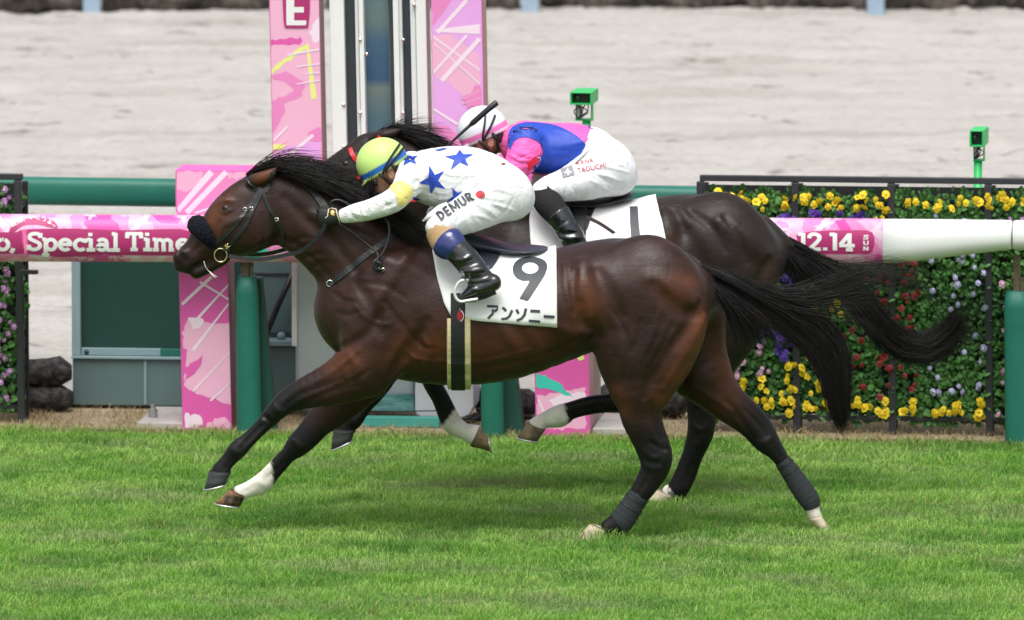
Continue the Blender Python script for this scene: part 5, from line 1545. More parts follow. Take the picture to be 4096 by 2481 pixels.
hair('mane', H1, [
    ([[(1520, 528, -.01), (1560, 515, -.02), (1620, 512, -.03), (1700, 525, -.03), (1780, 545, -.03)],
      [(1550, 530, -.02), (1610, 525, -.03), (1690, 545, -.04), (1770, 580, -.04), (1850, 610, -.03)],
      [(1620, 555, -.02), (1690, 560, -.05), (1770, 595, -.06), (1850, 640, -.06), (1930, 690, -.05)],
      [(1720, 605, -.02), (1790, 615, -.05), (1870, 660, -.07), (1940, 710, -.07), (2000, 760, -.06)]], 1100, .0012, .008, .8),
    ([[(1520, 525, .01), (1580, 505, .01), (1640, 490, .01), (1720, 480, .01)],
      [(1560, 530, .01), (1640, 515, .01), (1720, 520, .01), (1800, 545, .01)]], 90, .0011, .010, 1.0)], 1.15, 41)

# ------------------------------------------------------------------ eyes
for Hh, bv, ex, ey in ((H9, bvh9, 900, 832), (H1, bvh1, 1382, 655)):
    h = hit(bv, ex, ey)
    for sgn in (1, -1):
        c = h[0] - h[1] * 0.0185
        if sgn < 0: c = np.array([c[0], 2 * OFF[Hh][1] - c[1], c[2]])
        bm = bmesh.new(); bmesh.ops.create_uvsphere(bm, u_segments=16, v_segments=10, radius=0.024)
        vv = [c + np.array(v.co) * np.array([1.15, .9, .95]) for v in bm.verts]; ff = [tuple(v.index for v in f.verts) for f in bm.faces]; bm.free()
        mesh_obj('eye', vv, ff, M_eye, Hh)

# ------------------------------------------------------------------ bridle, reins and breastplate of the horse in front
def bridle_root(Hh, path, bv, w, mat, name='bridle'):
    return strap(name, on(bv, path), w, .004, mat, Hh, mirror_y=OFF[Hh][1])

br9 = bridle_root(H9, [(980, 708), (1000, 740), (1030, 758), (1062, 768)], bvh9, .024, M_leather)
strap('headpiece', on(bvh9, [(1092, 690), (1078, 730), (1060, 770)]), .022, .004, M_leather, br9, mirror_y=0)
strap('cheek_strap', on(bvh9, [(1046, 768), (1010, 840), (980, 902), (940, 952), (912, 992)]), .019, .005, M_leather, br9, mirror_y=0)
strap('noseband_strap', on(bvh9, [(1034, 770), (984, 845), (940, 902), (900, 945), (862, 975)]), .016, .004, M_leather, br9, mirror_y=0)
strap('throat_strap', on(bvh9, [(1055, 775), (1075, 830), (1104, 876), (1128, 920), (1134, 958), (1128, 985)]), .014, .004, M_leather, br9, mirror_y=0)
for sx, sy, a in ((1005, 836, 35), (980, 838, 35), (1106, 877, 25), (915, 978, 35)):
    h = hit(bvh9, sx, sy, .007)
    p = [h[0] + np.array([math.cos(R(q + a)) * .011, -.001, math.sin(R(q + a)) * .009]) for q in (45, 135, 225, 315, 45)]
    MB().tube(p, .0018, 5).build('buckle', M_metal, br9, smooth=True)
# fleece roll round the nose
nc = [P(848, 972, -.058), P(830, 948, -.064), P(812, 926, -.056), P(797, 908, -.03), P(790, 902, 0), P(797, 908, .03), P(812, 926, .056), P(830, 948, .064), P(848, 972, .058)]
Fz = Field(np.min(nc, 0) - .07, np.max(nc, 0) + .07, .004)
Fz.chain(np.array([list(p) + [r_, r_] for p, r_ in zip(nc, (.026, .034, .040, .043, .044, .043, .040, .034, .026))]), k=.01, sub=3)
v_, q_ = Fz.mesh(1)
rng = np.random.RandomState(5)
nz = np.sin(v_[:, 0] * 420 + 3 * np.sin(v_[:, 2] * 190)) * np.sin(v_[:, 2] * 460 + 2 * np.sin(v_[:, 1] * 230)) + .6 * np.sin(v_[:, 1] * 520 + v_[:, 0] * 300)
cen = P(815, 935, 0)
dirn = v_ - cen; dirn /= np.linalg.norm(dirn, axis=1)[:, None]
mesh_obj('fleece_noseband', v_ + dirn * (nz * .0028 + rng.randn(len(v_)) * .0010)[:, None], q_, M_fleece, br9)
for sg in (1, -1):
    h = hit(bvh9, 882, 1016, .012)[0]; h = np.array([h[0], h[1] * sg, h[2]])
    MB().tube([h + np.array([math.cos(q) * .028, 0, math.sin(q) * .030]) for q in np.linspace(0, 2 * math.pi, 25)], .0035, 7, cap=False).build('bit_ring', M_brass, br9, smooth=True)
h = hit(bvh9, 907, 988, .01)[0]
MB().box(h[0] - .013, h[0] + .013, h[1] - .003, h[1] + .004, h[2] - .013, h[2] + .013).build('number_tag', M_tape, br9)
b2 = text2d('9', .03)
decal('tag_lettering', b2, pm('yellow_print', (.75, .45, .03), rough=.6), br9, lambda sx, sy, o: P(sx, sy, h[1] - .0045), xf=xf_text(901, 996, 25, 8), cell=40)
MB().tube(catmull([P(815, 1045, -.05), P(822, 1066, -.055), P(834, 1084, -.05), P(848, 1095, -.05), P(868, 1108, -.05)], 4), .0017, 6).tube([P(838, 1086, -.05), P(852, 1104, -.052), P(862, 1112, -.052)], .003, 5).build('tongue_tie', pm('white_tape', (.75, .73, .68), rough=.8), br9, smooth=True)

rein = strap('rein', free([P(915, 1024, -.075), P(985, 1036, -.085), P(1060, 1036, -.095), P(1135, 1022, -.11), P(1200, 1005, -.13), P(1252, 968, -.15), P(1284, 930, -.16), P(1302, 895, -.165)]), .018, .004, M_leather, H9, mirror_y=0)
strap('rein_bridge', [(p + n * .004, n) for p, n in on(bvh9, [(1238, 752), (1270, 790), (1300, 832)])] , .034, .005, M_leather, rein)
MB().tube(catmull([P(1318, 828, -.16), P(1324, 808, -.165), P(1348, 800, -.165), P(1378, 808, -.165), P(1402, 822, -.16)], 5), .0055, 7).build('rein_loop', M_leather, rein, smooth=True)
MB().tube(catmull([P(1352, 892, -.165), P(1410, 930, -.17), P(1462, 972, -.18), P(1508, 1012, -.20), P(1512, 1040, -.215)], 5), .0045, 7).build('rein_end', M_leather, rein, smooth=True)
MB().tube(catmull([P(1530, 862, -.17), P(1553, 895, -.19), P(1556, 940, -.20), P(1542, 990, -.21), P(1518, 1032, -.22)], 5), .006, 7).build('rein_end', M_leather, rein, smooth=True)
MB().tube(catmull([P(1510, 1036, -.22), P(1496, 1052, -.225), P(1500, 1072, -.225), P(1518, 1078, -.225), P(1522, 1056, -.23), P(1506, 1048, -.232)], 5), .009, 7).tube([P(1512, 1070, -.228), P(1528, 1086, -.228)], .010, 6).build('rein_knot', M_leather, rein, smooth=True)
p = [P(a, b, -.23) for a, b in ((1524, 1092), (1540, 1078), (1534, 1072), (1518, 1087), (1524, 1092))]
MB().tube(p, .002, 5).build('rein_buckle', M_metal, rein, smooth=True)
bp9 = strap('breastplate_strap', on(bvh9, [(1600, 920), (1510, 990), (1435, 1045), (1372, 1098), (1318, 1140)]), .028, .004, M_leather, H9, mirror_y=0)
h = hit(bvh9, 1322, 1136, .006)[0]
MB().tube([h + np.array([math.cos(q) * .014, 0, math.sin(q) * .014]) for q in np.linspace(0, 2 * math.pi, 13)], .003, 6).build('strap_ring', M_metal, bp9, smooth=True)

# red bridle of the horse behind
br1 = bridle_root(H1, [(1402, 594), (1410, 620), (1432, 645), (1462, 660)], bvh1, .020, M_red)
strap('cheek_strap', on(bvh1, [(1460, 655), (1430, 720), (1395, 780), (1350, 830)]), .018, .004, M_red, br1, mirror_y=1.15)
strap('throat_strap', on(bvh1, [(1462, 660), (1500, 720), (1515, 790)]), .016, .004, M_red, br1, mirror_y=1.15)
strap('headpiece', on(bvh1, [(1520, 545), (1490, 600), (1462, 660)]), .018, .004, M_red, br1, mirror_y=1.15)
rein1 = strap('rein', free([P(1300, 850, 1.06), P(1450, 820, 1.03), P(1650, 800, 1.0), P(1850, 790, .98)]), .018, .004, M_red, H1, mirror_y=1.15)
strap('rein_end', free([P(2085, 715, .90), P(2095, 690, .90), P(2120, 660, .89), P(2150, 636, .885)], 4), [.02] * 6 + [.03] * 7, .010, M_red, rein1)
MB().tube([P(a, b, .88) for a, b in ((2150, 632), (2162, 632), (2162, 640), (2153, 648))], .0022, 5).build('rein_buckle', M_metal, rein1, smooth=True)
strap('rein_flap', free([P(1895, 912, 1.0), P(1912, 918, 1.0), P(1925, 900, 1.02)], 4), .02, .004, M_red, rein1)

# leg bandages of the horse in front
def bandage(q, u0, u1, name, parent):
    c = catmull(q, 8); u = np.linspace(0, len(q) - 1, len(c))
    seg = c[(u >= u0) & (u <= u1)]
    n = 20; V = []; Fc = []
    for i, s_ in enumerate(seg):
        T = seg[min(i + 1, len(seg) - 1)][:3] - seg[max(i - 1, 0)][:3]; T /= np.linalg.norm(T)
        W = np.array([0, 1.0, 0]); Nn = np.cross(T, W); Nn /= np.linalg.norm(Nn)
        g = .0032 + .0012 * math.sin(i * 2.1)
        if i in (0, len(seg) - 1): g = -.003
        for k in range(n):
            t = 2 * math.pi * k / n
            V.append(s_[:3] + Nn * (s_[3] + g) * math.cos(t) + W * (s_[4] + g) * math.sin(t))
    for i in range(len(seg) - 1):
        for k in range(n):
            Fc.append((i * n + k, i * n + (k + 1) % n, (i + 1) * n + (k + 1) % n, (i + 1) * n + k))
    return mesh_obj(name, V, Fc, M_bandage if name == 'leg_bandage' else M_tape, parent)
qn = ribs([c for c in horse9['chains'] if c[0] == 'leg_near_hind'][0][1]); qf = ribs([c for c in horse9['chains'] if c[0] == 'leg_far_hind'][0][1])
for q, a, b in ((qn, 6.7, 9.2), (qf, 7.0, 11.0)):
    bd = bandage(q, a, b, 'leg_bandage', H9)
    q2 = q.copy(); q2[:, 3:] += .0022
    bandage(q2, a + .25, a + .62, 'bandage_tape', bd); bandage(q2, a + .85, a + 1.2, 'bandage_tape', bd)


# ------------------------------------------------------------------ saddle cloths
def wrap_cloth(bv, yc, zc, left, right, bottom, off, nu=34, nv=46, seed=0):
    """sheet over the back: left/right edges and hem given in photograph px on the near side"""
    lz = sorted([(P(a, b, yc - .28)[2], P(a, b, yc - .28)[0]) for a, b in left]); rz = sorted([(P(a, b, yc - .28)[2], P(a, b, yc - .28)[0]) for a, b in right])
    xl = lambda z: np.interp(z, [a for a, _ in lz], [b for _, b in lz]); xr = lambda z: np.interp(z, [a for a, _ in rz], [b for _, b in rz])
    bz = [(P(a, b, yc - .29)[0], P(a, b, yc - .29)[2]) for a, b in bottom]
    def cast(x, ph):
        d = Vector((0, -math.cos(ph), math.sin(ph)))
        o = Vector((x, yc, zc)) + d
        loc, n, i, ds = bv.ray_cast(o, -d)
        if loc is None: return None, None
        if n.dot(d) < 0: n = -n
        return np.array(loc), np.array(n)
    V = []; rng = np.random.RandomState(seed)
    for j in range(nu):
        u = j / (nu - 1)
        def at(ph):
            x = xl(zc) + (xr(zc) - xl(zc)) * u
            for _ in range(3):
                p, n = cast(x, ph)
                x = xl(p[2]) + (xr(p[2]) - xl(p[2])) * u
            return cast(x, ph)
        lo_, hi_ = R(-75), R(60)
        for _ in range(14):
            m = (lo_ + hi_) / 2
            p, n = at(m)
            zb = np.interp(p[0], [a for a, _ in bz], [b for _, b in bz])
            if p[2] < zb: lo_ = m
            else: hi_ = m
        for i in range(nv):
            ph = lo_ + (math.pi - 2 * lo_) * i / (nv - 1)
            p, n = at(ph)
            e = min(i, nv - 1 - i) / (nv / 2)
            V.append(p + n * (off + .0034 * math.sin(u * 7 + i * .30 + 1.5 * math.sin(i * .21)) + .0024 * math.sin(u * 17 - i * .45 + 2)))
    Fc = []
    for j in range(nu - 1):
        for i in range(nv - 1):
            a = j * nv + i
            Fc.append((a, a + 1, a + nv + 1, a + nv))
    return np.array(V), Fc


M_cloth = pm('white_cotton', (0.80, 0.80, 0.79), rough=0.8, var=0.03, vscale=10, bump=0.15, bscale=260)
M_ink = pm('black_print', (0.045, 0.05, 0.058), rough=0.55, var=0.1, vscale=30)
def saddle_cloth(bv, yc, zc, left, right, bottom, label, seed):
    v, f = wrap_cloth(bv, yc, zc, left, right, bottom, .008, seed=seed)
    base = (float(v[:, 0].mean()), yc, float(v[:, 2].max()))
    root = empty('saddle_cloth', base, label, 'saddle cloth')
    o = mesh_obj('cloth', v, f, M_cloth, root)
    m = o.modifiers.new('thickness', 'SOLIDIFY'); m.thickness = .005; m.offset = 0
    return root, o, bvh_of(v, f)

zc9 = P(2000, 1240, 0)[2]; zc1 = P(2300, 1060, 1.15)[2]
SC9, clo9, cb9 = saddle_cloth(bvh9, 0.0, zc9, [(1712, 960), (1720, 985), (1746, 1111), (1776, 1212), (1808, 1270)], [(2226, 960), (2228, 1310)],
                        [(1780, 1262), (1891, 1281), (2060, 1295), (2235, 1308)], 'white saddle cloth with a black 9 on the horse in front', 1)
SC1, clo1, cb1 = saddle_cloth(bvh1, 1.15, zc1, [(2135, 780), (2128, 820), (2117, 890), (2122, 965), (2135, 1080)], [(2615, 780), (2650, 890), (2690, 1080)],
                        [(2110, 1075), (2700, 1085)], 'white saddle cloth with a black 1 on the horse behind', 2)
q = lambda L: [(1600 + x / 1.99, 850 + y / 1.99) for x, y in L]
nine = catmull(np.array(q([(950, 690), (985, 697), (1020, 703), (1064, 640), (1115, 565), (1155, 500), (1174, 440), (1162, 400), (1120, 372), (1040, 357), (970, 368), (922, 398), (898, 445), (905, 495), (935, 532), (985, 549), (1030, 551), (995, 615)])), 3)
hole = [(1600 + (1036 + 66 * math.cos(t)) / 1.99, 850 + (448 + 45 * math.sin(t)) / 1.99) for t in np.linspace(0, 2 * math.pi, 25)[:-1]]
decal('number_nine', fill2d([nine, hole]), M_ink, SC9, placer(cb9), off=.0042)
decal('horse_name', stroke2d([q(l) for l in ([(693, 748), (778, 750), (772, 775), (752, 792)], [(741, 772), (738, 808), (700, 846)], [(816, 757), (846, 784)], [(806, 851), (846, 846), (872, 825), (893, 778)],
      [(928, 772), (944, 806)], [(1003, 765), (992, 815), (968, 845), (930, 862)], [(1038, 784), (1115, 788)], [(1024, 862), (1115, 868)], [(1143, 826), (1231, 831)])], 10.5), M_ink, SC9, placer(cb9), off=.0042)
decal('number_one', fill2d([[(2519, 829), (2551, 828), (2556, 900), (2566, 990), (2572, 1040), (2538, 1040), (2525, 960), (2520, 890)]]), M_ink, SC1, placer(cb1), off=.0042)
decal('horse_name', fill2d([[(2640, 998), (2665, 997), (2667, 1012), (2642, 1012)]]), M_ink, SC1, placer(cb1), off=.0042)

# ------------------------------------------------------------------ saddles with girth and stirrups
M_saddle = pm('navy_leather', (0.026, 0.030, 0.045), rough=0.42, spec=0.5, var=0.15, vscale=40, bump=0.08, bscale=200)
M_cream = pm('cream_pad', (0.68, 0.58, 0.33), rough=0.8, var=0.08, vscale=30, bump=0.2, bscale=90)
M_elastic = pm('black_elastic', (0.010, 0.011, 0.012), rough=0.7, var=0.2, vscale=80)
M_white_metal = pm('white_stirrup', (0.78, 0.77, 0.74), rough=0.3, metal=0.2)


def girth(bv, yc, cx, wid, mat, parent, name, off, t, z_top, z_c, ab=None):
    """band round the belly from one side of the cloth to the other"""
    pts = []
    for i in range(60):
        ph = R(-200 + 220 * i / 59) if False else R(62 - 304 * i / 59)
        d = Vector((0, -math.cos(ph), math.sin(ph)))
        o = Vector((cx(i / 59), yc, z_c)) + d
        loc, n, ii, ds = bv.ray_cast(o, -d)
        if loc is None: continue
        if n.dot(d) < 0: n = -n
        if loc[2] > z_top: continue
        n = np.array(n); n[0] *= .2
        pts.append((np.array(loc) + np.array(n) * off, n / np.linalg.norm(n)))
    return strap(name, pts, wid, t, mat, parent, mirror_y=None)


SA9 = empty('racing_saddle', (float(P(1950, 980, 0)[0]), 0.0, float(P(1950, 1005, 0)[2])), 'dark navy racing saddle with cream girth on the horse in front', 'saddle')
def saddle_mesh(rows, yc, mat, root):
    qq = ribs(rows, yc)
    Fs = Field(qq[:, :3].min(0) - .2, qq[:, :3].max(0) + .2, .006)
    Fs.chain(qq, k=.01, sub=4, cap=(.6, .6))
    v, f = Fs.mesh(2)
    return mesh_obj('seat', v, f, mat, root)
saddle_mesh([((1750, 905), (1765, 975), .09), ((1850, 925), (1862, 1000), .10), ((1945, 952), (1960, 1012), .115), ((2035, 978), (2050, 1012), .135), ((2120, 985), (2125, 1010), .14), ((2170, 988), (2174, 1004), .10), ((2192, 991), (2194, 998), .05)], 0, M_saddle, SA9)
pl9 = placer(cb9)
flap9 = decal('saddle_flap', fill2d([catmull(np.array([(1790, 985), (1850, 960), (1925, 965), (1985, 985), (2003, 1003), (1996, 1032), (1978, 1062), (1957, 1080), (1915, 1068), (1860, 1095), (1812, 1060)], float), 3)]), M_saddle, SA9, pl9, off=.012, thick=.006, cell=14)
xg9 = lambda t: float(P(1836, 1400, -.25)[0])
g9 = girth(bvh9, 0, xg9, .106, M_cream, SA9, 'girth_pad', .004, .012, P(1836, 1272, -.29)[2], P(1836, 1290, 0)[2])
girth(bvh9, 0, lambda t: float(P(1832, 1400, -.25)[0]), .064, M_elastic, SA9, 'girth_strap', .016, .005, P(1836, 1170, -.29)[2], P(1836, 1290, 0)[2])
h = hit(bvh9, 1841, 1262, .022)[0]
lady = [(1841 + 15 * math.cos(t), 1264 + 19 * math.sin(t)) for t in np.linspace(0, 2 * math.pi, 19)[:-1]]
M_badge_w = pm('white_badge', (.75, .73, .7), rough=.7); M_badge_r = pm('red_badge', (.42, .02, .03), rough=.7, var=.5, vscale=160, col2=(.2, .01, .012))
bw = decal('emblem', fill2d([[(1841 + 18 * math.cos(t), 1264 + 23 * math.sin(t)) for t in np.linspace(0, 2 * math.pi, 19)[:-1]]]), M_badge_w, SA9, placer(bvh9), off=.0205, cell=60)
decal('emblem_fruit', fill2d([lady]), M_badge_r, bw, placer(bvh9), off=.0225, cell=60)
decal('emblem_stem', stroke2d([[(1838, 1247), (1830, 1238)], [(1841, 1246), (1842, 1236)]], 5), M_badge_w, bw, placer(bvh9), off=.0215, cell=60)
yst = -.385
st9 = MB().tube(catmull([P(1912, 1196, yst + .0), P(1875, 1202, yst), P(1840, 1206, yst), P(1822, 1188, yst), P(1820, 1160, yst), P(1834, 1132, yst), P(1856, 1120, yst), P(1876, 1124, yst + .03)], 4), .0065, 8).build('stirrup', M_white_metal, SA9, smooth=True)
strap('stirrup_leather', free([P(1858, 1122, yst), P(1850, 1098, yst + .01), P(1842, 1060, yst + .06)], 4), .018, .004, M_leather, SA9)

SA1 = empty('racing_saddle', (float(P(2300, 830, 1.15)[0]), 1.15, float(P(2300, 830, 1.15)[2])), 'black racing saddle with upturned cantle on the horse behind', 'saddle')
saddle_mesh([((2060, 760), (2075, 820), .09), ((2160, 775), (2172, 830), .10), ((2255, 788), (2265, 835), .115), ((2360, 800), (2368, 828), .13), ((2450, 788), (2456, 808), .13), ((2515, 775), (2522, 788), .10), ((2538, 772), (2541, 778), .05)], 1.15, M_leather, SA1)
pl1 = placer(cb1)
decal('saddle_flap', fill2d([catmull(np.array([(2180, 830), (2250, 815), (2330, 805), (2395, 815), (2380, 840), (2362, 880), (2345, 925), (2300, 930), (2240, 925), (2200, 900)], float), 3)]), M_leather, SA1, pl1, off=.012, thick=.006, cell=14)
decal('girth_strap', fill2d([[(2300, 800), (2358, 800), (2348, 870), (2342, 990), (2300, 990), (2290, 880)]]), M_elastic, SA1, pl1, off=.02, thick=.004, cell=14)
strap('strap_end', free([P(2345, 868, .80), P(2400, 895, .80), P(2450, 928, .80), P(2456, 934, .80)], 4), .016, .003, pm('brown_leather', (.05, .032, .03), rough=.5), SA1)
# ------------------------------------------------------------------ the two jockeys
M_skin = pm('skin', (0.52, 0.27, 0.18), rough=0.5, var=0.12, vscale=40, spec=0.4)
M_white_silk = pm('white_silk', (0.82, 0.82, 0.83), rough=0.55, var=0.02, vscale=12, bump=0.2, bscale=30, sheen=0.1, bump2=0.8, b2scale=10, b2stretch=(1, 1, 2.4))
M_breech = pm('white_breeches', (0.80, 0.80, 0.83), rough=0.6, var=0.02, vscale=12, bump=0.2, bscale=30, sheen=0.1, bump2=0.7, b2scale=8, b2stretch=(2.0, 1, 1.0))
M_pink_silk = pm('pink_silk', (0.86, 0.10, 0.40), rough=0.55, var=0.05, vscale=12, bump=0.2, bscale=30, sheen=0.1, bump2=0.8, b2scale=10, b2stretch=(1, 1, 2.4))
M_blue_silk = pm('blue_silk', (0.010, 0.055, 0.42), rough=0.55, var=0.06, vscale=14, bump=0.25, bscale=24)
M_yellow_silk = pm('yellow_silk', (0.80, 0.70, 0.22), rough=0.55, var=0.04, vscale=14)
M_boot = pm('patent_boot', (0.006, 0.007, 0.009), rough=0.16, spec=0.6, coat=0.6, bump=0.35, bscale=26, var=0.2)
M_cuff = pm('blue_boot_cuff', (0.012, 0.022, 0.14), rough=0.2, spec=0.6, coat=0.4, bump=0.2, bscale=26)
M_sock_b = pm('beige_sock', (0.42, 0.27, 0.14), rough=0.85, var=0.06, bump=0.15, bscale=70)
M_sock_k = pm('black_sock', (0.008, 0.008, 0.009), rough=0.85, bump=0.3, bscale=60)
M_glove = pm('black_glove', (0.010, 0.010, 0.011), rough=0.6, bump=0.2, bscale=120)
M_gold = pm('gold_thread', (0.62, 0.42, 0.08), rough=0.4, metal=0.4)
M_helmet = pm('helmet_cover', (0.5, 0.7, 0.1), rough=0.45, attr='paint', bump=0.1, bscale=30, spec=0.5)
M_hairp = pm('dark_hair', (0.02, 0.015, 0.012), rough=0.6, bump=0.5, bscale=160)


def mirror(q, yc):
    q = np.array(q, float); q[:, 1] = 2 * yc - q[:, 1]
    return q


def hand(c, e1, e2, sy, root, name='glove'):
    """closed hand round the rein: palm, four curled fingers of different lengths, thumb on top; sy = +1 toward far side"""
    y = np.array([0, float(sy), 0])
    e1 = np.array(e1, float); e1 /= np.linalg.norm(e1); e2 = np.array(e2, float) - e1 * np.dot(e1, e2); e2 /= np.linalg.norm(e2)
    Fh = Field(c - .12, c + .12, .0032)
    w = np.cross(e1, y)
    Fh.chain([list(c - e1 * .05) + [.027, .024], list(c - e1 * .015) + [.034, .021], list(c + e1 * .022) + [.038, .017]], k=.01, sub=3)
    for j, ln in enumerate((.94, 1.04, 1.0, .84)):
        b = c + e1 * .028 + e2 * (.0285 - .019 * j)
        pts = [b, b + e1 * .022 * ln + y * .006, b + e1 * .030 * ln + y * .026 * ln, b + e1 * .012 + y * .042 * ln, b - e1 * .008 + y * .040 * ln]
        Fh.chain([list(p) + [r_, r_] for p, r_ in zip(pts, (.0098, .0098, .0094, .0088, .0082))], k=.003, sub=2, W=tuple(e2))
    t0 = c - e1 * .02 + e2 * .028 + y * .008
    pts = [t0, t0 + e1 * .03 + e2 * .012 + y * .008, t0 + e1 * .058 + e2 * .010 + y * .016, t0 + e1 * .074 + e2 * .002 + y * .024]
    Fh.chain([list(p) + [r_, r_] for p, r_ in zip(pts, (.013, .0115, .0105, .009))], k=.006, sub=2, W=tuple(e2))
    v, f = Fh.mesh(1)
    return mesh_obj(name, v, f, M_glove, root), v, f


def jockey(J, label):
    yc = J['y']
    W = lambda rows: ribs(rows, yc)
    torso, pelvis, thigh, shin, foot, arm = [W(J[k_]) for k_ in ('torso', 'pelvis', 'thigh', 'shin', 'foot', 'arm')]
    O = P(J['O'][0], J['O'][1], yc)
    a = np.array(J['edge'], float); a /= np.linalg.norm(a)           # helmet edge, from front to nape, photograph directions
    fw = np.array([-a[0], 0, a[1]]); dn = np.array([-a[1], 0, -a[0]])
    hp = lambda x, z, y=0.0: O + fw * x + dn * z + np.array([0, y, 0])
    root = empty('person', (float(pelvis[-1, 0]), yc, float(foot[:, 2].min())), label, 'person')
    allp = np.vstack([torso, pelvis, thigh, shin, foot, arm])[:, :3]
    lo = np.minimum(allp.min(0), O) - .22; hi = np.maximum(allp.max(0), O) + .22
    lo[1], hi[1] = yc - .50, yc + .50
    S = lambda q: (q, mirror(q, yc))
    # ---- body: one continuous figure under the clothes
    B = Field(lo, hi, .0072)
    B.chain(torso, k=.03, grow=-.016).chain(pelvis, k=.03, grow=-.016)
    for L in (thigh, shin, foot, arm):
        for q in S(L): B.chain(q, k=.03, grow=-.016)
    B.ball(hp(.0, -.02), (.098, .098, .076), axis=fw, k=.01)
    B.chain([list(hp(.035, 0)) + [.062, .066], list(hp(.048, .055)) + [.050, .056], list(hp(.058, .098)) + [.030, .036]], k=.02)
    B.ball(hp(.082, .106), (.017, .016, .018), axis=fw, k=.015)
    B.chain([list(hp(.094, .012)) + [.010, .010], list(hp(.112, .052)) + [.012, .013], list(hp(.101, .062)) + [.010, .014]], k=.010)
    B.ball(hp(.096, .083), (.010, .007, .021), axis=dn, k=.008)
    for sg in (1, -1):
        B.ball(hp(.100, .020, sg * .031), (.012, .012, .014), k=.008, op='sub')
        B.chain([list(hp(-.020, .005, sg * .074)) + [.017, .008], list(hp(-.014, .028, sg * .080)) + [.019, .009], list(hp(-.006, .050, sg * .074)) + [.011, .008]], k=.006)
        B.ball(hp(-.012, .024, sg * .089), (.013, .008, .007), axis=dn, k=.004, op='sub')
    B.chain([list(hp(-.03, .03)) + [.058, .055], list(torso[0][:3]) + [.055, .055]], k=.03)
    v, f = B.mesh(2)
    mesh_obj('body', v, f, M_skin, root)
    bvb = bvh_of(v, f)
    # ---- shirt
    C = Field(lo, hi, .0051)
    C.chain(torso, k=.03, cap=(.45, .6))
    for q in S(arm): C.chain(q, k=.028, cap=(.7, .15))
    for ln in J.get('shirt_lines', []): C.line(*ln[0:1], ln[1], ln[2], op=ln[3], k=.008)
    v, f = C.mesh(1)
    shirt = mesh_obj('shirt', v, f, J['m_shirt'], root)
    bvs = bvh_of(v, f)
    # ---- breeches
    C = Field(lo, hi, .0051)
    C.chain(pelvis, k=.03, grow=.003, cap=(.05, .8))
    for q in S(thigh): C.chain(q, k=.045, grow=.003, cap=(.8, .35))
    for sg in (1, -1):
        C.ball(np.array([J['seat'][0], yc + sg * .075, J['seat'][1]]), (.105, .095, .085), axis=(1, 0, -.5), k=.05)
    for ln in J.get('breech_lines', []): C.line(ln[0], ln[1], ln[2], op=ln[3], k=.008)
    v, f = C.mesh(1)
    mesh_obj('breeches', v, f, M_breech, root)
    bvr = bvh_of(v, f)
    # ---- socks and boots
    for side, (qs, qf) in enumerate(zip(S(shin), S(foot))):
        C = Field(lo, hi, .0052)
        C.chain(qs[:3], k=.02, grow=-.001, cap=(.5, .5))
        v, f = C.mesh(2)
        mesh_obj('sock', v, f, J['m_sock'], root)
        C = Field(lo, hi, .0052)
        C.chain(qs[J['boot0']:], k=.02, grow=.002, cap=(.05, .8)).chain(qf, k=.022, grow=.001, cap=(.8, .8))
        if side == 0:
            for ln in J.get('boot_lines', []): C.line(ln[0], ln[1], ln[2], op=ln[3], k=.006)
        v, f = C.mesh(2)
        bt = mesh_obj('boot', v, f, M_boot, root)
        if side == 0: bvt = bvh_of(v, f)
        if J.get('cuff'):
            C = Field(lo, hi, .0052)
            i0, i1 = J['cuff']
            C.chain(catmull(qs, 4)[i0:i1], k=.02, grow=.0045, cap=(.05, .05), sub=1)
            v, f = C.mesh(2)
            mesh_obj('boot_cuff', v, f, M_cuff, bt)
        sole = MB().tube([qf[i][:3] - np.array([0, 0, qf[i][3] - .004]) for i in range(len(qf))], [.022, .026, .028, .018][:len(qf)], 8).build('sole', M_strap, bt, smooth=True)
    # ---- helmet, cut along its edge, with a short peak
    C = Field(O - .24, O + .24, .0042)
    C.ball(hp(.0, -.03), (.116, .112, .100), axis=fw, k=.01)
    gx, gy, gz = np.meshgrid(*C.ax, indexing='ij')
    dd = (gx - O[0]) * dn[0] + (gz - O[2]) * dn[2]
    aa = (gx - O[0]) * fw[0] + (gz - O[2]) * fw[2]
    C.f = np.maximum(C.f, (dd - .004 - np.float32(.10) * np.clip(np.abs(aa) - .05, 0, 1)).astype(np.float32))
    C.chain([list(hp(.09, -.004)) + [.010, .075], list(hp(.118, .007)) + [.006, .060], list(hp(.134, .014)) + [.004, .045]], k=.012)
    v, f = C.mesh(2)
    he = mesh_obj('helmet', v, f, M_helmet, root)
    d_ = (v - O) @ dn
    main, band, rim = [np.array(c) for c in J['helmet']]
    col = np.tile(main, (len(v), 1))
    w1 = np.clip((d_ + .036) / .003, 0, 1)[:, None]; col = col * (1 - w1) + band * w1
    w2 = np.clip((d_ + .011) / .003, 0, 1)[:, None]; col = col * (1 - w2) + rim * w2
    set_attr(he, 'paint', col)
    bvhm = bvh_of(v, f)
    for path in J['helmet_straps']:
        strap('goggle_strap', on(bvhm, path), .010, .003, M_strap, he)
    MB().tube([hp(x, z, 0) + np.array([0, sg * y_, 0]) for sg in (-1,) for x, z, y_ in ((-.04, -.01, .098), (-.045, .03, .082), (-.03, .07, .07), (.02, .10, .05), (.06, .122, .02))], .0075, 7).build('chin_strap', M_strap, he, smooth=True)
    MB().tube([hp(x, z, 0) + np.array([0, sg * y_, 0]) for sg in (-1,) for x, z, y_ in ((.03, -.005, .098), (.02, .03, .084), (.01, .07, .074), (.02, .10, .05))], .006, 7).build('chin_strap', M_strap, he, smooth=True)
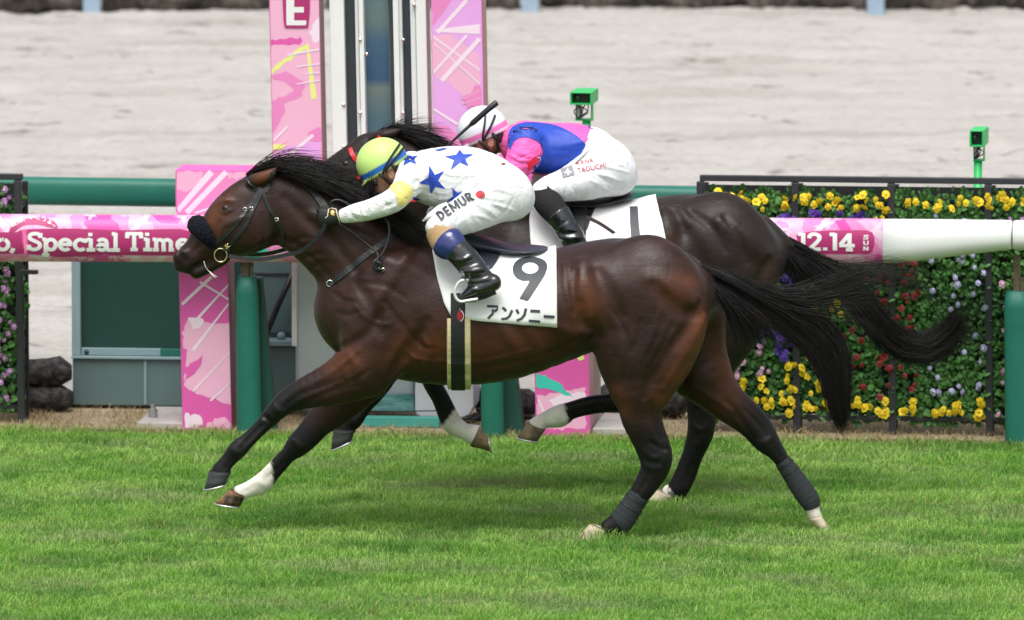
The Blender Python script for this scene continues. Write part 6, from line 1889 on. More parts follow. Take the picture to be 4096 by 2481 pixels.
    # ---- goggles and hair
    for sg in (-1, 1):
        C = Field(O - .2, O + .2, .0045)
        C.chain([list(hp(.088, .018, sg * .008)) + [.024, .012], list(hp(.090, .020, sg * .034)) + [.026, .016], list(hp(.070, .018, sg * .060)) + [.022, .012]], k=.01, W=tuple(fw))
        v, f = C.mesh(1)
        mesh_obj('goggle', v, f, M_lens, root)
    C = Field(O - .2, O + .2, .005)
    C.chain([list(hp(-.04, -.02)) + [.055, .079], list(hp(-.055, .03)) + [.042, .066], list(hp(-.06, .055)) + [.022, .05]], k=.01)
    v, f = C.mesh(2)
    mesh_obj('hair', v, f, M_hairp, root)
    # ---- hands
    wr = arm[-1][:3]
    e1 = J['hand_dir']
    e1 = np.array([e1[0], 0, -e1[1]], float)
    e1 /= np.linalg.norm(e1)
    c = wr + e1 * .045
    hv = hand(c, e1, np.array([0, 0, 1.0]), 1, root)
    wm = mirror([arm[-1]], yc)[0][:3] + e1 * .045
    hand(wm, e1, np.array([0, 0, 1.0]), -1, root)
    return dict(root=root, shirt=placer(bvs), breech=placer(bvr), glove=placer(bvh_of(hv[1], hv[2])), shirt_o=shirt, boot=placer(bvt))


def seat_xy(sx, sy, y):
    p = P(sx, sy, y)
    return (p[0], p[2])


J9 = dict(
    y=0.0, O=(1543, 676), edge=(193, -115), m_shirt=M_white_silk, m_sock=M_sock_b, boot0=1, cuff=(4, 9),
    helmet=((0.50, 0.70, 0.20), (0.02, 0.15, 0.52), (0.50, 0.70, 0.16)),
    torso=[((1628, 628), (1640, 735), .095), ((1730, 602), (1690, 812), .168), ((1840, 590), (1775, 828), .165), ((1925, 598), (1850, 800), .15), ((2000, 632), (1900, 790), .145)],
    pelvis=[((1960, 612), (1880, 780), .146), ((2012, 638), (1925, 815), .158), ((2075, 690), (1985, 850), .162), ((2108, 745), (2045, 862), .14)],
    seat=seat_xy(2022, 775, 0),
    thigh=[((1975, 690), (2062, 862), .088, -.11), ((1880, 752), (1972, 899), .088, -.15), ((1800, 812), (1882, 926), .078, -.20), ((1742, 856), (1812, 930), .064, -.235), ((1705, 895), (1758, 945), .055, -.25)],
    shin=[((1697, 925), (1800, 915), .05, -.26), ((1722, 979), (1850, 955), .055, -.285), ((1770, 1008), (1870, 982), .055, -.30), ((1808, 1043), (1912, 1028), .05, -.32), ((1845, 1088), (1946, 1070), .043, -.335), ((1872, 1122), (1968, 1104), .04, -.34)],
    foot=[((1968, 1100), (1992, 1160), .034, -.345), ((1925, 1108), (1955, 1172), .04, -.345), ((1878, 1142), (1900, 1186), .042, -.345), ((1846, 1176), (1856, 1200), .032, -.345)],
    arm=[((1615, 640), (1700, 760), .075, -.15), ((1582, 720), (1648, 800), .058, -.21), ((1538, 768), (1602, 840), .052, -.235), ((1464, 802), (1508, 873), .046, -.205), ((1408, 818), (1440, 886), .04, -.175), ((1364, 838), (1368, 893), .033, -.155)],
    hand_dir=(-1, .06),
    helmet_straps=[[(1598, 578), (1575, 612), (1548, 655), (1530, 695)], [(1616, 588), (1588, 625), (1556, 665), (1534, 697)]],
    shirt_lines=[([(1385, 845), (1395, 870), (1392, 888)], .006, .004, 'add'), ([(1430, 825), (1440, 855), (1436, 880)], .006, .004, 'sub'), ([(1470, 812), (1485, 840), (1482, 868)], .006, .004, 'add'), ([(1520, 790), (1545, 820), (1550, 848)], .006, .004, 'sub'), ([(1600, 740), (1620, 770), (1625, 800)], .007, .005, 'sub'), ([(1650, 700), (1665, 740), (1655, 780)], .010, .006, 'sub'), ([(1680, 720), (1720, 750), (1760, 800)], .007, .0045, 'add'), ([(1700, 790), (1760, 790), (1840, 770)], .007, .0045, 'sub'), ([(1860, 640), (1880, 690), (1870, 740)], .010, .004, 'sub'), ([(1640, 640), (1670, 660), (1690, 650)], .008, .004, 'add'), ([(1400, 850), (1420, 875)], .008, .004, 'sub'), ([(1440, 820), (1460, 860)], .008, .003, 'add'),
                 ([(1590, 800), (1560, 820), (1530, 835)], .010, .004, 'sub'), ([(1760, 700), (1820, 716), (1890, 712)], .006, .003, 'sub'), ([(1690, 760), (1730, 780), (1790, 790)], .012, .004, 'sub'),
                 ([(1870, 720), (1830, 750), (1800, 790)], .012, .005, 'sub'), ([(1700, 690), (1740, 740), (1760, 790)], .012, .003, 'add')],
    breech_lines=[([(1880, 800), (1950, 770), (2030, 745), (2085, 745)], .006, .0045, 'add'), ([(1870, 820), (1940, 815), (2020, 830), (2060, 845)], .006, .0045, 'add'), ([(1860, 790), (1900, 770), (1960, 735), (2030, 700)], .006, .0045, 'add'), ([(1830, 830), (1870, 850), (1900, 885)], .006, .0045, 'sub'), ([(1890, 860), (1930, 868), (1970, 885)], .006, .004, 'add'), ([(1856, 775), (1905, 715), (1950, 665), (1990, 640)], .014, .007, 'sub'), ([(1860, 800), (1930, 790), (2010, 800)], .010, .004, 'add'), ([(1930, 760), (2000, 760), (2050, 775)], .010, .004, 'add'),
                  ([(1910, 820), (1950, 840), (1990, 870)], .009, .004, 'add'), ([(1870, 850), (1900, 880), (1920, 900)], .009, .004, 'add'), ([(1930, 730), (1980, 715), (2040, 725)], .010, .004, 'add'),
                  ([(1760, 880), (1785, 905), (1800, 925)], .008, .004, 'add'), ([(1735, 895), (1755, 920)], .008, .003, 'sub'), ([(2050, 800), (2030, 840), (2000, 870)], .007, .003, 'sub'), ([(1900, 780), (1960, 815), (2010, 850)], .008, .003, 'sub')],
    boot_lines=[([(1825, 1055), (1865, 1046), (1905, 1035)], .008, .005, 'sub'), ([(1850, 1100), (1880, 1098), (1935, 1090)], .007, .005, 'sub'), ([(1830, 1070), (1870, 1060), (1920, 1045)], .010, .006, 'sub'), ([(1840, 1090), (1890, 1085), (1945, 1075)], .010, .006, 'add'), ([(1860, 1110), (1900, 1115), (1950, 1100)], .010, .006, 'sub'),
                ([(1815, 1040), (1850, 1040), (1890, 1020)], .008, .005, 'add'), ([(1870, 1140), (1910, 1135), (1960, 1128)], .009, .005, 'sub'), ([(1880, 1155), (1920, 1160), (1970, 1150)], .008, .004, 'add')],
)
J1 = dict(
    y=1.15, O=(1942, 547), edge=(185, -85), m_shirt=M_pink_silk, m_sock=M_sock_k, boot0=2, cuff=None,
    helmet=((0.72, 0.73, 0.78), (0.82, 0.20, 0.50), (0.78, 0.78, 0.80)),
    torso=[((2040, 512), (2056, 605), .095), ((2110, 488), (2092, 680), .168), ((2210, 492), (2185, 703), .165), ((2330, 499), (2268, 680), .15), ((2405, 525), (2325, 662), .145)],
    pelvis=[((2395, 515), (2318, 650), .148), ((2432, 540), (2345, 690), .16), ((2492, 602), (2405, 742), .165), ((2526, 668), (2470, 764), .14)],
    seat=seat_xy(2440, 682, 1.15),
    thigh=[((2395, 590), (2490, 758), .088, -.11), ((2310, 642), (2400, 784), .088, -.15), ((2230, 688), (2305, 792), .078, -.20), ((2170, 714), (2235, 796), .064, -.235), ((2132, 742), (2185, 800), .055, -.25)],
    shin=[((2118, 768), (2226, 785), .05, -.26), ((2135, 812), (2252, 812), .055, -.285), ((2176, 857), (2282, 857), .055, -.30), ((2215, 902), (2310, 908), .05, -.32), ((2245, 955), (2342, 968), .043, -.335), ((2262, 995), (2350, 1005), .04, -.34)],
    foot=[((2335, 1000), (2352, 1050), .034, -.345), ((2300, 1005), (2318, 1062), .04, -.345), ((2258, 1035), (2270, 1076), .042, -.345), ((2226, 1062), (2234, 1088), .032, -.345)],
    arm=[((2048, 530), (2160, 610), .075, -.15), ((2030, 600), (2160, 650), .062, -.205), ((2005, 660), (2085, 712), .052, -.235), ((1925, 690), (1950, 755), .046, -.21), ((1830, 690), (1845, 750), .04, -.185), ((1765, 680), (1770, 735), .033, -.17)],
    hand_dir=(-1, -.15),
    helmet_straps=[[(1942, 462), (1938, 500), (1932, 540), (1930, 565)], [(1980, 462), (1965, 500), (1945, 540), (1932, 566)]],
    shirt_lines=[([(2050, 585), (2080, 600), (2120, 600)], .007, .005, 'sub'), ([(2040, 620), (2070, 640), (2110, 645)], .007, .005, 'add'), ([(2360, 570), (2310, 585), (2260, 582)], .006, .004, 'sub'), ([(2355, 610), (2310, 640), (2260, 660)], .006, .004, 'add'), ([(2330, 640), (2280, 660), (2220, 680)], .007, .004, 'sub'), ([(2220, 520), (2280, 540), (2330, 580)], .008, .004, 'add'), ([(2170, 560), (2172, 620), (2140, 660)], .016, .008, 'sub'), ([(2060, 600), (2090, 620), (2130, 630)], .010, .004, 'add'), ([(2050, 640), (2080, 655), (2120, 655)], .008, .004, 'sub'),
                 ([(2200, 600), (2270, 605), (2350, 602)], .006, .003, 'sub'), ([(2350, 560), (2300, 580), (2250, 585)], .012, .004, 'add'), ([(2350, 590), (2300, 620), (2240, 640)], .012, .004, 'sub'), ([(2060, 520), (2090, 540), (2110, 520)], .012, .004, 'sub')],
    breech_lines=[([(2400, 668), (2450, 672), (2510, 690)], .006, .0045, 'add'), ([(2390, 700), (2430, 705), (2480, 725)], .006, .0045, 'add'), ([(2330, 690), (2370, 710), (2410, 750)], .006, .0045, 'sub'), ([(2380, 630), (2450, 625), (2510, 650)], .006, .0045, 'add'), ([(2240, 710), (2255, 745), (2260, 785)], .006, .0045, 'add'), ([(2270, 700), (2290, 740), (2300, 780)], .006, .004, 'sub'), ([(2352, 640), (2380, 585), (2415, 545)], .012, .006, 'sub'), ([(2400, 645), (2440, 640), (2490, 665)], .010, .004, 'add'), ([(2360, 720), (2400, 740), (2440, 770)], .009, .004, 'add'),
                  ([(2210, 720), (2230, 750), (2240, 780)], .009, .004, 'add'), ([(2180, 720), (2200, 760)], .008, .003, 'sub'), ([(2380, 620), (2440, 610), (2480, 625)], .008, .003, 'add'), ([(2340, 660), (2400, 710), (2450, 740)], .008, .003, 'sub')],
    boot_lines=[([(2225, 930), (2270, 935), (2320, 930)], .010, .006, 'sub'), ([(2235, 950), (2280, 955), (2330, 945)], .010, .006, 'add'), ([(2245, 970), (2290, 975), (2340, 965)], .009, .005, 'sub'), ([(2190, 880), (2230, 900), (2270, 880)], .009, .004, 'sub')],
)
R9 = jockey(J9, 'person in white silks with blue stars and lime cap, crouched on the front horse')
R1 = jockey(J1, 'person in pink and blue silks with a white cap, crouched on the horse behind')

# ------------------------------------------------------------------ printed stars, sleeve band and lettering
def star(cx, cy, r, ang, sq=1.0):
    return [(cx + sq * (r if k % 2 == 0 else r * .40) * math.cos(R(ang + 36 * k)), cy + (r if k % 2 == 0 else r * .40) * math.sin(R(ang + 36 * k))) for k in range(10)]


def zA(L):
    return [(1250 + x / 1.865, 400 + y / 1.865) for x, y in L]


for pts_ in ([(868, 490), (912, 560), (983, 530), (935, 600), (992, 664), (915, 648), (886, 700), (868, 635), (790, 620), (862, 576)],
          [(1098, 375), (1125, 408), (1200, 408), (1142, 440), (1165, 498), (1100, 468), (1030, 525), (1055, 450), (985, 425), (1072, 412)],
          [(1040, 655), (1080, 690), (1165, 672), (1125, 715), (1145, 752), (1080, 745), (1000, 752), (1050, 720)],
          [(716, 410), (745, 425), (790, 418), (755, 445), (775, 478), (728, 462), (680, 492), (690, 455), (676, 430)],
          [(910, 378), (970, 364), (1012, 366), (975, 378), (940, 384)],
          [(745, 722), (775, 728), (808, 740), (780, 748), (752, 742)]):
    decal('star', fill2d([zA(pts_)]), M_blue_silk, R9['root'], R9['shirt'], off=.0032, cell=7)
decal('sleeve_band', fill2d([catmull(np.array(zA([(655, 598), (700, 618), (745, 660), (742, 705), (700, 770), (648, 795), (635, 750), (608, 695), (572, 660), (605, 625)])), 3)]), M_yellow_silk, R9['root'], R9['shirt'], off=.0032, cell=7)
decal('lettering', slab_text('DEMUR', .24, .12), M_ink, R9['root'], R9['breech'], off=.0042, cell=6, xf=xf_text(1765, 884, 36, 35, -.010))
bl = decal('ladybird', fill2d([[(1921 + 19 * math.cos(t) * (1 + .2 * math.sin(t)), 778 + 15 * math.sin(t)) for t in np.linspace(0, 2 * math.pi, 17)[:-1]]]), pm('red_print', (.55, .02, .03), rough=.6), R9['root'], R9['breech'], off=.0045, cell=8)
for a_, b_ in ((1915, 775), (1925, 771), (1922, 781), (1931, 779)):
    decal('ladybird_spot', fill2d([[(a_ + 2.6 * math.cos(t), b_ + 2.6 * math.sin(t)) for t in np.linspace(0, 2 * math.pi, 9)[:-1]]]), M_ink, bl, R9['breech'], off=.0060, cell=30)
decal('badge', fill2d([[(2013 + 9 * math.cos(t), 657 + 5 * math.sin(t)) for t in np.linspace(0, 2 * math.pi, 13)[:-1]]]), pm('dark_print', (.2, .08, .1), rough=.6), R9['root'], R9['breech'], off=.002, cell=12)
g_ = decal('glove_piping', stroke2d([zA(l) for l in ([(95, 880), (112, 868), (120, 818), (142, 808), (175, 816), (186, 860), (204, 912)],)], 3.2), pm('cream_piping', (.7, .6, .4), rough=.6), R9['root'], R9['glove'], off=.002, cell=5)
decal('glove_emblem', fill2d([zA([(135, 838), (150, 822), (165, 838), (160, 850), (168, 862), (148, 862), (138, 856)])]), M_gold, R9['root'], R9['glove'], off=.002, cell=5)
# loose shirt hem by the knee
MB().tube([P(1690, 886, -.20), P(1720, 862, -.20), P(1760, 835, -.19), P(1790, 820, -.18)], [.004, .012, .018, .014], 8).build('shirt_tail', M_white_silk, R9['root'], smooth=True)

q6 = lambda L: [(1650 + x / 2, 440 + y / 2) for x, y in L]
decal('blue_panel', fill2d([catmull(np.array(q6([(768, 200), (800, 140), (900, 102), (1040, 108), (1160, 130), (1260, 180), (1350, 240), (1415, 318), (1380, 380), (1290, 430), (1200, 468), (1100, 500), (1010, 505), (960, 470), (1000, 410), (1040, 350), (1035, 300), (1000, 255), (930, 225), (860, 225), (810, 260), (785, 320), (765, 280)])), 2)]), M_blue_silk, R1['root'], R1['shirt'], off=.0032, cell=7)
decal('blue_panel', fill2d([q6([(1372, 121), (1420, 126), (1480, 148), (1540, 190), (1500, 215), (1465, 178), (1420, 148)])]), M_blue_silk, R1['root'], R1['shirt'], off=.0032, cell=7)
M_redprint = pm('dark_red_print', (.45, .03, .05), rough=.6)
decal('lettering', text2d('TAGUCHI', .008, 0, 1.0), M_redprint, R1['root'], R1['breech'], off=.0042, cell=6, xf=xf_text(2310, 694, 27, 12))
decal('lettering', text2d('KANA', .004, 0, 1.1), M_redprint, R1['root'], R1['breech'], off=.0042, cell=6, xf=xf_text(2306, 664, 24, 11))
lg = decal('leg_logo', fill2d([q6([(1185, 480), (1275, 440), (1290, 490), (1300, 520), (1255, 532), (1200, 548)])]), pm('grey_print', (.25, .25, .27), rough=.6), R1['root'], R1['breech'], off=.0042, cell=6)
decal('leg_logo_star', fill2d([q6([(1242, 468), (1254, 495), (1278, 500), (1256, 512), (1246, 535), (1236, 512), (1208, 510), (1232, 496)])]), M_breech, lg, R1['breech'], off=.0056, cell=8)

# ------------------------------------------------------------------ riding whip held by the jockey behind
whip = empty('riding_whip', tuple(P(1700, 655, .93)), 'black riding whip slanting up past the white cap', 'whip')
wy = .93
MB().tube([P(1690, 664, wy), P(1785, 588, wy), P(1860, 520, wy), P(1885, 497, wy)], [.0045, .005, .007, .008], 8).build('shaft', M_strap, whip, smooth=True)
MB().tube([P(1880, 502, wy), P(1892, 491, wy), P(1950, 440, wy), P(1985, 412, wy), P(1989, 409, wy)], [.008, .013, .0135, .0145, .010], 10).build('grip', M_leather, whip, smooth=True)
# ------------------------------------------------------------------ flower racks
M_frame = pm('black_steel', (.022, .024, .028), rough=.5, var=.15)
M_tray = pm('black_planter', (.010, .011, .011), rough=.6, var=.2)
M_leaf = pm('pansy_leaf', (.075, .20, .045), rough=.5, spec=.35, var=.45, vscale=30, trans=.15)
M_leafd = pm('pansy_leaf_dark', (.045, .13, .035), rough=.5, spec=.35, var=.4, vscale=30, trans=.12)
PET = {'yellow': (.88, .66, .012), 'purple': (.085, .030, .34), 'lilac': (.50, .24, .52), 'red': (.30, .012, .015), 'lavender': (.52, .50, .80), 'pink': (.66, .36, .52)}
M_pet = {k: pm(k + '_petal', c, rough=.6, var=.12, vscale=60, trans=.2, sheen=.1) for k, c in PET.items()}
EYE = {'yellow': (.70, .42, .01), 'purple': (.05, .01, .15), 'lilac': (.75, .62, .70), 'red': (.06, .005, .005), 'lavender': (.72, .70, .82), 'pink': (.8, .68, .74)}
M_eyep = {k: pm(k + '_heart', c, rough=.6) for k, c in EYE.items()}

def foliage_mesh(seed):
    rng = np.random.RandomState(seed)
    V = []; Fc = []
    for i in range(64):
        th = rng.rand() * 6.28; rr = .066 * math.sqrt(rng.rand())
        c = np.array([rr * math.cos(th) * 1.1, -.012 - .045 * rng.rand() * (1 - rr / .07), rr * math.sin(th) * .92])
        ax = np.array([math.cos(th) + .5 * rng.randn(), -.5 + .4 * rng.randn(), math.sin(th) * .8 + .5 * rng.randn() + .1]); ax /= np.linalg.norm(ax)
        nr = np.array([.5 * rng.randn(), -1.0, .55 + .5 * rng.randn()]); sd = np.cross(ax, nr); sd /= np.linalg.norm(sd) + 1e-9
        nr = np.cross(sd, ax)
        ln = .020 + .016 * rng.rand(); wd = ln * (.38 + .15 * rng.rand())
        b = len(V)
        V += [c, c + ax * ln * .45 + sd * wd - nr * .002, c + ax * ln * .5 + nr * .003, c + ax * ln * .45 - sd * wd - nr * .002, c + ax * ln * .85 + sd * wd * .6, c + ax * ln * .85 - sd * wd * .6, c + ax * ln - nr * .002]
        Fc += [(b, b + 1, b + 2), (b, b + 2, b + 3), (b + 1, b + 4, b + 2), (b + 2, b + 5, b + 3), (b + 2, b + 4, b + 6), (b + 2, b + 6, b + 5)]
    # short pot behind
    return V, Fc

def flower_mesh(seed):
    rng = np.random.RandomState(seed)
    V = []; Fc = []; mi = []
    for k, (an, r_, up) in enumerate(((90, .021, .002), (58 + 80, .020, .001), (42, .020, .001), (205, .019, -.001), (-25, .019, -.001), (-90, .022, -.003))):
        an += 8 * rng.randn()
        cx_, cz_ = .011 * math.cos(R(an)), .011 * math.sin(R(an))
        b = len(V); yy = -.002 * (5 - k) * .8
        V.append((cx_ * .4, yy - .002, cz_ * .4))
        for j in range(9):
            t = R(an) + (j - 4) / 4 * 2.0
            rr = r_ * (.55 + .06 * rng.randn())
            V.append((cx_ + rr * math.cos(t), yy + .004 * math.cos(j * 1.9) + .002, cz_ + rr * math.sin(t)))
        for j in range(8):
            Fc.append((b, b + j + 1, b + j + 2)); mi.append(0)
    b = len(V)
    V.append((0, -.0125, -.001))
    for j in range(7):
        t = 6.283 * j / 7
        V.append((.0065 * math.cos(t), -.0100, .0065 * math.sin(t) - .001))
    for j in range(7):
        Fc.append((b, b + 1 + j, b + 1 + (j + 1) % 7)); mi.append(1)
    return V, Fc, mi

FOL = []
for s_ in range(6):
    v, f = foliage_mesh(100 + s_)
    me = bpy.data.meshes.new('foliage'); me.from_pydata([tuple(p) for p in v], [], f); me.update()
    me.materials.append(M_leaf if s_ % 3 else M_leafd)
    FOL.append(me)
FLO = {}
for k in PET:
    FLO[k] = []
    for s_ in range(3):
        v, f, mi = flower_mesh(200 + s_)
        me = bpy.data.meshes.new('flower'); me.from_pydata(v, [], f); me.update()
        me.materials.append(M_pet[k]); me.materials.append(M_eyep[k])
        me.polygons.foreach_set('material_index', mi)
        me.polygons.foreach_set('use_smooth', [True] * len(mi))
        FLO[k].append(me)


def colour_at(sx, sy, rng):
    """which flowers grow where: colour and how many"""
    if sx < 400:
        return ('yellow', 4) if sy < 745 else (('lilac', 3) if rng.rand() < .8 else ('lilac', 1))
    if sy < 850: return 'yellow', rng.choice([4, 5, 6])
    if sy < 1010:
        if sx < 3120: return 'lilac', 4
        if sx < 3480: return 'purple', 8
        if sx < 3640: return 'yellow', 4
        if sx < 3930: return 'lavender', 3
        return 'lilac', 3
    if sy < 1490:
        if sx > 3930: return ('pink', rng.choice([0, 0, 1, 2]))
        if sx > 3690: return 'lavender', rng.choice([0, 0, 1, 2])
        if sx > 3400: return 'red', rng.choice([2, 3, 4, 5])
        if sx > 3300: return ('yellow', 2) if sy < 1320 else ('red', 2)
        if sx > 3215: return 'yellow', rng.choice([2, 3])
        if sx > 3060: return ('purple', 7) if sy < 1440 else ('yellow', 3)
        return ('purple', 4) if rng.rand() < .4 else ('pink', 3)
    if sx > 3930: return 'pink', 1
    if sy < 1600:
        if sx > 3640: return 'lavender', 2
        if sx > 3420: return 'red', 2
        return 'yellow', 3
    return 'yellow', rng.choice([4, 5, 6])


ORD = 'first second third fourth fifth sixth seventh eighth ninth tenth eleventh twelfth thirteenth fourteenth fifteenth sixteenth seventeenth'.split()


def rack(s0, s1, posts, name_side, w, label, ztop, zbot, seed):
    rng = np.random.RandomState(seed)
    ua, ub = L(s0, 1200, w)[0], L(s1, 1200, w)[0]
    root = empty('flower_rack', tuple(FW((ua + ub) / 2, w, 0)), label, 'flower rack')
    MF().box(ua - .012, ub, w + .0, w + .035, ztop - .028, ztop).build('top_bar', M_frame, root, bevel=.003)
    MF().box(ua - .012, ub, w + .0, w + .03, zbot - .03, zbot - .008).build('bottom_bar', M_frame, root, bevel=.003)
    for sx in posts:
        u = L(sx, 1200, w)[0]
        MF().box(u - .017, u + .017, w - .012, w + .028, 0, ztop - .03, LEAN * .6).build('post', M_frame, root, bevel=.003)
    for sx in posts:
        u = L(sx, 1200, w)[0]
        MF().box(u - .013, u + .013, w + .15, w + .17, 0, ztop - .05, .0).build('rear_post', M_frame, root)
    MF().box(ua + .012, ub - .004, w + .142, w + .148, zbot - .02, ztop - .06).build('back_sheet', M_tray, root)
    rows = 12
    dz = (ztop - .075 - zbot) / rows
    pitch = .1135
    n = int((ub - ua) / pitch)
    for r_ in range(rows):
        zr = ztop - .085 - dz * (r_ + .5)
        MF().box(ua + .01, ub - .005, w + .052, w + .135, zr - .036, zr + .018).build('planter_tray', M_tray, root)
        for c in range(n):
            u = ua + .062 + pitch * c + .006 * rng.randn()
            p = FW(u, w + .045, zr + .004 * rng.randn())
            # photograph px of this plant
            rel = p - CAM
            f_ = rel.dot(_F); sx = 2048 + FPX * rel[0] / f_; sy = 1240.5 - FPX * rel.dot(_U) / f_
            k, cnt = colour_at(sx, sy, rng)
            lb = f'{k} pansy plant in {ORD[r_]} row down and {ORD[c]} column of the {name_side} flower rack'
            pr = empty('pansy_plant', tuple(p), lb, 'plant', f'pansies in the {name_side} flower rack')
            fo = bpy.data.objects.new('foliage', FOL[rng.randint(6)]); COL.objects.link(fo); fo.parent = pr
            fo.scale = (rng.choice([-1, 1]) * (.95 + .25 * rng.rand()), 1.1, .95 + .25 * rng.rand())
            cnt = max(0 if k in ('lavender', 'pink') else 1, int(cnt) + rng.randint(0, 2))
            for _ in range(cnt):
                fl = bpy.data.objects.new('flower', FLO[k][rng.randint(3)]); COL.objects.link(fl); fl.parent = pr
                th = rng.rand() * 6.28; rr = .046 * math.sqrt(rng.rand())
                fl.location = (rr * math.cos(th), -.060 - .018 * rng.rand(), rr * math.sin(th) * .95 + (.012 if r_ == 0 else .004))
                fl.rotation_euler = (-.15 + .35 * rng.randn(), .3 * rng.randn(), .45 * rng.randn())
                s_ = (.62 + .42 * rng.rand()) * (1.0 if k in ('yellow', 'purple') else .82)
                fl.scale = (s_, s_, s_)
    return root

_zt = L(3200, 706, .16)[1]
rack(2808, 4210, (2812, 3190, 3574, 3962), 'right', .16, 'long black flower rack of mixed pansies behind the rail at right', _zt, .10, 5)
rack(-130, 92, (84,), 'left', .16, 'black flower rack cut off by the left edge of the photo', L(50, 697, .16)[1], .10, 6)
o = MF().box(L(78, 1080, .1)[0], L(150, 1080, .1)[0], .10, .13, L(100, 1098, .1)[1], L(100, 1082, .1)[1]).build('rail_bracket', M_frame, None, base=tuple(FW(L(110, 1090, .1)[0], .11, L(100, 1090, .1)[1])), bevel=.002)
tag(o, 'small black bracket under the rail beside the left flower rack', 'bracket')

# ------------------------------------------------------------------ two green trackside cameras on posts
M_cgreen = pm('bright_green_paint', (.02, .48, .11), rough=.4, spec=.5, var=.06)
M_cdark = pm('dark_lens_well', (.006, .03, .018), rough=.3)
def track_camera(s0, s1, yf, yb, ybot, ypost, px, w, dep, label, turn):
    a0, z1 = L(s0, yf, w); a1, _ = L(s1, yf, w)
    z0 = L(s0, yb, w)[1]
    wd = a1 - a0
    root = empty('track_camera', tuple(FW((a0 + a1) / 2, w + .06, 0)), label, 'camera')
    cu = (a0 + a1) / 2
    def TR(u, d, z):                   # turned housing
        x_, y_ = u - cu, d
        return (cu + x_ * math.cos(turn) - y_ * math.sin(turn), w + x_ * math.sin(turn) + y_ * math.cos(turn), z)
    def tbox(u0_, u1_, d0, d1, q0, q1, name, mat, parent, bevel=.003):
        m_ = MF().box(u0_, u1_, d0, d1, q0, q1)
        m_.v = [TR(*p) for p in m_.v]
        return m_.build(name, mat, parent, bevel=bevel)
    tbox(a0, a1, -.02, dep, z1 - .006, z1, 'hood', M_cgreen, root)
    tbox(a0, a0 + .008, -.02, dep, z0, z1 - .006, 'side_plate', M_cgreen, root, .001)
    tbox(a1 - .008, a1, -.02, dep, z0, z1 - .006, 'side_plate', M_cgreen, root, .001)
    tbox(a0, a1, -.02, dep, z0 - .007, z0, 'floor_plate', M_cgreen, root, .001)
    tbox(a0 + .009, a1 - .009, .012, dep - .01, z0 + .001, z1 - .007, 'camera_body', M_cdark, root)
    lz = (z0 + z1) / 2
    m_ = MF().tube([(a0 + wd * .3, .0, lz), (a0 + wd * .3, .02, lz)], .014, 12); m_.v = [TR(*p) for p in m_.v]; m_.build('lens', M_lens, root, smooth=True)
    zb = L(s0, ybot, w)[1]
    tbox(a0 + wd * .20, a0 + wd * .25, .02, .06, zb, z0 - .007, 'bracket_arm', M_cgreen, root, .001)
    tbox(a0 + wd * .90, a0 + wd * .97, .02, .06, zb, z0 - .007, 'bracket_arm', M_cgreen, root, .001)
    tbox(a0 + wd * .18, a0 + wd * .98, .015, .065, zb - .008, zb, 'bracket_plate', M_cgreen, root, .001)
    tbox(a0 + wd * .3, a0 + wd * .52, .02, .05, zb + .003, z0 - .02, 'motor', M_gpaint, root)
    rng = np.random.RandomState(int(s0))
    for i in range(5):
        p0 = (a0 + wd * (.2 + .15 * i), .01, z0 - .008); p2 = (a0 + wd * (.3 + .12 * rng.rand()), .01, zb + .004)
        mid = (a0 + wd * (.0 + 1.0 * rng.rand()), -.005, (z0 + zb) / 2)
        m_ = MF().tube(catmull([p0, mid, p2], 5), .0028, 5); m_.v = [TR(*p) for p in m_.v]; m_.build('cable', M_strap, root, smooth=True)
    up = L(px, ybot, w)[0]
    MF().tube([(up, w + .04, 0), (up, w + .04, zb - .009)], .020, 12).build('pole', M_cgreen, root, smooth=True)
track_camera(2282, 2370, 368, 412, 478, 500, 2343, 1.05, .20, 'green trackside camera on a pole above the pink and blue jockey', -.05)
track_camera(3880, 3937, 521, 580, 640, 700, 3910, .75, .18, 'green trackside camera on a pole behind the right flower rack', -.06)

# ------------------------------------------------------------------ grass
# turf pushed up round the hooves that bear weight
HOOFPRINTS = [(float(P(a, b, y_)[0]), y_ - .06, r_) for a, b, y_, r_ in ((2350, 2140, -.15, .13), (3280, 2110, .13, .07), (2640, 2000, 1.01, .12), (2480, 2120, -.15, .08))]


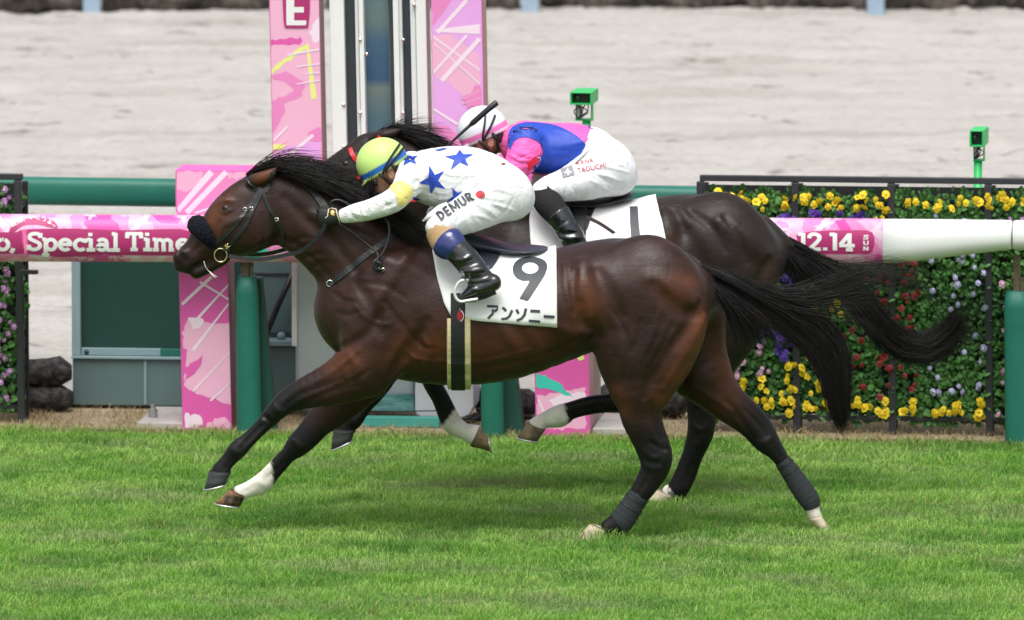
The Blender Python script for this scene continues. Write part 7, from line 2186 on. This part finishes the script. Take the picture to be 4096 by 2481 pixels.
def blades(n, x0, x1, ylo, yhi, h0, h1, seed, name, mat, colour, wid=(.0024, .0040), lean=1.0, label=None, skew=True, cat=None):
    rng = np.random.RandomState(seed)
    x = rng.uniform(x0, x1, n); t = rng.rand(n)
    y0_ = ylo(x); y1_ = yhi(x)
    y = y0_ + (y1_ - y0_) * t
    tuft = noise2(x * 6, y * 6, seed + 1, 2.0, 3)
    h = (h0 + (h1 - h0) * rng.rand(n)) * (1 + .55 * tuft)
    h = h * np.where(rng.rand(n) < .04, 1.45, 1.0)
    for hx, hy, hr in HOOFPRINTS:
        h = h * (1 + .7 * np.exp(-(((x - hx) / hr) ** 2 + ((y - hy) / (hr * .8)) ** 2)))
    az = rng.rand(n) * 6.283
    le = lean * (0.25 + rng.rand(n)) * h
    dx, dy = np.cos(az) * le + .12 * h, np.sin(az) * le * .8
    wz = rng.uniform(*wid, n)
    fa = rng.rand(n) * 3.1416
    sx, sy = np.cos(fa) * wz / 2, np.sin(fa) * wz / 2 * .6
    V = np.zeros((n, 5, 3))
    V[:, 0] = np.stack([x - sx, y - sy, np.zeros(n)], 1); V[:, 1] = np.stack([x + sx, y + sy, np.zeros(n)], 1)
    V[:, 2] = np.stack([x - sx * .85 + dx * .35, y - sy * .85 + dy * .35, h * .6], 1); V[:, 3] = np.stack([x + sx * .85 + dx * .35, y + sy * .85 + dy * .35, h * .6], 1)
    V[:, 4] = np.stack([x + dx, y + dy, h * (.92 - .25 * rng.rand(n))], 1)
    i = np.arange(n)[:, None] * 5
    F3 = np.concatenate([i + np.array([[0, 1, 3]]), i + np.array([[0, 3, 2]]), i + np.array([[2, 3, 4]])])
    o = mesh_obj(name, V.reshape(-1, 3), F3, mat, None, smooth=False)
    c = colour(x, y, tuft, rng)
    cc = np.repeat(c[:, None, :], 5, 1)
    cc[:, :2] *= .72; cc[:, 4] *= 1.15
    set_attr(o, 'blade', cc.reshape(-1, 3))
    tag(o, label, cat, kind='stuff')
    return o

M_grass = pm('grass_blade', (.1, .2, .04), rough=.55, spec=.25, attr='blade', trans=.36)
def green(x, y, tuft, rng):
    n = len(x)
    g1, g2, g3 = np.array((.170, .390, .042)), np.array((.360, .560, .130)), np.array((.070, .215, .030))
    p = noise2(x * 2.0, y * 2.8, 77, 1.4, 4)
    a = np.clip(.5 + .6 * p + .5 * noise2(x * 9, y * 9, 79, 2.0, 3) + .25 * rng.randn(n), 0, 1)[:, None]
    c = g1 * (1 - a) + g2 * a
    d = np.clip(1.0 * noise2(x * 3.2, y * 4.4, 78, 1.6, 4) + .15 * rng.randn(n), 0, .75)[:, None]
    c = c * (1 - d) + g3 * d
    s_ = (rng.rand(n) < .03 + .25 * np.clip(noise2(x * 1.1, y * 2.0, 80, 1.7, 3) - .42, 0, 1))[:, None]
    c = np.where(s_, np.array((.36, .33, .14)) * (.7 + .5 * rng.rand(n)[:, None]), c)
    wn = np.clip((noise2(x * 2.4, y * 3.4, 91, 1.7, 4) - .32) * 2.0 + .2 * rng.randn(n), 0, .75)[:, None]
    c = c * (1 - wn) + np.array((.31, .39, .16)) * wn
    near = np.clip((y - (3.12 - .1 * x)) / .2 + .4 * rng.randn(n), 0, 1)[:, None] * .7
    return c * (1 - near) + np.array((.36, .32, .15)) * near
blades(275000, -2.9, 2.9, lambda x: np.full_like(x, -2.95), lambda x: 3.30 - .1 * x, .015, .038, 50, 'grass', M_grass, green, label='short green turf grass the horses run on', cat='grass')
def straw(x, y, tuft, rng):
    return np.array((.46, .36, .19)) * (.6 + .7 * rng.rand(len(x)))[:, None]
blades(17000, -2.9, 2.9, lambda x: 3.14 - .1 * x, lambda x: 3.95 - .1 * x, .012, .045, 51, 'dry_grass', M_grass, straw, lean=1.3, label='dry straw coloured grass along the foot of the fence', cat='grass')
